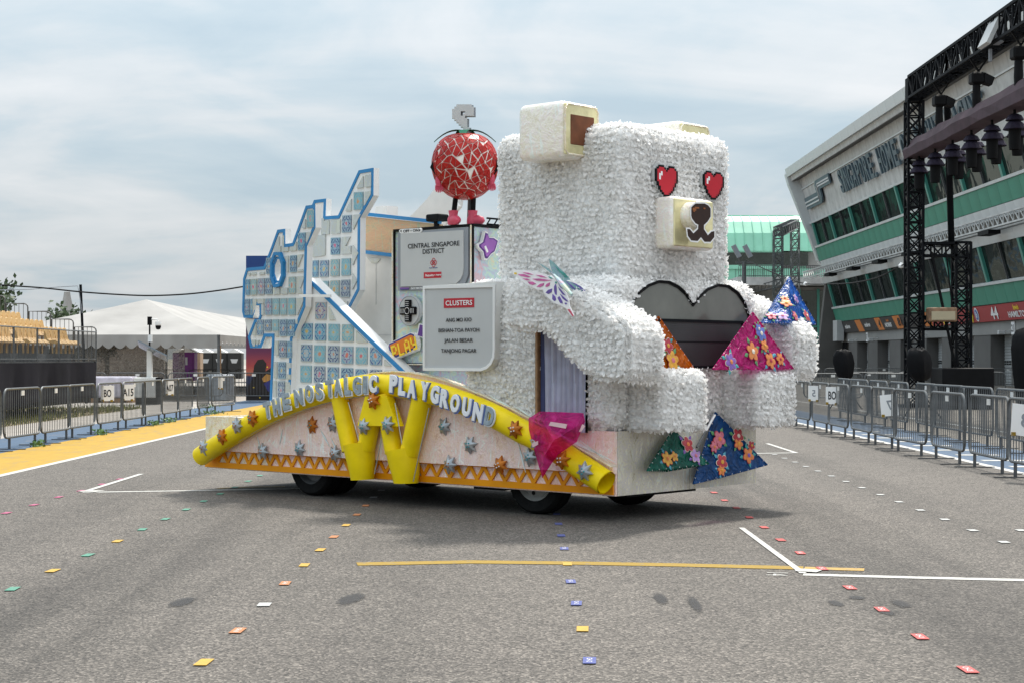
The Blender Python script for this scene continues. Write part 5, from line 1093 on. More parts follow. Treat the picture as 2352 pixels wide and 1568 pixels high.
for q, m in (([(280, 392), (380, 388), (490, 432), (440, 442), (330, 420)], 'wpink'), ([(355, 358), (450, 368), (535, 400), (440, 392)], 'wpink'), ([(565, 402), (660, 410), (745, 445), (650, 438)], 'wpink'), ([(355, 458), (430, 460), (490, 488), (420, 488)], 'wpink'), ([(510, 462), (640, 460), (820, 488), (700, 502), (590, 495)], 'wpink'), ([(438, 508), (520, 510), (575, 545), (520, 562), (470, 548)], 'wpink'), ([(580, 592), (640, 545), (702, 532), (690, 570), (640, 598)], 'wpink'), ([(720, 585), (745, 545), (795, 522), (785, 575), (745, 595)], 'wpink'), ([(765, 428), (800, 428), (840, 458), (810, 462)], 'wteal'), ([(878, 510), (905, 508), (905, 540), (880, 538)], 'wteal'),
              ([(728, 685), (770, 640), (830, 622), (820, 680), (770, 708)], 'wpurple'), ([(862, 590), (885, 548), (900, 600), (902, 720), (880, 715), (862, 650)], 'wpurple'), ([(930, 595), (970, 640), (1045, 730), (1000, 715), (945, 640)], 'wpurple'), ([(838, 708), (880, 750), (892, 800), (870, 822), (835, 790)], 'wpurple'), ([(918, 770), (945, 742), (990, 820), (1000, 860), (960, 850)], 'wpurple'), ([(958, 705), (1000, 740), (1090, 828), (1060, 825), (1000, 780)], 'wpurple'), ([(1030, 848), (1055, 845), (1070, 870), (1045, 875)], 'wpurple'), ([(928, 540), (960, 570), (998, 628), (960, 600)], 'wpurple')):
    MB().prism([pw.hit(x, y, -.006) for x, y in Zb(*q)], pw.n * .005).build('wing_cell', M[m], BF)
for q, m in (([(228, 360), (262, 365), (260, 392), (225, 390)], 'playy'), ([(1075, 950), (1110, 950), (1178, 1058), (1160, 1066)], 'pink')):
    MB().prism([pw.hit(x, y, -.007) for x, y in Zb(*q)], pw.n * .004).build('wing_spot', M[m], BF)
M['wdark'] = film('iridescent wing film', [(.3, (.10, .14, .20)), (.45, (.22, .46, .44)), (.55, (.30, .36, .50)), (.7, (.50, .62, .60))], 9, .2, .3)
for w2 in (Zb((780, 140), (850, 190), (930, 270), (1010, 340), (1080, 420), (1130, 480), (1060, 490), (970, 450), (900, 410), (850, 380), (810, 290)), Zb((960, 440), (1060, 490), (1160, 520), (1290, 580), (1400, 690), (1445, 755), (1395, 770), (1300, 700), (1180, 650), (1060, 590)), Zb((595, 200), (680, 240), (780, 300), (860, 380), (900, 430), (800, 360), (700, 280))):
    MB().prism([pv.hit(x, y) for x, y in w2], pv.n * .006).build('wing', M['wdark'], BF)
for q, m in (([(880, 260), (940, 300), (1000, 390), (950, 350)], 'wteal'), ([(970, 340), (1050, 380), (1070, 420), (1000, 400)], 'wteal'), ([(1010, 415), (1095, 425), (1100, 445), (1030, 440)], 'wteal'), ([(1050, 495), (1150, 570), (1245, 665), (1150, 610)], 'wpurple'), ([(1150, 520), (1220, 545), (1330, 620), (1240, 580)], 'wpurple'), ([(1240, 575), (1350, 640), (1405, 715), (1300, 640)], 'wpurple'), ([(1250, 625), (1320, 690), (1360, 740), (1290, 690)], 'wpurple')):
    MB().prism([pv.hit(x, y, -.006) for x, y in Zb(*q)], pv.n * .004).build('wing_cell', M[m], BF)
mb = MB(); a, b = [pw.hit(x, y, -.02) for x, y in Zb((860, 400), (1150, 720))]; mb.tube([a, a.lerp(b, .5), b], [.012, .028, .016], 8); mb.build('body', M['holo'], BF, True)
mb = MB(); a, b = [pw.hit(x, y, -.03) for x, y in Zb((820, 370), (1060, 640))]; mb.tube([a, b], .008, 6); mb.build('spine', M['grey'], BF)
# ------------------------------------------------------------------ pit building
def pane_mat():
    m = mat('dark window glass', (.012, .017, .016), .5, 0, 0, var=.6, vscale=.35); t = m.node_tree; b = t.nodes['Principled BSDF']; o = t.nodes['Material Output']
    g = t.nodes.new('ShaderNodeBsdfGlossy'); g.inputs['Roughness'].default_value = .05; g.inputs['Color'].default_value = (.75, .85, .82, 1)
    co = t.nodes.new('ShaderNodeTexCoord'); n = t.nodes.new('ShaderNodeTexNoise'); n.inputs['Scale'].default_value = .45; n.inputs['Detail'].default_value = 2; t.links.new(co.outputs['Object'], n.inputs['Vector'])
    u = t.nodes.new('ShaderNodeBump'); u.inputs['Strength'].default_value = .35; u.inputs['Distance'].default_value = .3; t.links.new(n.outputs['Fac'], u.inputs['Height']); t.links.new(u.outputs[0], g.inputs['Normal'])
    x = t.nodes.new('ShaderNodeMixShader'); x.inputs[0].default_value = .13; t.links.new(b.outputs[0], x.inputs[1]); t.links.new(g.outputs[0], x.inputs[2]); t.links.new(x.outputs[0], o.inputs[0]); return m
M['clad'] = mat('pale grey cladding', (.60, .63, .64), .45, .1, var=.10, vscale=.6); M['clad2'] = mat('mottled grey cladding', (.52, .525, .52), .55, var=.25, vscale=1.1, bump=.05)
M['gglass'] = mat('green glass panel', (.075, .28, .20), .45, 0, .12, var=.15, vscale=.4); M['mint'] = mat('mint painted metal', (.22, .52, .38), .45, .05, var=.12, vscale=.5)
M['mullion'] = mat('green mullion', (.06, .27, .22), .4, .1); M['window'] = pane_mat()
M['dconc'] = mat('dark concrete', (.115, .11, .105), .8, var=.15, vscale=.5); M['mconc'] = mat('mid concrete', (.26, .255, .245), .8, var=.15, vscale=.5)
M['shutter'] = mat('roller shutter', (.36, .37, .37), .5, .2, var=.1); M['signb'] = mat('black sign', (.02, .02, .022), .5); M['signo'] = mat('orange sign', (.62, .19, .03), .5); M['signr'] = mat('red sign', (.36, .03, .035), .5)
M['sletters'] = mat('slate sign letters', (.075, .115, .145), .5, .1, var=.15, vscale=.5)
Y0, Y1 = 60.0, 150.0
def bX(z): return 25.2 + (18.7 - z) * .277
LD = Vector((-.277, 0, 1)).normalized(); LN = Vector((-LD.z, 0, LD.x))     # up the slope; outwards over the pit lane
def bp(y, z, out=0.0): return Vector((bX(z), y, z)) + LN * out
PB_ = thing('pit_building', 'long three-storey pit building with outward leaning grey and green glass front', 'building', (30, 105, 0))
_pc = {}
def piece(name, m, z0, z1, w, thick, out, y, key=None):
    """one panel of the sloping front; alike panels share their mesh"""
    k = (name, round(z0, 2), round(z1, 2), round(w, 2))
    if k not in _pc:
        mb = MB(); a, b = bp(0, z0, out), bp(0, z1, out); q = [a, a + Vector((0, w, 0)), b + Vector((0, w, 0)), b]; mb.prism(q, LN * -thick)
        o = mb.build(name, m, PB_, off=(0, 0, 0)); _pc[k] = o
    else: o = _pc[k].copy(); COL.objects.link(o)
    o.location = Vector((0, y, 0)) - OFF['pit_building']; return o
mb = MB(); mb.prism([Vector((x, Y0, z)) for x, z in ((25.6, 18.5), (29.5, 4.0), (30.9, 4.0), (30.9, 0), (60, 0), (60, 18.5))], (0, Y1 - Y0, 0)); mb.build('shell', M['mconc'], PB_)
def run(name, m, z0, z1, w, thick, out, ya=Y0, yb=Y1, gap=.03):
    n = int(round((yb - ya) / w))
    for i in range(n): piece(name, m, z0, z1, w - gap, thick, out, ya + i * w + gap / 2)
run('roof_panel', M['clad'], 18.05, 18.75, 2.5, .6, .80); run('fascia_panel', M['clad2'], 17.62, 18.04, 2.5, .45, .52); run('wall_panel', M['clad2'], 16.75, 17.9, 2.5, .2, -.22); run('wall_panel', M['clad2'], 13.75, 16.62, 5.0, .2, -.2)
def ledge(name, m, z, h, d, out=0.0, ya=Y0, yb=Y1):
    mb = MB(); a, b = bp(ya, z, out), bp(ya, z + h, out); mb.prism([a, b, b - LN * d, a - LN * d], (0, yb - ya, 0)); return mb.build(name, m, PB_)
ledge('ledge', M['clad'], 16.64, .1, .4, -.10); ledge('sill', M['clad'], 13.6, .16, .4, .02); ledge('sill', M['clad'], 11.5, .17, .4, .10); ledge('sill', M['clad'], 6.05, .16, .4, .10); ledge('soffit', M['dconc'], 17.56, .05, .8, .50)
for k in range(12):                                         # windows: one pane per bay with its mullion
    y = 148.6 - 8 * k
    if y < Y0: break
    piece('window', M['window'], 11.68, 13.6, 7.75, .12, -.12, y - 7.85); piece('window', M['window'], 6.22, 8.30, 7.75, .12, -.12, y - 5.65 - 7.85 + 8.0 - 2.0)
    for z0, z1, yy in ((11.66, 13.62, y), (6.2, 8.32, y + .35)):
        piece('mullion', M['mullion'], z0, z1, .34, .3, .06, yy - .17); piece('glazing_bar', M['darksteel'], z0, z1, .10, .2, .0, yy - 4.0)
run('green_panel', M['gglass'], 10.33, 11.48, 2.0, .12, .04); run('cladding_panel', M['clad'], 9.62, 10.30, 1.6, .15, .03); run('cladding_panel', M['clad'], 8.34, 8.95, 2.4, .15, .0); run('green_panel', M['gglass'], 4.92, 6.03, 2.0, .12, .02)
# end frame
ef = [(24.5, 18.1), (24.65, 18.7), (25.2, 18.9), (26.2, 18.75), (26.4, 17.6), (28.1, 12.2), (28.35, 10.9), (28.2, 10.2), (27.7, 9.95), (27.35, 10.4), (26.6, 12.6), (24.75, 17.2)]
mb = MB(); mb.prism([Vector((x, Y1 - .1, z)) for x, z in ef], (0, .9, 0)); mb.build('end_frame', M['clad'], PB_)
mb = MB(); mb.prism([Vector((x, Y1 + .15, z)) for x, z in ((27.2, 0), (28.3, 9.9), (31, 9.9), (31, 0))], (0, .8, 0)); mb.build('end_wall', M['dconc'], PB_)
# cantilevered lattice gantry under the first floor
mb = MB(); gx, gz = bX(9.3) - .75, 9.02
for dx in (0, .6):
    for dz in (0, .62): mb.bar((gx + dx, Y0, gz + dz), (gx + dx, Y1 + 6, gz + dz), .09)
y = Y0
while y < Y1 + 5.5: mb.bar((gx, y, gz), (gx, y, gz + .62), .06); mb.bar((gx, y, gz), (gx, y + .9, gz + .62), .05); mb.bar((gx, y, gz + .62), (gx + .6, y, gz + .62), .05); y += .95
mb.build('gantry', M['clad2'], PB_)
for i in range(9): mb = MB(); mb.bx((gx - .2, 66 + i * 9.5, gz - .35), (gx + .5, 68.2 + i * 9.5, gz - .12)); mb.build('gantry_lamp', M['black'], PB_)
# sign letters on the parapet wall
def sign(s, y, z, h, out=.02, width=None):
    mb = MB(); mb.text(s, bp(y, z, out), (0, -1, 0), LD, h, 0, .08, .02, width=width); return mb.build('sign_letter', M['sletters'], PB_)
txt = 'SINGAPORE. HOME OF NIGHT RACING'; yy = 133.3; tot = 42.0 / len(txt)
for ch in txt:
    wv = {'I': .62, '.': .5, ' ': .8, 'M': 1.32}.get(ch, 1.06) * tot
    if ch != ' ': sign(ch, yy - wv / 2, 15.62 if ch != '.' else 14.85, 1.85 if ch != '.' else .35, .0, wv * .76)
    yy -= wv
def emblem(ya, flip):
    zc = 15.55; mb = MB(); sgn = -1 if not flip else 1
    pts = [(0, -.75), (7.0, -.75), (7.6, -.3), (7.6, .35), (12.2, .35), (12.2, 1.15), (6.4, 1.15), (5.8, .8), (5.8, .25), (0, .25)]
    mb.prism([bp(ya + sgn * a, zc + b_, -.04) for a, b_ in pts], LN * .14)
    for d in (.0, .30):
        q = [(.0, -.45 + d), (6.3 - d * .3, -.45 + d), (6.7 - d * .6, -.15 + d), (6.7 - d * .6, .5 + d * .5), (7.2 - d * .6, .62 + d * .7), (12.1, .62 + d * .7)]
        for a, b_ in zip(q[:-1], q[1:]): mb.bar(bp(ya + sgn * a[0], zc + a[1], .11), bp(ya + sgn * b_[0], zc + b_[1], .11), .05, .13, 1)
    mb.build('sign_emblem', [M['sletters'], M['screen']], PB_)
emblem(148.6, False); emblem(89.0, False)
# team sign band over the garages
def strip(m, ya, yb, slant=0.0, out=.03):
    mb = MB(); mb.prism([bp(ya, 3.9, out), bp(yb, 3.9, out), bp(yb + slant, 4.86, out), bp(ya + slant, 4.86, out)], LN * -.1); return mb.build('sign_panel', m, PB_)
q = [(149.8, 'o', 1.6), (148.0, 'b', 0), (141.2, 'o', 2.2), (139.0, 'b', 0), (133.6, 'o', 0), (131.6, 'b', 0), (127.2, 'o', 0), (125.0, 'b', 0), (118.5, 'o', 0), (116.5, 'r', 0), (108.5, 'r', 0), (100.5, 'r', 0), (92.5, 'r', 0), (84.5, 'r', 0), (76.5, 'r', 0), (68.5, 'r', 0), (60.5, None, 0)]
for (a, k, _), (b, _, _) in zip(q[:-1], q[1:]): strip({'o': M['signo'], 'b': M['signb'], 'r': M['signr']}[k], a - .01, b + .01, .9 if k in 'ob' and a < 149 and a > 117 else 0)
def btext(s, y, z, h, m=None, w=None, out=.06): mb = MB(); mb.text(s, bp(y, z, out), (0, -1, 0), LD, h, 0, .004, .02, width=w); return mb.build('sign_lettering', m or M['whiteink'], PB_)
btext('mclaren', 145.4, 4.42, .34, w=2.1); btext('mclaren', 137.3, 4.42, .34, w=2.1); btext('4', 132.8, 4.4, .6, M['ink'], .6); btext('NORRIS', 129.8, 4.25, .32, w=2.2); btext('lando', 129.8, 4.6, .2, M['signo'], .8); btext('81', 125.9, 4.4, .6, M['ink'], 1.2)
btext('44', 101.2, 4.38, .72, w=1.5); btext('HAMILTON', 96.6, 4.22, .34, w=3.7); btext('lewis', 96.7, 4.62, .3, M['playy'], 1.0)
for y in (113.2, 106.2, 90.0):
    mb = MB(); sh = [(-.36, .42), (.36, .42), (.34, -.1), (0, -.5), (-.34, -.1)]; mb.prism([bp(y + a, 4.38 + b_, .06) for a, b_ in sh], LN * .01); mb.build('shield_emblem', M['playy'], PB_)
    mb = MB(); mb.prism([bp(y + a, 4.38 + b_, .075) for a, b_ in ((-.12, .22), (.1, .26), (.02, .02), (.12, -.25), (-.08, -.12))], LN * .006); mb.build('shield_mark', M['ink'], PB_)
    mb = MB(); mb.prism([bp(y - 1.2 + .42 * math.cos(w), 4.38 + .42 * math.sin(w), .06) for w in np.linspace(0, 6.283, 21)[:-1]], LN * .01); mb.build('round_emblem', M['whiteink'], PB_)
    mb = MB(); mb.prism([bp(y - 1.2 + .34 * math.cos(w), 4.38 + .34 * math.sin(w), .075) for w in np.linspace(0, 6.283, 21)[:-1]], LN * .006); mb.build('round_mark', M['lblue'], PB_)
    mb = MB(); mb.text('lb', bp(y - 1.2, 4.38, .09), (0, -1, 0), LD, .36, 0, .002, .02, width=.3); mb.build('sign_lettering', M['whiteink'], PB_)
# garage front
for k in range(11):
    y = 147.2 - 8 * k
    mb = MB(); mb.bx((29.55, y - 3.7, 0), (30.8, y, 3.1)); mb.build('garage_pier', M['dconc'], PB_)
    mb = MB(); vs_ = []; n_ = 34
    for i in range(n_ + 1): vs_ += [(30.35 - .03 * (i % 2), y - 7.6, 3.1 * i / n_), (30.35 - .03 * (i % 2), y - 4.0, 3.1 * i / n_)]
    mb.add(vs_, [(2 * i, 2 * i + 1, 2 * i + 3, 2 * i + 2) for i in range(n_)]); mb.build('roller_shutter', M['shutter'], PB_)
    mb = MB()
    for j in range(7):
        for r_ in (1.28, 1.42): mb.bx((30.28, y - 4.4 - j * .46, r_), (30.31, y - 4.15 - j * .46, r_ + .09))
    mb.build('shutter_vents', M['black'], PB_)
    mb = MB(); mb.bx((29.75, y - 7.95, 0), (30.4, y - 7.65, 3.1)); mb.build('door_jamb', M['mconc'], PB_)
mb = MB(); mb.bx((29.5, Y0, 3.1), (30.7, Y1, 3.88)); mb.build('garage_lintel', M['mconc'], PB_)
for y in (143, 135, 119, 99): mb = MB(); mb.bar((29.45, y, 3.3), (29.0, y, 3.15), .06); mb.rbox((28.7, y - .15, 3.05), (29.1, y + .15, 3.3), .03, 1); mb.build('wall_camera', M['screen'], PB_)
for y, s_ in ((139, '17'), (98.5, '21')): mb = MB(); mb.bx((29.42, y - .3, 3.05), (29.48, y + .3, 3.8)); mb.text(s_, (29.41, y, 3.42), (0, -1, 0), (0, 0, 1), .4, 1, .002, .02); mb.build('garage_number', [M['whiteink'], M['ink']], PB_)
mb = MB(); mb.bx((28.6, 147.5, 3.2), (29.2, 149.4, 5.0)); mb.build('wall_cabinet', M['screen'], PB_)
mb = MB()
for i in range(8): mb.tube([(29.4, 147.2 + i * .22, 3.1), (29.3, 147.3 + i * .2, 2.2), (29.4, 147.4 + i * .18, 1.6)], .05, 5)
mb.bx((29.2, 147, 1.5), (29.5, 149, 1.6)); mb.build('cable_loom', M['black'], PB_)

# link block behind the end of the pit building
LB = thing('link_block', 'grey block with teal framed windows between the pit building and the green hall', 'building', (30, 168, 0))
mb = MB(); mb.bx((26.4, 166, 0), (48, 186, 8.7)); mb.build('block_wall', M['mconc'], LB)
for i, (x0, x1) in enumerate(((27.0, 28.3), (28.6, 30.2), (30.4, 31.0))):
    mb = MB(); mb.bx((x0, 165.9, 4.9), (x1, 166.05, 8.3)); mb.build('window', M['window'], LB); mb = MB(); mb.bx((x0, 165.9, 2.8), (x1, 166.05, 4.7)); mb.build('window', M['window'], LB)
mb = MB()
for x in (26.85, 28.45, 30.3, 31.15): mb.bx((x - .12, 165.8, 2.6), (x + .12, 166.1, 8.5))
mb.bx((26.8, 165.82, 4.72), (31.2, 166.0, 4.86)); mb.build('window_frame', M['mullion'], LB)
mb = MB(); mb.bx((22, 164, 8.8), (48, 190, 9.6)); mb.build('terrace', M['clad2'], LB)
mb = MB()
for i in range(64): mb.bar((22.2 + i * .18, 164.1, 9.6), (22.2 + i * .18, 164.1, 10.7), .05)
for z in (9.7, 10.7): mb.bar((22.2, 164.1, z), (33.6, 164.1, z), .07)
mb.build('terrace_railing', M['darksteel'], LB)
mb = MB(); mb.bx((20, 175, 0), (26.3, 188, 6.6)); mb.build('side_wall', M['mconc'], LB)
for i in range(4): mb = MB(); mb.bx((20.4 + i * 1.5, 174.9, 3.4), (21.6 + i * 1.5, 175.05, 6.0)); mb.build('window', M['window'], LB)
mb = MB(); gx0 = 20.0
for dz in (0, .6): mb.bar((gx0, 172, 7.2 + dz), (27.0, 160, 8.9 + dz), .09)
for i in range(26):
    t_ = i / 25; p = Vector((gx0, 172, 7.2)).lerp(Vector((27, 160, 8.9)), t_); mb.bar(p, p + Vector((0, 0, .6)), .05)
mb.build('gantry', M['steel'], LB)

# green barrel-roofed hall
GH = thing('green_hall', 'mint green metal hall with curved ribbed roof and dark window strip', 'building', (26, 205, 0))
prof = [(192.0, 0.0), (192.0, 11.9), (191.6, 13.9), (191.7, 14.3), (192.3, 16.0), (193.6, 17.4), (195.6, 18.2), (199, 18.5)]
def barrel(x): return [Vector((x, y, z)) for y, z in prof]
cols = np.arange(.45, 36.0, 1.05)
for a in cols:
    mb = MB(); p = barrel(a); q_ = barrel(a + 1.0); mb.add(p[2:] + q_[2:], [(i, len(p) - 2 + i, len(p) - 1 + i, i + 1) for i in range(len(p) - 3)]); mb.build('roof_sheet', M['mint'], GH)
    mb = MB(); mb.add([(a, 192, 9.5), (a + 1.0, 192, 9.5), (a + 1.0, 192, 11.9), (a, 192, 11.9)], [(0, 1, 2, 3)]); mb.build('wall_sheet', M['mint'], GH)
mb = MB()
for a in cols:
    pp = barrel(a + 1.025)[2:]
    for u_, v_ in zip(pp[:-1], pp[1:]): mb.bar(u_ + Vector((0, -.05, 0)), v_ + Vector((0, -.05, 0)), .07, .10)
mb.build('standing_seams', M['mint'], GH)
mb = MB(); mb.bx((.6, 192.4, 0), (40, 230, 13.8)); mb.bx((.6, 198, 13.8), (40, 230, 18.3)); mb.build('core', M['mconc'], GH)
for i in range(8): mb = MB(); mb.bx((2.2 + i * 4.0, 191.85, 12.2), (5.9 + i * 4.0, 192.05, 13.8)); mb.build('window', M['window'], GH)
mb = MB(); mb.bx((.5, 191.7, 13.75), (31, 192.1, 14.25)); mb.bx((.5, 191.75, 11.85), (31, 192.1, 12.3)); mb.bar((.5, 199, 18.55), (38, 199, 18.55), .12); mb.build('trim', M['mint'], GH)
cz, cy_ = 0, 203.0; mb = MB(); vs_ = []; n_ = 20
for i in range(n_ + 1):
    w = -math.pi / 2 + (math.pi * .75) * i / n_ - .2; x, y = 33.0 + 3.6 * math.cos(w), 196.5 + 4.2 * math.sin(w)
    for j, (z, s_) in enumerate(((9, .9), (11, 1.0), (13.5, 1.0), (15.5, .92), (17.2, .7), (18.2, .3))): vs_.append((33 + (x - 33) * s_, 196.5 + (y - 196.5) * s_, z))
mb.add(vs_, [(i * 6 + j, (i + 1) * 6 + j, (i + 1) * 6 + j + 1, i * 6 + j + 1) for i in range(n_) for j in range(5)]); mb.build('rounded_end', M['mint'], GH, True)
mb = MB()
for i in range(n_ + 1):
    for j in range(5): mb.bar(vs_[i * 6 + j], vs_[i * 6 + j + 1], .06)
mb.build('standing_seams', M['mint'], GH)

def truss(mb, p, q, w, h, n, chord=.05, brace=.024, up=(0, 0, 1), mi=0):
    p = Vector(p); q = Vector(q); d = (q - p).normalized(); u = Vector(up)
    a = d.cross(u).normalized() * w / 2; b = a.normalized().cross(d).normalized() * h / 2
    cs = [a + b, a - b, -a - b, -a + b]
    for c in cs: mb.bar(p + c, q + c, chord, mi=mi)
    for i in range(n):
        s = p.lerp(q, i / n); e_ = p.lerp(q, (i + 1) / n)
        for k in range(4):
            c0, c1 = cs[k], cs[(k + 1) % 4]; mb.bar(s + c0, s + c1, brace, mi=mi)
            if i % 2: c0, c1 = c1, c0
            mb.bar(s + c0, e_ + c1, brace, mi=mi)
            if k in (1, 3): mb.bar(s + c1, e_ + c0, brace * .8, mi=mi)
    for k in range(4): mb.bar(q + cs[k], q + cs[(k + 1) % 4], brace, mi=mi)
# silver goal-post truss in front of the link block
GP = thing('goalpost_truss', 'silver goal-post truss standing before the green hall', 'truss', (25.5, 150, 0))
pa, pb = at(1787, 700, 145), at(1826, 690, 160)
mb = MB(); mb_ = [(pa.x, 145), (pb.x, 160)]
for x, y in mb_: truss(mb, (x, y, 0), (x, y, CAM_H + (823 - (530 if y < 150 else 512)) * y / FOC), .75, .75, 18, .09, .06, up=(0, 1, 0))
mb.build('upright', M['steel'], GP); mb = MB(); truss(mb, (pa.x, 145, 12.6), (pb.x, 160, 14.5), .75, .75, 14, .09, .06); mb.build('crossbeam', M['steel'], GP)
# floodlight mast
FP = thing('floodlight_mast', 'slim grey mast with two tilted floodlights before the green hall', 'light mast', (at(1709, 800, 120).x, 120, 0))
b_ = OFF[FP.name]; mb = MB(); mb.tube([b_, b_ + Vector((0, 0, 8.6))], .16, 8); mb.bar(b_ + Vector((-.6, 0, 8.5)), b_ + Vector((.6, 0, 8.5)), .12); mb.build('pole', M['steel'], FP)
for dx in (-.45, .35): mb = MB(); mb.box(b_ + Vector((dx - .1, 0, 9.3)), (.32, .4, .95), 0, Matrix.Rotation(R(-28), 3, 'Y')); mb.build('lamp_head', M['grey'], FP)
FW = thing('festoon_cable', 'sagging festoon cable with white bulbs running from the floodlight mast', 'cable', tuple(at(1710, 600, 120)))
pts = [at(x, y, Y) for x, y, Y in ((1714, 597, 119), (1760, 620, 112), (1810, 640, 106), (1850, 652, 101), (1900, 653, 96), (1960, 650, 90), (2020, 636, 84), (2070, 610, 80), (2100, 600, 78))]
mb = MB(); mb.tube(catmull(pts, 4), .035, 5); mb.build('wire', M['black'], FW)
for p in (pts[2], pts[3], pts[7]): mb = MB(); mb.lathe([(0, -.14), (.12, -.1), (.14, 0), (.08, .08), (.04, .14)], 10, 0, p); mb.build('bulb', M['whiteink'], FW)

# ------------------------------------------------------------------ black lighting truss on the right
TX, TY = 13.72, 57.2
LT_ = thing('lighting_truss', 'tall black truss gantry with goal-post legs along the pit lane', 'truss', (TX, TY, 0))
mb = MB(); truss(mb, (TX, TY, .1), (TX, TY, 10.4), .5, .5, 20, .085, .05, up=(0, 1, 0)); mb.box((TX, TY, .05), (1.0, 1.0, .1)); mb.build('tower', M['truss'], LT_)
mb = MB(); truss(mb, (TX + 1.62, TY, .1), (TX + 1.62, TY, 5.6), .5, .5, 11, .085, .05, up=(0, 1, 0)); mb.box((TX + 1.62, TY, .05), (1, 1, .1)); mb.build('tower', M['truss'], LT_)
for z in (5.35, 2.85): mb = MB(); truss(mb, (TX + .25, TY, z), (TX + 1.4, TY, z), .5, .42, 3, .085, .05); mb.build('tie_beam', M['truss'], LT_)
mb = MB(); mb.bar((TX, TY, 10.4), (TX, TY, 11.2), .5, .5); mb.build('corner_block', M['truss'], LT_); list(LT_.children)[-1]
for i in range(5): mb = MB(); truss(mb, (TX, TY - .25 - 5 * i, 10.85), (TX, TY - 5.25 - 5 * i, 10.85), .5, .72, 8, .085, .05); mb.build('top_beam', M['truss'], LT_)
mb = MB(); mb.tube([(TX + .35, TY - 3.0, 9.9), (TX + 1.3, TY + .1, 5.6)], .11, 8); mb.build('brace', M['truss'], LT_)
mb = MB(); mb.tube([(TX + .5, TY - .4, 5.2), (TX + 1.4, TY - .4, .9)], .05, 6); mb.tube([(TX + .95, TY - .5, 5.4), (TX + 1.45, TY - .6, .6)], .025, 6); mb.build('cable', M['black'], LT_)
M['drape'] = mat('faded purple drape', (.055, .028, .04), .8, var=.3, vscale=2, bump=.3, bscale=5); M['cap'] = mat('purple rain hat', (.022, .017, .034), .75, spec=.2, var=.35, vscale=8)
BM = thing('draped_beam', 'long beam wrapped in faded purple cloth under the black truss', 'beam', (TX + .1, TY - .3, 8.6))
mb = MB(); sec = [(-.32, 8.45), (.32, 8.45), (.34, 8.75), (.12, 9.08), (-.12, 9.08), (-.34, 8.75)]
n_ = 24; vs_ = []
for i in range(n_ + 1):
    y = TY + .2 - i * 1.05
    for j, (x, z) in enumerate(sec): vs_.append((TX + x + random.uniform(-.03, .03), y, z + random.uniform(-.03, .03)))
mb.add(vs_, [(i * 6 + j, (i + 1) * 6 + j, (i + 1) * 6 + (j + 1) % 6, i * 6 + (j + 1) % 6) for i in range(n_) for j in range(6)] + [tuple(range(5, -1, -1)), tuple(n_ * 6 + j for j in range(6))]); mb.build('cloth', M['drape'], BM)
LG = 'stage lamps with purple rain hats under the draped beam'
def stage_lamp():
    T = thing('stage_lamp', 'black stage lamp under a double purple rain hat below the draped beam', 'stage lamp', (0, 0, 0), group=LG)
    mb = MB(); mb.tube([(0, 0, 8.45), (0, 0, 8.2)], .04, 6); mb.bx((-.11, -.06, 8.0), (.11, .06, 8.2)); mb.build('yoke', M['black'], T)
    mb = MB(); mb.lathe([(.07, 8.32), (.18, 8.27), (.25, 8.15), (.24, 8.13), (.07, 8.17)], 14); mb.build('rain_hat', M['cap'], T)
    mb = MB(); mb.lathe([(.14, 8.12), (.22, 8.06), (.32, 7.90), (.31, 7.88), (.1, 7.95)], 14); mb.build('rain_hat', M['cap'], T)
    mb = MB(); mb.lathe([(.0, 7.95), (.17, 7.95), (.165, 7.5), (.15, 7.34), (.14, 7.34), (.14, 7.45), (0, 7.47)], 14); mb.build('lamp_body', M['black'], T, True); return T
l0 = stage_lamp()
ords = ['first', 'second', 'third', 'fourth', 'fifth', 'sixth', 'seventh', 'eighth']
for i in range(8):
    for row in (0, 1):
        o = l0 if (i == 0 and row == 0) else copy_tree(l0); o.location = (TX + (.0 if row == 0 else 1.1), TY - .7 - i * 2.15 - (.9 if row else 0), (0 if row == 0 else .25))
        o['label'] = f'stage lamp under a purple rain hat, {ords[i]} from the tower in the {"near" if row == 0 else "rear"} row'
HL = 'hooded lamps hung from the black truss'
for i, (y, lb) in enumerate(((53.6, 'black hooded lamp hung from the truss closest to the tower'), (49.3, 'black hooded lamp hung from the truss in the middle bay'), (45.2, 'black hooded lamp hung from the truss by the picture edge'))):
    T = thing('hanging_lamp', lb, 'stage lamp', (TX, y, 9.8), group=HL); b_ = Vector((TX, y, 9.8))
    mb = MB(); mb.bar(b_ + Vector((-.28, 0, .7)), b_ + Vector((0, 0, .28)), .05); mb.bar(b_ + Vector((.28, 0, .7)), b_ + Vector((0, 0, .28)), .05); mb.build('sling', M['black'], T)
    mb = MB(); mb.rbox(b_ + Vector((-.25, -.22, -.10)), b_ + Vector((.14, .22, .24)), .05, 1); mb.prism([b_ + Vector(q_) for q_ in ((.12, -.22, .22), (.12, -.22, -.08), (.36, -.16, -.14), (.44, -.16, .08))], (0, .36, 0)); mb.build('hood', M['black'], T)
    mb = MB(); mb.lathe([(.11, -.08), (.13, -.55), (.12, -.80), (0, -.80)], 12, 0, b_ + Vector((-.06, 0, 0))); mb.build('lamp_body', M['black'], T)
WT = thing('white_flood', 'pale square floodlight clamped high on the black truss', 'floodlight', (TX, 46.7, 10.6)); b_ = Vector((TX - .35, 46.9, 10.75))
mb = MB(); mb.box(b_, (.12, .95, .8), 0, Matrix.Rotation(R(25), 3, 'Y')); mb.build('face', M['screen'], WT); mb = MB(); mb.box(b_ + Vector((.2, 0, -.05)), (.25, .5, .5)); mb.bar(b_ + Vector((.1, .3, -.4)), b_ + Vector((.1, .3, -.75)), .08); mb.build('housing', M['grey'], WT)
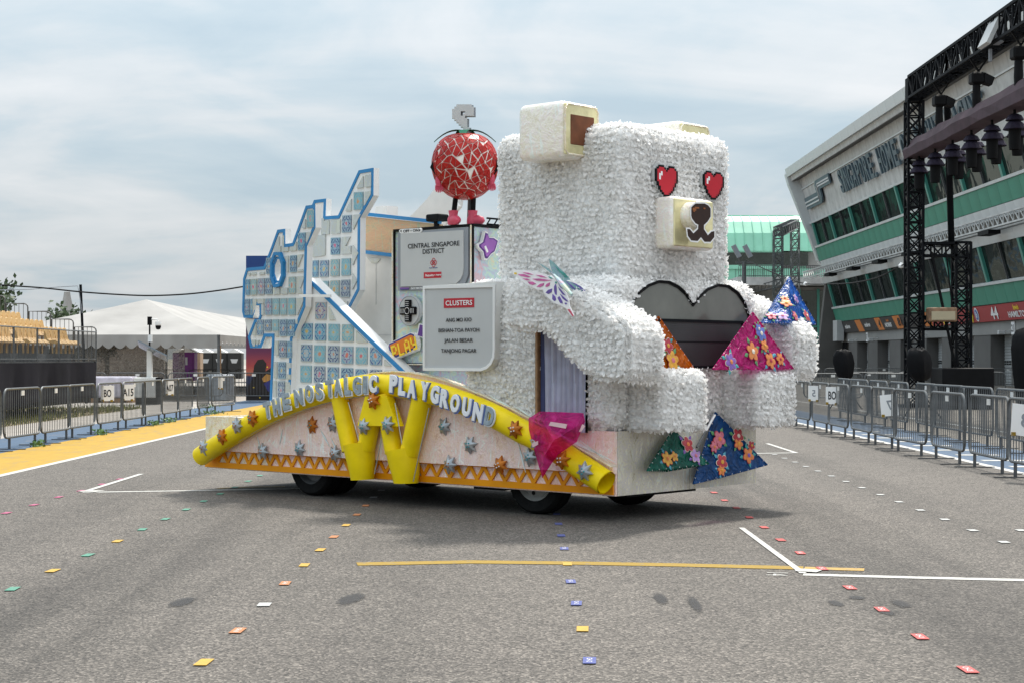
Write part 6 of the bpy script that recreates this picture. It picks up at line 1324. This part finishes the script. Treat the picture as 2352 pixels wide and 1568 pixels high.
FB = thing('box_flood', 'wide box floodlight sitting on the lower tie of the goal-post legs', 'floodlight', (TX + .85, TY - .4, 3.05)); b_ = Vector((TX + .82, TY - .45, 3.1))
mb = MB(); mb.rbox(b_ + Vector((-.47, -.25, -.22)), b_ + Vector((.47, .25, .26)), .03, 1); mb.build('housing', mat('rusty housing', (.24, .14, .08), .6, var=.4, vscale=6), FB); mb = MB(); mb.bx(b_ + Vector((-.4, -.27, -.16)), b_ + Vector((.4, -.252, .13))); mb.build('lens', mat('lens', (.42, .36, .24), .2), FB)
SBX = thing('draped_box', 'low black draped box at the foot of the goal-post legs', 'box', (TX + 1.0, TY - 2, 0)); mb = MB(); mb.rbox((TX + .3, TY - 2.6, 0), (TX + 2.0, TY - 1.0, 1.35), .05, 2); mb.build('cloth', M['black'], SBX)
# speakers under black covers
def covered(label, x, y, z0, z1, w, legs=True):
    T = thing('covered_speaker', label, 'speaker', (x, y, 0), group='speakers under black covers behind the barriers'); mb = MB(); n_ = 18; vs_ = []; hh_ = z1 - z0; lv = [(z0, .45), (z0 + hh_ * .12, .78), (z0 + hh_ * .3, .92), (z0 + hh_ * .55, 1.0), (z0 + hh_ * .8, .97), (z1 - hh_ * .08, .84), (z1 - hh_ * .02, .6), (z1, .3)]
    for z, s_ in lv:
        for j in range(n_):
            a = 2 * math.pi * j / n_; rr = w * s_ * (1 + .12 * math.cos(4 * a)) * random.uniform(.94, 1.06); vs_.append((x + rr * math.cos(a) + (z1 - z) * .10, y + rr * .9 * math.sin(a), z + (random.uniform(-.03, .05) if z > z1 - hh_ * .15 else 0)))
    mb.add(vs_, [(i * n_ + j, i * n_ + (j + 1) % n_, (i + 1) * n_ + (j + 1) % n_, (i + 1) * n_ + j) for i in range(len(lv) - 1) for j in range(n_)] + [tuple(range(n_ - 1, -1, -1)), tuple((len(lv) - 1) * n_ + j for j in range(n_))])
    mb.build('cover', M['black'], T, True)
    if legs:
        mb = MB(); mb.tube([(x + .1, y, .35), (x + .1, y, z0 + .1)], .025, 6); mb.build('pole', M['black'], T)
        for a in (200, 320, 80): mb = MB(); mb.tube([(x + .1, y, .75), (x + .1 + .6 * math.cos(R(a)), y + .6 * math.sin(R(a)), .02)], .02, 5); mb.build('leg', M['black'], T)
    return T
p = gnd(1935, 939); covered('covered speaker on a tripod just right of the raised far hand of the bear', p.x, p.y, .97, 1.92, .30)
p = gnd(2108, 962); covered('broad covered speaker on a tripod in front of the truss tower', p.x, p.y, 1.05, 1.92, .31)
p = gnd(2330, 989); covered('tall black cloth draped speaker at the very edge of the picture', p.x + .32, p.y, .05, 2.33, .42, False)

# ------------------------------------------------------------------ crowd barriers
BL = 2.14
def barrier_proto(tagged=True):
    T = thing('crowd_barrier', 'galvanised crowd barrier', 'barrier', (0, 0, 0)); h0, h1, rr = .22, 1.10, .16; P = []
    L_ = BL
    for cx_, cz_, a0 in ((L_ - rr, h1 - rr, 90), (L_ - rr, h0 + rr, 0), (rr, h0 + rr, -90), (rr, h1 - rr, 180)):
        for k in range(5):
            a = R(a0 - 90 * k / 4); P.append((cx_ + rr * math.cos(a), 0, cz_ + rr * math.sin(a)))
    mb = MB(); mb.tube(P, .021, 8, closed=True); mb.build('frame', M['steel'], T, True)
    b0 = None; nb_ = 17
    for i in range(nb_):
        if b0 is None: mb = MB(); mb.tube([(0, 0, h0), (0, 0, h1)], .0075, 6); b0 = mb.build('bar', M['steel'], T); o = b0
        else: o = b0.copy(); COL.objects.link(o); o.parent = T
        o.location = ((i + 1) * L_ / (nb_ + 1), 0, 0)
    for x in (.32, L_ - .32): mb = MB(); mb.bar((x, 0, .02), (x, 0, h0), .045, .02); mb.bar((x, -.30, .012), (x, .30, .012), .05, .014); mb.build('foot', M['darksteel'], T)
    if tagged: mb = MB(); mb.bx((L_ / 2 - .075, -.012, .97), (L_ / 2 + .075, .012, 1.06)); mb.build('plate', M['offwhite'], T)
    return T
bp0 = barrier_proto(); bp_used = [False]
def barrier(x, y, ang, label, group):
    if not bp_used[0]: o = bp0; bp_used[0] = True
    else: o = copy_tree(bp0)
    o.location = (x, y, 0); o.rotation_euler = (random.uniform(-.012, .012), 0, ang); o['label'] = label; o['group'] = group; return o
NM = ['first', 'second', 'third', 'fourth', 'fifth', 'sixth', 'seventh', 'eighth', 'ninth', 'tenth', 'eleventh', 'twelfth', 'thirteenth', 'fourteenth', 'fifteenth', 'sixteenth']
ye = [27.9, 30.15, 32.3, 34.45, 36.85, 39.2, 41.3, 43.5, 45.8, 48.5]
for i, y in enumerate(ye): barrier(-9.12 + random.uniform(-.04, .04), y, R(90) + random.uniform(-.03, .03), f'grey crowd barrier by the yellow strip, {NM[i]} from the left picture edge', 'crowd barriers along the yellow strip')
barrier(-9.1, 50.75, R(80), 'grey crowd barrier ending the row by the yellow strip, beside the yellow arch end', 'crowd barriers along the yellow strip')
for i in range(13): barrier(6.98 + random.uniform(-.05, .05), 21.4 + i * 2.22, R(90) + random.uniform(-.04, .04), f'grey crowd barrier edging the track on the right, {NM[i]} from the picture edge', 'front crowd barriers edging the track by the pit lane')
for i in range(9): barrier(8.95 + random.uniform(-.06, .06), 26.6 + i * 2.25, R(90) + random.uniform(-.05, .05), f'grey crowd barrier in the second row behind the blue strip, {NM[i]} from the picture edge', 'second row of crowd barriers behind the blue strip')
for i in range(4): barrier(-17.9 + i * 2.28, 65.2 - i * .1, random.uniform(-.05, .05), f'grey crowd barrier before the white tent, {NM[i]} from the grandstand', 'crowd barriers across the front of the white tent')
for i in range(6): barrier(-18.5 + i * 2.3, 84, random.uniform(-.05, .05), f'dark crowd barrier deep under the tent roof, {NM[i]} from the clear curtain', 'crowd barriers under the tent roof')
for i in range(3): barrier(10.8 + i * 2.28, 62.0 + i * .2, random.uniform(-.06, .06), f'grey crowd barrier across the pit lane behind the covered speaker, {NM[i]} from the bear', 'crowd barriers across the pit lane')
for i in range(3): barrier(13.2 + i * 2.28, 67.0 + i * .3, random.uniform(-.06, .06), f'grey crowd barrier across the pit lane behind the truss tower, {NM[i]} from the bear', 'crowd barriers across the pit lane')
for i in range(9): barrier(15.6 + i * 2.26, 96 - i * .3, random.uniform(-.05, .05), f'far crowd barrier before the garages, {NM[i]} from the bear', 'far crowd barriers before the garages')
for i in range(7): barrier(18.8 + i * .12, 46 + i * 2.25, R(90) + random.uniform(-.06, .06), f'grey crowd barrier along the pit lane right of the truss, {NM[i]} from the picture edge', 'crowd barriers along the pit lane behind the truss')
# paper notices taped to barriers
def notice(x, y, z, ang, s, label, w=.30, h=.40, rev=False, tilt=0):
    w *= .8; h *= .82
    T = thing('paper_notice', label, 'paper notice', (x, y, z), group='paper notices taped to barriers'); b_ = Vector((x, y, z)); u = Vector((math.cos(ang), math.sin(ang), 0)); n = Vector((-math.sin(ang), math.cos(ang), 0)); n = -n if n.dot(Vector((0, 0, CAM_H)) - b_) < 0 else n
    r = n.cross(Vector((0, 0, 1))) * -1; up = Vector((0, 0, 1)); rt, ut = (r * math.cos(tilt) + up * math.sin(tilt)), (up * math.cos(tilt) - r * math.sin(tilt)); mb = MB(); o_ = b_ + n * .05
    mb.prism([o_ - rt * w / 2 - ut * h / 2, o_ + rt * w / 2 - ut * h / 2, o_ + rt * w / 2 + ut * h / 2, o_ - rt * w / 2 + ut * h / 2], -n * .004); mb.build('sheet', M['whiteink'], T)
    if s: mb = MB(); mb.text(s, o_ + n * .003, -rt if rev else rt, ut, h * .45, 0, .0005, .02, width=min(w * .85, h * .3 * len(s))); mb.build('lettering', M['grey'] if rev else M['ink'], T)
    for a, c in ((-.38, -.47), (.3, -.5)): mb = MB(); mb.box(o_ + rt * w * a + ut * h * c + n * .004, (.05, .05, .05), 0); mb.build('tape', M['pline'], T)
    return T
ng = R(52); nr_ = R(128)
notice(-9.08, 37.5, .88, ng, 'BO', 'paper notice reading BO on the left barriers', .46, .42); notice(-9.08, 39.5, .86, ng, 'A15', 'paper notice reading A15 beside the BO notice', .46, .45); notice(-9.08, 44.3, .88, ng, 'A07', 'small paper notice reading A07 on the left barriers', .36, .45); notice(-9.0, 51.6, .9, R(40), '', 'blank paper notice at the end of the left barrier row', .2, .42)
notice(6.95, 38.4, .86, nr_, '5', 'paper notice seen from behind near the foot of the bear', .42, .42, True); notice(6.95, 36.0 + .2, .86, nr_, 'BO', 'paper notice reading BO on the right barriers', .46, .45); notice(6.95, 30.75, .80, nr_, '7', 'tilted paper notice showing a faint 7 from behind', .5, .48, True, .1); notice(6.95, 22.6, .82, nr_, '3', 'large paper notice on the barrier by the picture edge', .55, .52, True, -.08)

# ------------------------------------------------------------------ grandstand on the left
GS = thing('grandstand', 'temporary grandstand of tan bucket seats over a black cloth skirt', 'grandstand', (-14.5, 48, 0))
gx_, ge = -13.15, 53.0; deck = 1.56; M['skirt'] = mat('black skirt cloth', (.012, .011, .015), .85, spec=.1, var=.4, vscale=.7, bump=.5, bscale=1.2); M['seat'] = mat('tan plastic seat', (.56, .35, .13), .38, var=.12, vscale=6)
mb = MB(); n_ = 60; vs_ = []
for i in range(n_ + 1):
    y = ge - i * .4; d = .06 * math.sin(i * .8) + .05 * math.sin(i * 2.3)
    for z, k in ((.42 + .05 * math.sin(i * .5), 1.6), (.8, 1.0), (1.2, .6), (deck - .03, .1)): vs_.append((gx_ + d * k, y, z))
mb.add(vs_, [(i * 4 + j, i * 4 + 4 + j, i * 4 + 5 + j, i * 4 + 1 + j) for i in range(n_) for j in range(3)]); mb.build('skirt', M['skirt'], GS, True)
mb = MB(); vs_ = []
for i in range(20):
    for z in (.42, deck): vs_.append((gx_ - i * .6, ge + .05 * math.sin(i * 1.7), z))
mb.add(vs_, [(i * 2, i * 2 + 2, i * 2 + 3, i * 2 + 1) for i in range(19)]); mb.build('skirt', M['skirt'], GS)
rows_ = 6
for r_ in range(rows_):
    z = deck + r_ * .245; x = gx_ - .05 - r_ * .72; mb = MB(); mb.bx((x - .75, 28, z - .24), (x - .0, ge - .02, z)); mb.build('step', M['steel'], GS)
mb = MB(); mb.bx((gx_ - 4.6, 28.0, .3), (gx_ - .15, ge - .1, deck - .3)); mb.build('understage', M['black'], GS)
s0 = None
for r_ in range(1, rows_):
    z = deck + r_ * .245; x = gx_ + .08 - r_ * .72
    for i in range(24):
        y = ge - .5 - i * .5
        if r_ in (1,) and i in (5, 6): continue
        if i % 12 == 11: continue
        if s0 is None:
            mb = MB(); prof_ = [(.22, .30), (.10, .40), (-.10, .38), (-.16, .45), (-.22, .80), (-.27, .80), (-.24, .40), (-.1, .32), (.2, .26)]
            vs_ = []; m_ = 5
            for k in range(m_ + 1):
                t_ = k / m_; yo = -.22 + .44 * t_; sc_ = math.sin(math.pi * t_) ** .4
                for (a, c) in prof_: vs_.append((a, yo, c if c < .7 else .66 + .14 * sc_))
            q_ = len(prof_); mb.add(vs_, [(k * q_ + j, k * q_ + (j + 1) % q_, (k + 1) * q_ + (j + 1) % q_, (k + 1) * q_ + j) for k in range(m_) for j in range(q_)] + [tuple(range(q_)), tuple(m_ * q_ + j for j in range(q_ - 1, -1, -1))]); mb.bar((0, -.2, 0), (0, -.2, .32), .03); mb.bar((0, .2, 0), (0, .2, .32), .03)
            s0 = mb.build('seat', M['seat'], GS, off=(0, 0, 0)); o = s0
        else: o = s0.copy(); COL.objects.link(o)
        o.location = Vector((x, y, z)) - OFF['grandstand']
for i in range(11):                                         # front railing panels
    y1_ = ge - i * 2.2; y0_ = y1_ - 2.16; mb = MB(); mb.tube([(gx_, y0_, deck), (gx_, y0_, deck + .92), (gx_, y1_, deck + .92), (gx_, y1_, deck)], .022, 6); mb.bar((gx_, y0_, deck + .08), (gx_, y1_, deck + .08), .03)
    mb.build('railing_frame', M['steel'], GS)
rb = None
for i in range(11):
    for j in range(16):
        y = ge - i * 2.2 - .13 - j * .128
        if rb is None: mb = MB(); mb.bar((0, 0, deck), (0, 0, deck + .92), .009); rb = mb.build('railing_bar', M['steel'], GS, off=(0, 0, 0)); o = rb
        else: o = rb.copy(); COL.objects.link(o)
        o.location = Vector((gx_, y, 0)) - OFF['grandstand']
for r_ in range(rows_):                                     # stepped end rails
    x = gx_ - r_ * .72; z = deck + r_ * .245; t_ = z + 1.08; mb = MB(); P = [(x, ge, z - .3), (x, ge, t_ - .12)] + [(x - .12 + .12 * math.cos(R(a)), ge, t_ - .12 + .12 * math.sin(R(a))) for a in (30, 60, 90)] + [(x - .68, ge, t_), (x - .68, ge, z - .2)]
    mb.tube(P, .022, 6)
    for k in range(1, 5): mb.bar((x - .14 * k, ge, z), (x - .14 * k, ge, t_), .014)
    mb.build('end_rail', M['steel'], GS)

# ------------------------------------------------------------------ tents, toilets and the rest of the left side
M['canvas'] = mat('white tent canvas', (.31, .30, .285), .7, var=.18, vscale=.7, bump=.7, bscale=1.1)
TN = thing('white_tent', 'large white canvas tent with scalloped valance and clear side curtain', 'tent', (-16, 72, 0))
ye_, xe0, xe1, zeave = 66.0, -21.6, -11.55, 2.58
apex = Vector((-15.6, 71.5, 4.15)); far_ = Vector((-15.6, 104, 4.0))
def fold(a, b, c, n=14, amp=.07, name='canvas'):
    mb = MB(); vs_ = []; ix = {}
    for u in range(n + 1):
        for v in range(n + 1 - u):
            p = a + (b - a) * (u / n) + (c - a) * (v / n); ix[u, v] = len(vs_); e_ = min(u, v, n - u - v); vs_.append(p + Vector((0, 0, -amp * math.sin(math.pi * min(1, (u + v) / n)) + (random.uniform(-.03, .03) if e_ else 0))))
    mb.add(vs_, [(ix[u, v], ix[u + 1, v], ix[u, v + 1]) for u in range(n) for v in range(n - u)] + [(ix[u + 1, v], ix[u + 1, v + 1], ix[u, v + 1]) for u in range(n) for v in range(n - u - 1)]); return mb.build(name, M['canvas'], TN, True)
eL, eR = Vector((xe0, ye_, zeave)), Vector((xe1, ye_, zeave)); fR = Vector((xe1, 104, zeave)); fL = Vector((xe0, 104, zeave))
fold(apex, eL, eR); fold(apex, eR, fR); fold(apex, fR, far_); fold(apex, eL, fL); fold(apex, fL, far_)
def valance(a, b, n, h=.55):
    mb = MB(); vs_ = []; d = b - a; m_ = n * 6
    for i in range(m_ + 1):
        p = a + d * i / m_; s_ = abs(math.sin(math.pi * i / 6)) ; vs_ += [p, p + Vector((0, -.02 + .03 * math.sin(i * .7), -h + .16 * (1 - s_)))]
    mb.add(vs_, [(2 * i, 2 * i + 2, 2 * i + 3, 2 * i + 1) for i in range(m_)]); return mb.build('valance', M['canvas'], TN, True)
valance(eL, eR, 22); valance(eR, fR, 40, .42)
for x, y in ((xe1, ye_), (xe0, ye_), (xe1, 80), (xe1, 94), (-16.5, 80)): mb = MB(); mb.tube([(x, y, 0), (x, y, zeave)], .06, 8); mb.build('pole', M['steel'], TN)
M['clear'] = tinted('hazy clear plastic', (.34, .31, .27), .45, .12)
mb = MB(); vs_ = []
for i in range(31):
    x = xe0 + (-12.95 - xe0) * i / 30
    for z in (.15, 1.2, 2.4): vs_.append((x, ye_ + .35 + .05 * math.sin(i * 1.3 + z) + .03 * math.sin(i * 3.1), z))
mb.add(vs_, [(i * 3 + j, i * 3 + 3 + j, i * 3 + 4 + j, i * 3 + 1 + j) for i in range(30) for j in range(2)]); mb.build('clear_curtain', M['clear'], TN, True)
mb = MB(); mb.bx((-29, 103.5, 0), (-21.5, 103.8, 2.9)); mb.build('back_curtain', mat('brown back cloth', (.20, .16, .13), .8, var=.2), TN)
T2 = thing('pagoda_tent', 'small white pagoda tent spire poking up beyond the grandstand', 'tent', (-29.2, 110, 0)); b_ = Vector((-29.2, 110, 0))
mb = MB(); mb.lathe([(3.6, 2.6), (2.2, 3.0), (1.1, 3.6), (.62, 4.3), (.40, 5.0), (.24, 5.7), (.20, 6.0), (0, 6.02)], 4, 0, b_); mb.build('canvas', M['canvas'], T2)
for dx, dy in ((2.4, 2.4), (-2.4, 2.4), (2.4, -2.4), (-2.4, -2.4)): mb = MB(); mb.tube([b_ + Vector((dx, dy, 0)), b_ + Vector((dx, dy, 2.7))], .06, 6); mb.build('pole', M['steel'], T2)
T3 = thing('low_tent', 'low white tent roof in the distance under the big tent', 'tent', (-15, 118, 0)); mb = MB(); mb.prism([Vector((-26, 116, 2.7)), Vector((-26, 119, 3.6)), Vector((-26, 122, 2.7))], (16, 0, 0)); mb.bx((-26, 115.98, 2.35), (-10, 116.02, 2.7)); mb.build('canvas', M['canvas'], T3)
for x in (-25.5, -20.2, -15, -10.3): mb = MB(); mb.tube([(x, 116, 0), (x, 116, 2.7)], .08, 6); mb.build('pole', M['wood'], T3)
def toilet(x, y, col, label, cart=False):
    T = thing('portable_toilet', label, 'portable toilet', (x, y, 0), group='portable toilets beyond the tent'); m = mat('cabin ' + label[:9], col, .5, var=.15); w = 1.12
    mb = MB(); mb.rbox((x - w / 2, y - .6, .08), (x + w / 2, y + .6, 2.1), .04, 1); mb.build('cabin', m, T)
    mb = MB(); mb.rbox((x - w / 2 + .12, y - .63, .2), (x + w / 2 - .12, y - .59, 1.95), .02, 1); mb.build('door', m, T)
    mb = MB(); mb.prism([Vector((x - w / 2 - .03, y - .65, 2.1)), Vector((x, y - .65, 2.42)), Vector((x + w / 2 + .03, y - .65, 2.1))], (0, 1.3, 0)); mb.build('roof', M['white'] if not cart else M['offwhite'], T)
    mb = MB()
    if cart: mb.prism([Vector((x - .3, y - .65, 1.62)), Vector((x + .3, y - .65, 1.62)), Vector((x + .18, y - .65, 1.3)), Vector((x - .18, y - .65, 1.3))], (0, .015, 0))
    else: mb.bx((x - .08, y - .65, 1.2), (x + .08, y - .635, 1.75))
    mb.build('emblem', M['screen'], T); return T
PX = lambda xd, Y: (xd - CX) * Y / FOC
toilet(PX(417, 126), 126, (.10, .02, .13), 'dark purple portable toilet at the edge of the clear curtain'); toilet(PX(432, 120), 120, (.16, .02, .19), 'bright purple portable toilet with a white roof'); toilet(PX(446, 124), 124, (.40, .28, .19), 'tan portable toilet beside the purple one')
for xd, lb in ((475, 'black portable toilet with pale emblem, closest to the tan one'), (507.5, 'black portable toilet behind the tent post'), (541, 'black portable toilet with pale emblem nearest the sunset banner')): toilet(PX(xd, 132), 132, (.016, .017, .016), lb, True)
for xd in (452, 459): toilet(PX(xd, 140), 140, (.03, .09, .30), f'blue cabin seen through the gap {"left" if xd == 452 else "right"} of the brown post')
# solar camera mast, ballast, cables, banner
CM = thing('camera_mast', 'solar powered camera mast with tilted panel and ribbed white battery box', 'camera mast', (-13.1, 60.6, 0)); b_ = Vector((-13.1, 60.6, 0))
mb = MB(); mb.rbox(b_ + Vector((-.50, -.3, .25)), b_ + Vector((.28, .3, .98)), .03, 1)
for i in range(11): mb.bx(b_ + Vector((-.48 + i * .068, -.315, .28)), b_ + Vector((-.45 + i * .068, -.3, .95)))
mb.build('battery_box', M['offwhite'], CM); mb = MB(); mb.bx(b_ + Vector((.29, -.3, .25)), b_ + Vector((.42, .3, .98))); mb.bx(b_ + Vector((-.45, -.25, 0)), b_ + Vector((.35, .25, .25))); mb.build('box_end', M['black'], CM)
mb = MB(); mb.bx(b_ + Vector((-.09, -.09, .98)), b_ + Vector((.09, .09, 2.0))); mb.build('post', M['offwhite'], CM); mb = MB(); mb.tube([b_ + Vector((0, 0, 1.9)), b_ + Vector((0, 0, 3.1))], .03, 8); mb.bx(b_ + Vector((-.07, -.07, 2.85)), b_ + Vector((.07, .07, 3.15))); mb.build('upper_pole', M['black'], CM)
mb = MB(); mb.bx(b_ + Vector((-.05, -.08, 2.25)), b_ + Vector((.09, .06, 2.5))); mb.build('radio_box', M['white'], CM)
mb = MB(); mb.box(b_ + Vector((.15, -.15, 1.92)), (1.15, .75, .05), 0, Matrix.Rotation(R(27), 3, 'Y') @ Matrix.Rotation(R(-18), 3, 'X')); mb.build('solar_panel', mat('solar panel', (.14, .17, .20), .2, .2), CM)
mb = MB(); mb.tube([b_ + Vector((0, 0, 3.05)), b_ + Vector((.28, 0, 3.05)), b_ + Vector((.3, 0, 2.97))], .025, 6); mb.lathe([(.1, 2.97), (.11, 2.88), (.10, 2.83)], 12, 0, b_ + Vector((.31, 0, 0))); mb.build('camera_arm', M['white'], CM); mb = MB(); mb.lathe([(.10, 2.85), (.105, 2.78), (.07, 2.70), (0, 2.68)], 12, 0, b_ + Vector((.31, 0, 0))); mb.build('dome', M['black'], CM, True)
BD = thing('ballast_drum', 'grey chipped ballast drum at the tent post', 'ballast', (-11.55, 66.3, 0)); mb = MB(); mb.lathe([(.55, .02), (.56, .1), (.55, 1.0), (.5, 1.04), (0, 1.04)], 24, 0, (-11.5, 66.0, 0)); mb.build('drum', mat('chipped grey paint', (.27, .30, .33), .6, var=.35, vscale=7), BD, True)
PL = thing('wrapped_pallet', 'pallet of white film wrapped goods behind the barriers', 'pallet', (-15.3, 63.6, 0)); mb = MB(); mb.rbox((-16.3, 63.1, .18), (-14.3, 64.2, .98), .08, 2); mb.build('wrapped_load', mat('stretch film', (.55, .52, .60), .25, var=.2, vscale=5, bump=.5, bscale=6), PL)
mb = MB()
for i in range(5): mb.bx((-16.3 + i * .45, 63.1, .0), (-16.1 + i * .45, 64.2, .16))
mb.build('pallet_boards', M['wood'], PL)
pb0 = at(191, 790, 62); pt0 = at(185, 654, 62)
CP = thing('cable_pole', 'dark leaning pole carrying cables beside the tent roof', 'pole', (pb0.x, 62, 0)); mb = MB(); mb.tube([Vector((pb0.x + .12, 62, 0)), pb0, pt0], .05, 8); mb.build('shaft', M['truss'], CP)
CA = thing('overhead_cable', 'sagging black overhead cable crossing from the left to the panels', 'cable', tuple(at(0, 655, 58))); pts = [at(x, y, 58) for x, y in ((-60, 648), (0, 655), (94, 661.5), (185, 671), (280, 677.5), (350, 679.5), (430, 676), (500, 668), (558, 659), (640, 646))]
mb = MB(); mb.tube(catmull(pts, 4), .028, 5); mb.build('wire', M['black'], CA)
CA2 = thing('overhead_cable', 'thin grey cable strung to the top of the leaning pole', 'cable', tuple(at(0, 667, 61))); pts = [at(x, y, 61) for x, y in ((-60, 668), (0, 667), (70, 665), (130, 660), (178, 657), (181, 668), (189, 720))]; mb = MB(); mb.tube(pts, .016, 5); mb.build('wire', M['grey'], CA2)
def banner_mat():
    m = bpy.data.materials.new('sunset print'); m.use_nodes = True; t = m.node_tree; b = t.nodes['Principled BSDF']; b.inputs['Roughness'].default_value = .4; co = t.nodes.new('ShaderNodeTexCoord'); sp = t.nodes.new('ShaderNodeSeparateXYZ'); t.links.new(co.outputs['Object'], sp.inputs[0])
    mr = t.nodes.new('ShaderNodeMath'); mr.operation = 'DIVIDE'; mr.inputs[1].default_value = 5.7; t.links.new(sp.outputs[2], mr.inputs[0])
    t.links.new(ramp(t, mr.outputs[0], [(0, (.006, .006, .012)), (.10, (.012, .012, .02)), (.13, (.02, .03, .08)), (.17, (.02, .03, .09)), (.18, (.52, .16, .08)), (.24, (.36, .05, .05)), (.34, (.12, .02, .07)), (.50, (.03, .012, .05)), (.70, (.005, .035, .16)), (1, (.003, .04, .19))]), b.inputs['Base Color']); return m
SBN = thing('sunset_banner', 'tall narrow banner wall printed with a red sunset and dark hills', 'banner', (-9.55, 65, 0)); Yb = 65.0; xa, xb = PX(565, Yb), PX(690, Yb)
mb = MB(); mb.bx((xa, Yb, .03), (xb, Yb + .3, 5.62)); mb.build('printed_board', banner_mat(), SBN)
def blob(pts, m, d, nm):
    mb = MB(); mb.prism([Vector((PX(x, Yb), Yb - d, CAM_H + (HOR - y) * Yb / FOC)) for x, y in pts], (0, .008, 0)); mb.build(nm, m, SBN)
blob([(568, 918), (570, 890), (580, 868), (584, 838), (592, 826), (604, 824), (612, 834), (610, 852), (620, 845), (640, 826), (640, 918)], mat('dark hill print', (.014, .009, .008), .5), .012, 'hill_print')
blob([(602, 868), (612, 858), (622, 860), (632, 850), (636, 858), (628, 868), (612, 876), (604, 876)], mat('amber print', (.52, .26, .06), .5), .022, 'star_print'); blob([(606, 880), (625, 868), (640, 860), (640, 900), (616, 898)], M['navy'], .018, 'hill_print')
for x, y in ((583, 889), (597, 912), (614, 842)): blob([(x - 2, y), (x, y + 2), (x + 2, y), (x, y - 2)], M['playy'], .026, 'light_print')
# trees behind the stand
M['bark'] = mat('bark', (.10, .075, .05), .9, var=.3); M['foliage'] = mat('dark green leaves', (.035, .065, .016), .6, var=.5, vscale=3)
def tree(label, x, y, h, r, n=1500):
    T = thing('leafy_tree', label, 'tree', (x, y, 0), group='trees behind the grandstand'); b_ = Vector((x, y, 0)); mb = MB(); mb.tube([b_, b_ + Vector((.05, 0, h * .4)), b_ + Vector((0, .1, h * .75))], [.16, .12, .05], 8)
    cl = []
    for k in range(13):
        a = random.uniform(0, 6.28); e_ = random.uniform(.2, 1.0); q_ = b_ + Vector((math.cos(a) * r * random.uniform(.3, 1), math.sin(a) * r * random.uniform(.3, 1), h * (.45 + .5 * e_) * random.uniform(.85, 1.08))); cl.append(q_); mb.tube([b_ + Vector((0, 0, h * .35)), (b_ + Vector((0, 0, h * .45))).lerp(q_, .5), q_], [.05, .035, .01], 5)
    mb.build('trunk', M['bark'], T); mb = MB()
    for i in range(n):
        c_ = random.choice(cl); p = c_ + Vector([random.gauss(0, r * .22) for _ in range(3)]); d = Vector([random.gauss(0, 1) for _ in range(3)]).normalized(); e_ = d.orthogonal().normalized() * .10; d = d * .15
        mb.add([p - d, p + e_, p + d, p - e_], [(0, 1, 2, 3)])
    o = mb.build('crown', M['foliage'], T); o['kind'] = 'stuff'
tree('dark green tree rising behind the seats at the left picture edge', -25.6, 82, 5.3, 1.7, 2200); tree('lower green tree behind the stepped end rails', -22.9, 86, 4.1, 1.5, 1700); tree('small green tree just left of the tent roof', -21.3, 88, 3.9, 1.0, 900)
# grass
mb = MB()
for i in range(9000):
    x = random.uniform(-17.5, -12.3); y = random.uniform(36, 56.5)
    if random.random() < .25 + .3 * math.sin(x * 2.1 + y * .7): continue
    h = random.uniform(.05, .20); a = random.uniform(0, 6.28); u = Vector((math.cos(a), math.sin(a), 0)) * .016; l = Vector((random.uniform(-.06, .06), random.uniform(-.06, .06), h)); mb.add([(x - u.x, y - u.y, 0), (x + u.x, y + u.y, 0), (x + l.x, y + l.y, l.z)], [(0, 1, 2)])
o = mb.build('grass', mat('dry grass', (.16, .17, .045), .8, var=.6, vscale=1.2)); o['kind'] = 'stuff'
mb = MB()
for cx_, cy_, r_ in ((-8.95, 49.9, .3), (-8.9, 41.6, .22), (-8.92, 43.6, .18), (-8.9, 31.5, .12), (-8.93, 36.4, .14), (-10.2, 56, .4)):
    for i in range(70):
        p = Vector((cx_ + random.gauss(0, r_ * .5), cy_ + random.gauss(0, r_ * .8), random.uniform(.0, .12))); d = Vector([random.gauss(0, 1) for _ in range(3)]).normalized() * .04; e_ = d.orthogonal().normalized() * .02; mb.add([p - d, p + e_, p + d, p - e_], [(0, 1, 2, 3)])
o = mb.build('weeds', mat('weed leaves', (.07, .16, .03), .6, var=.3)); o['kind'] = 'stuff'
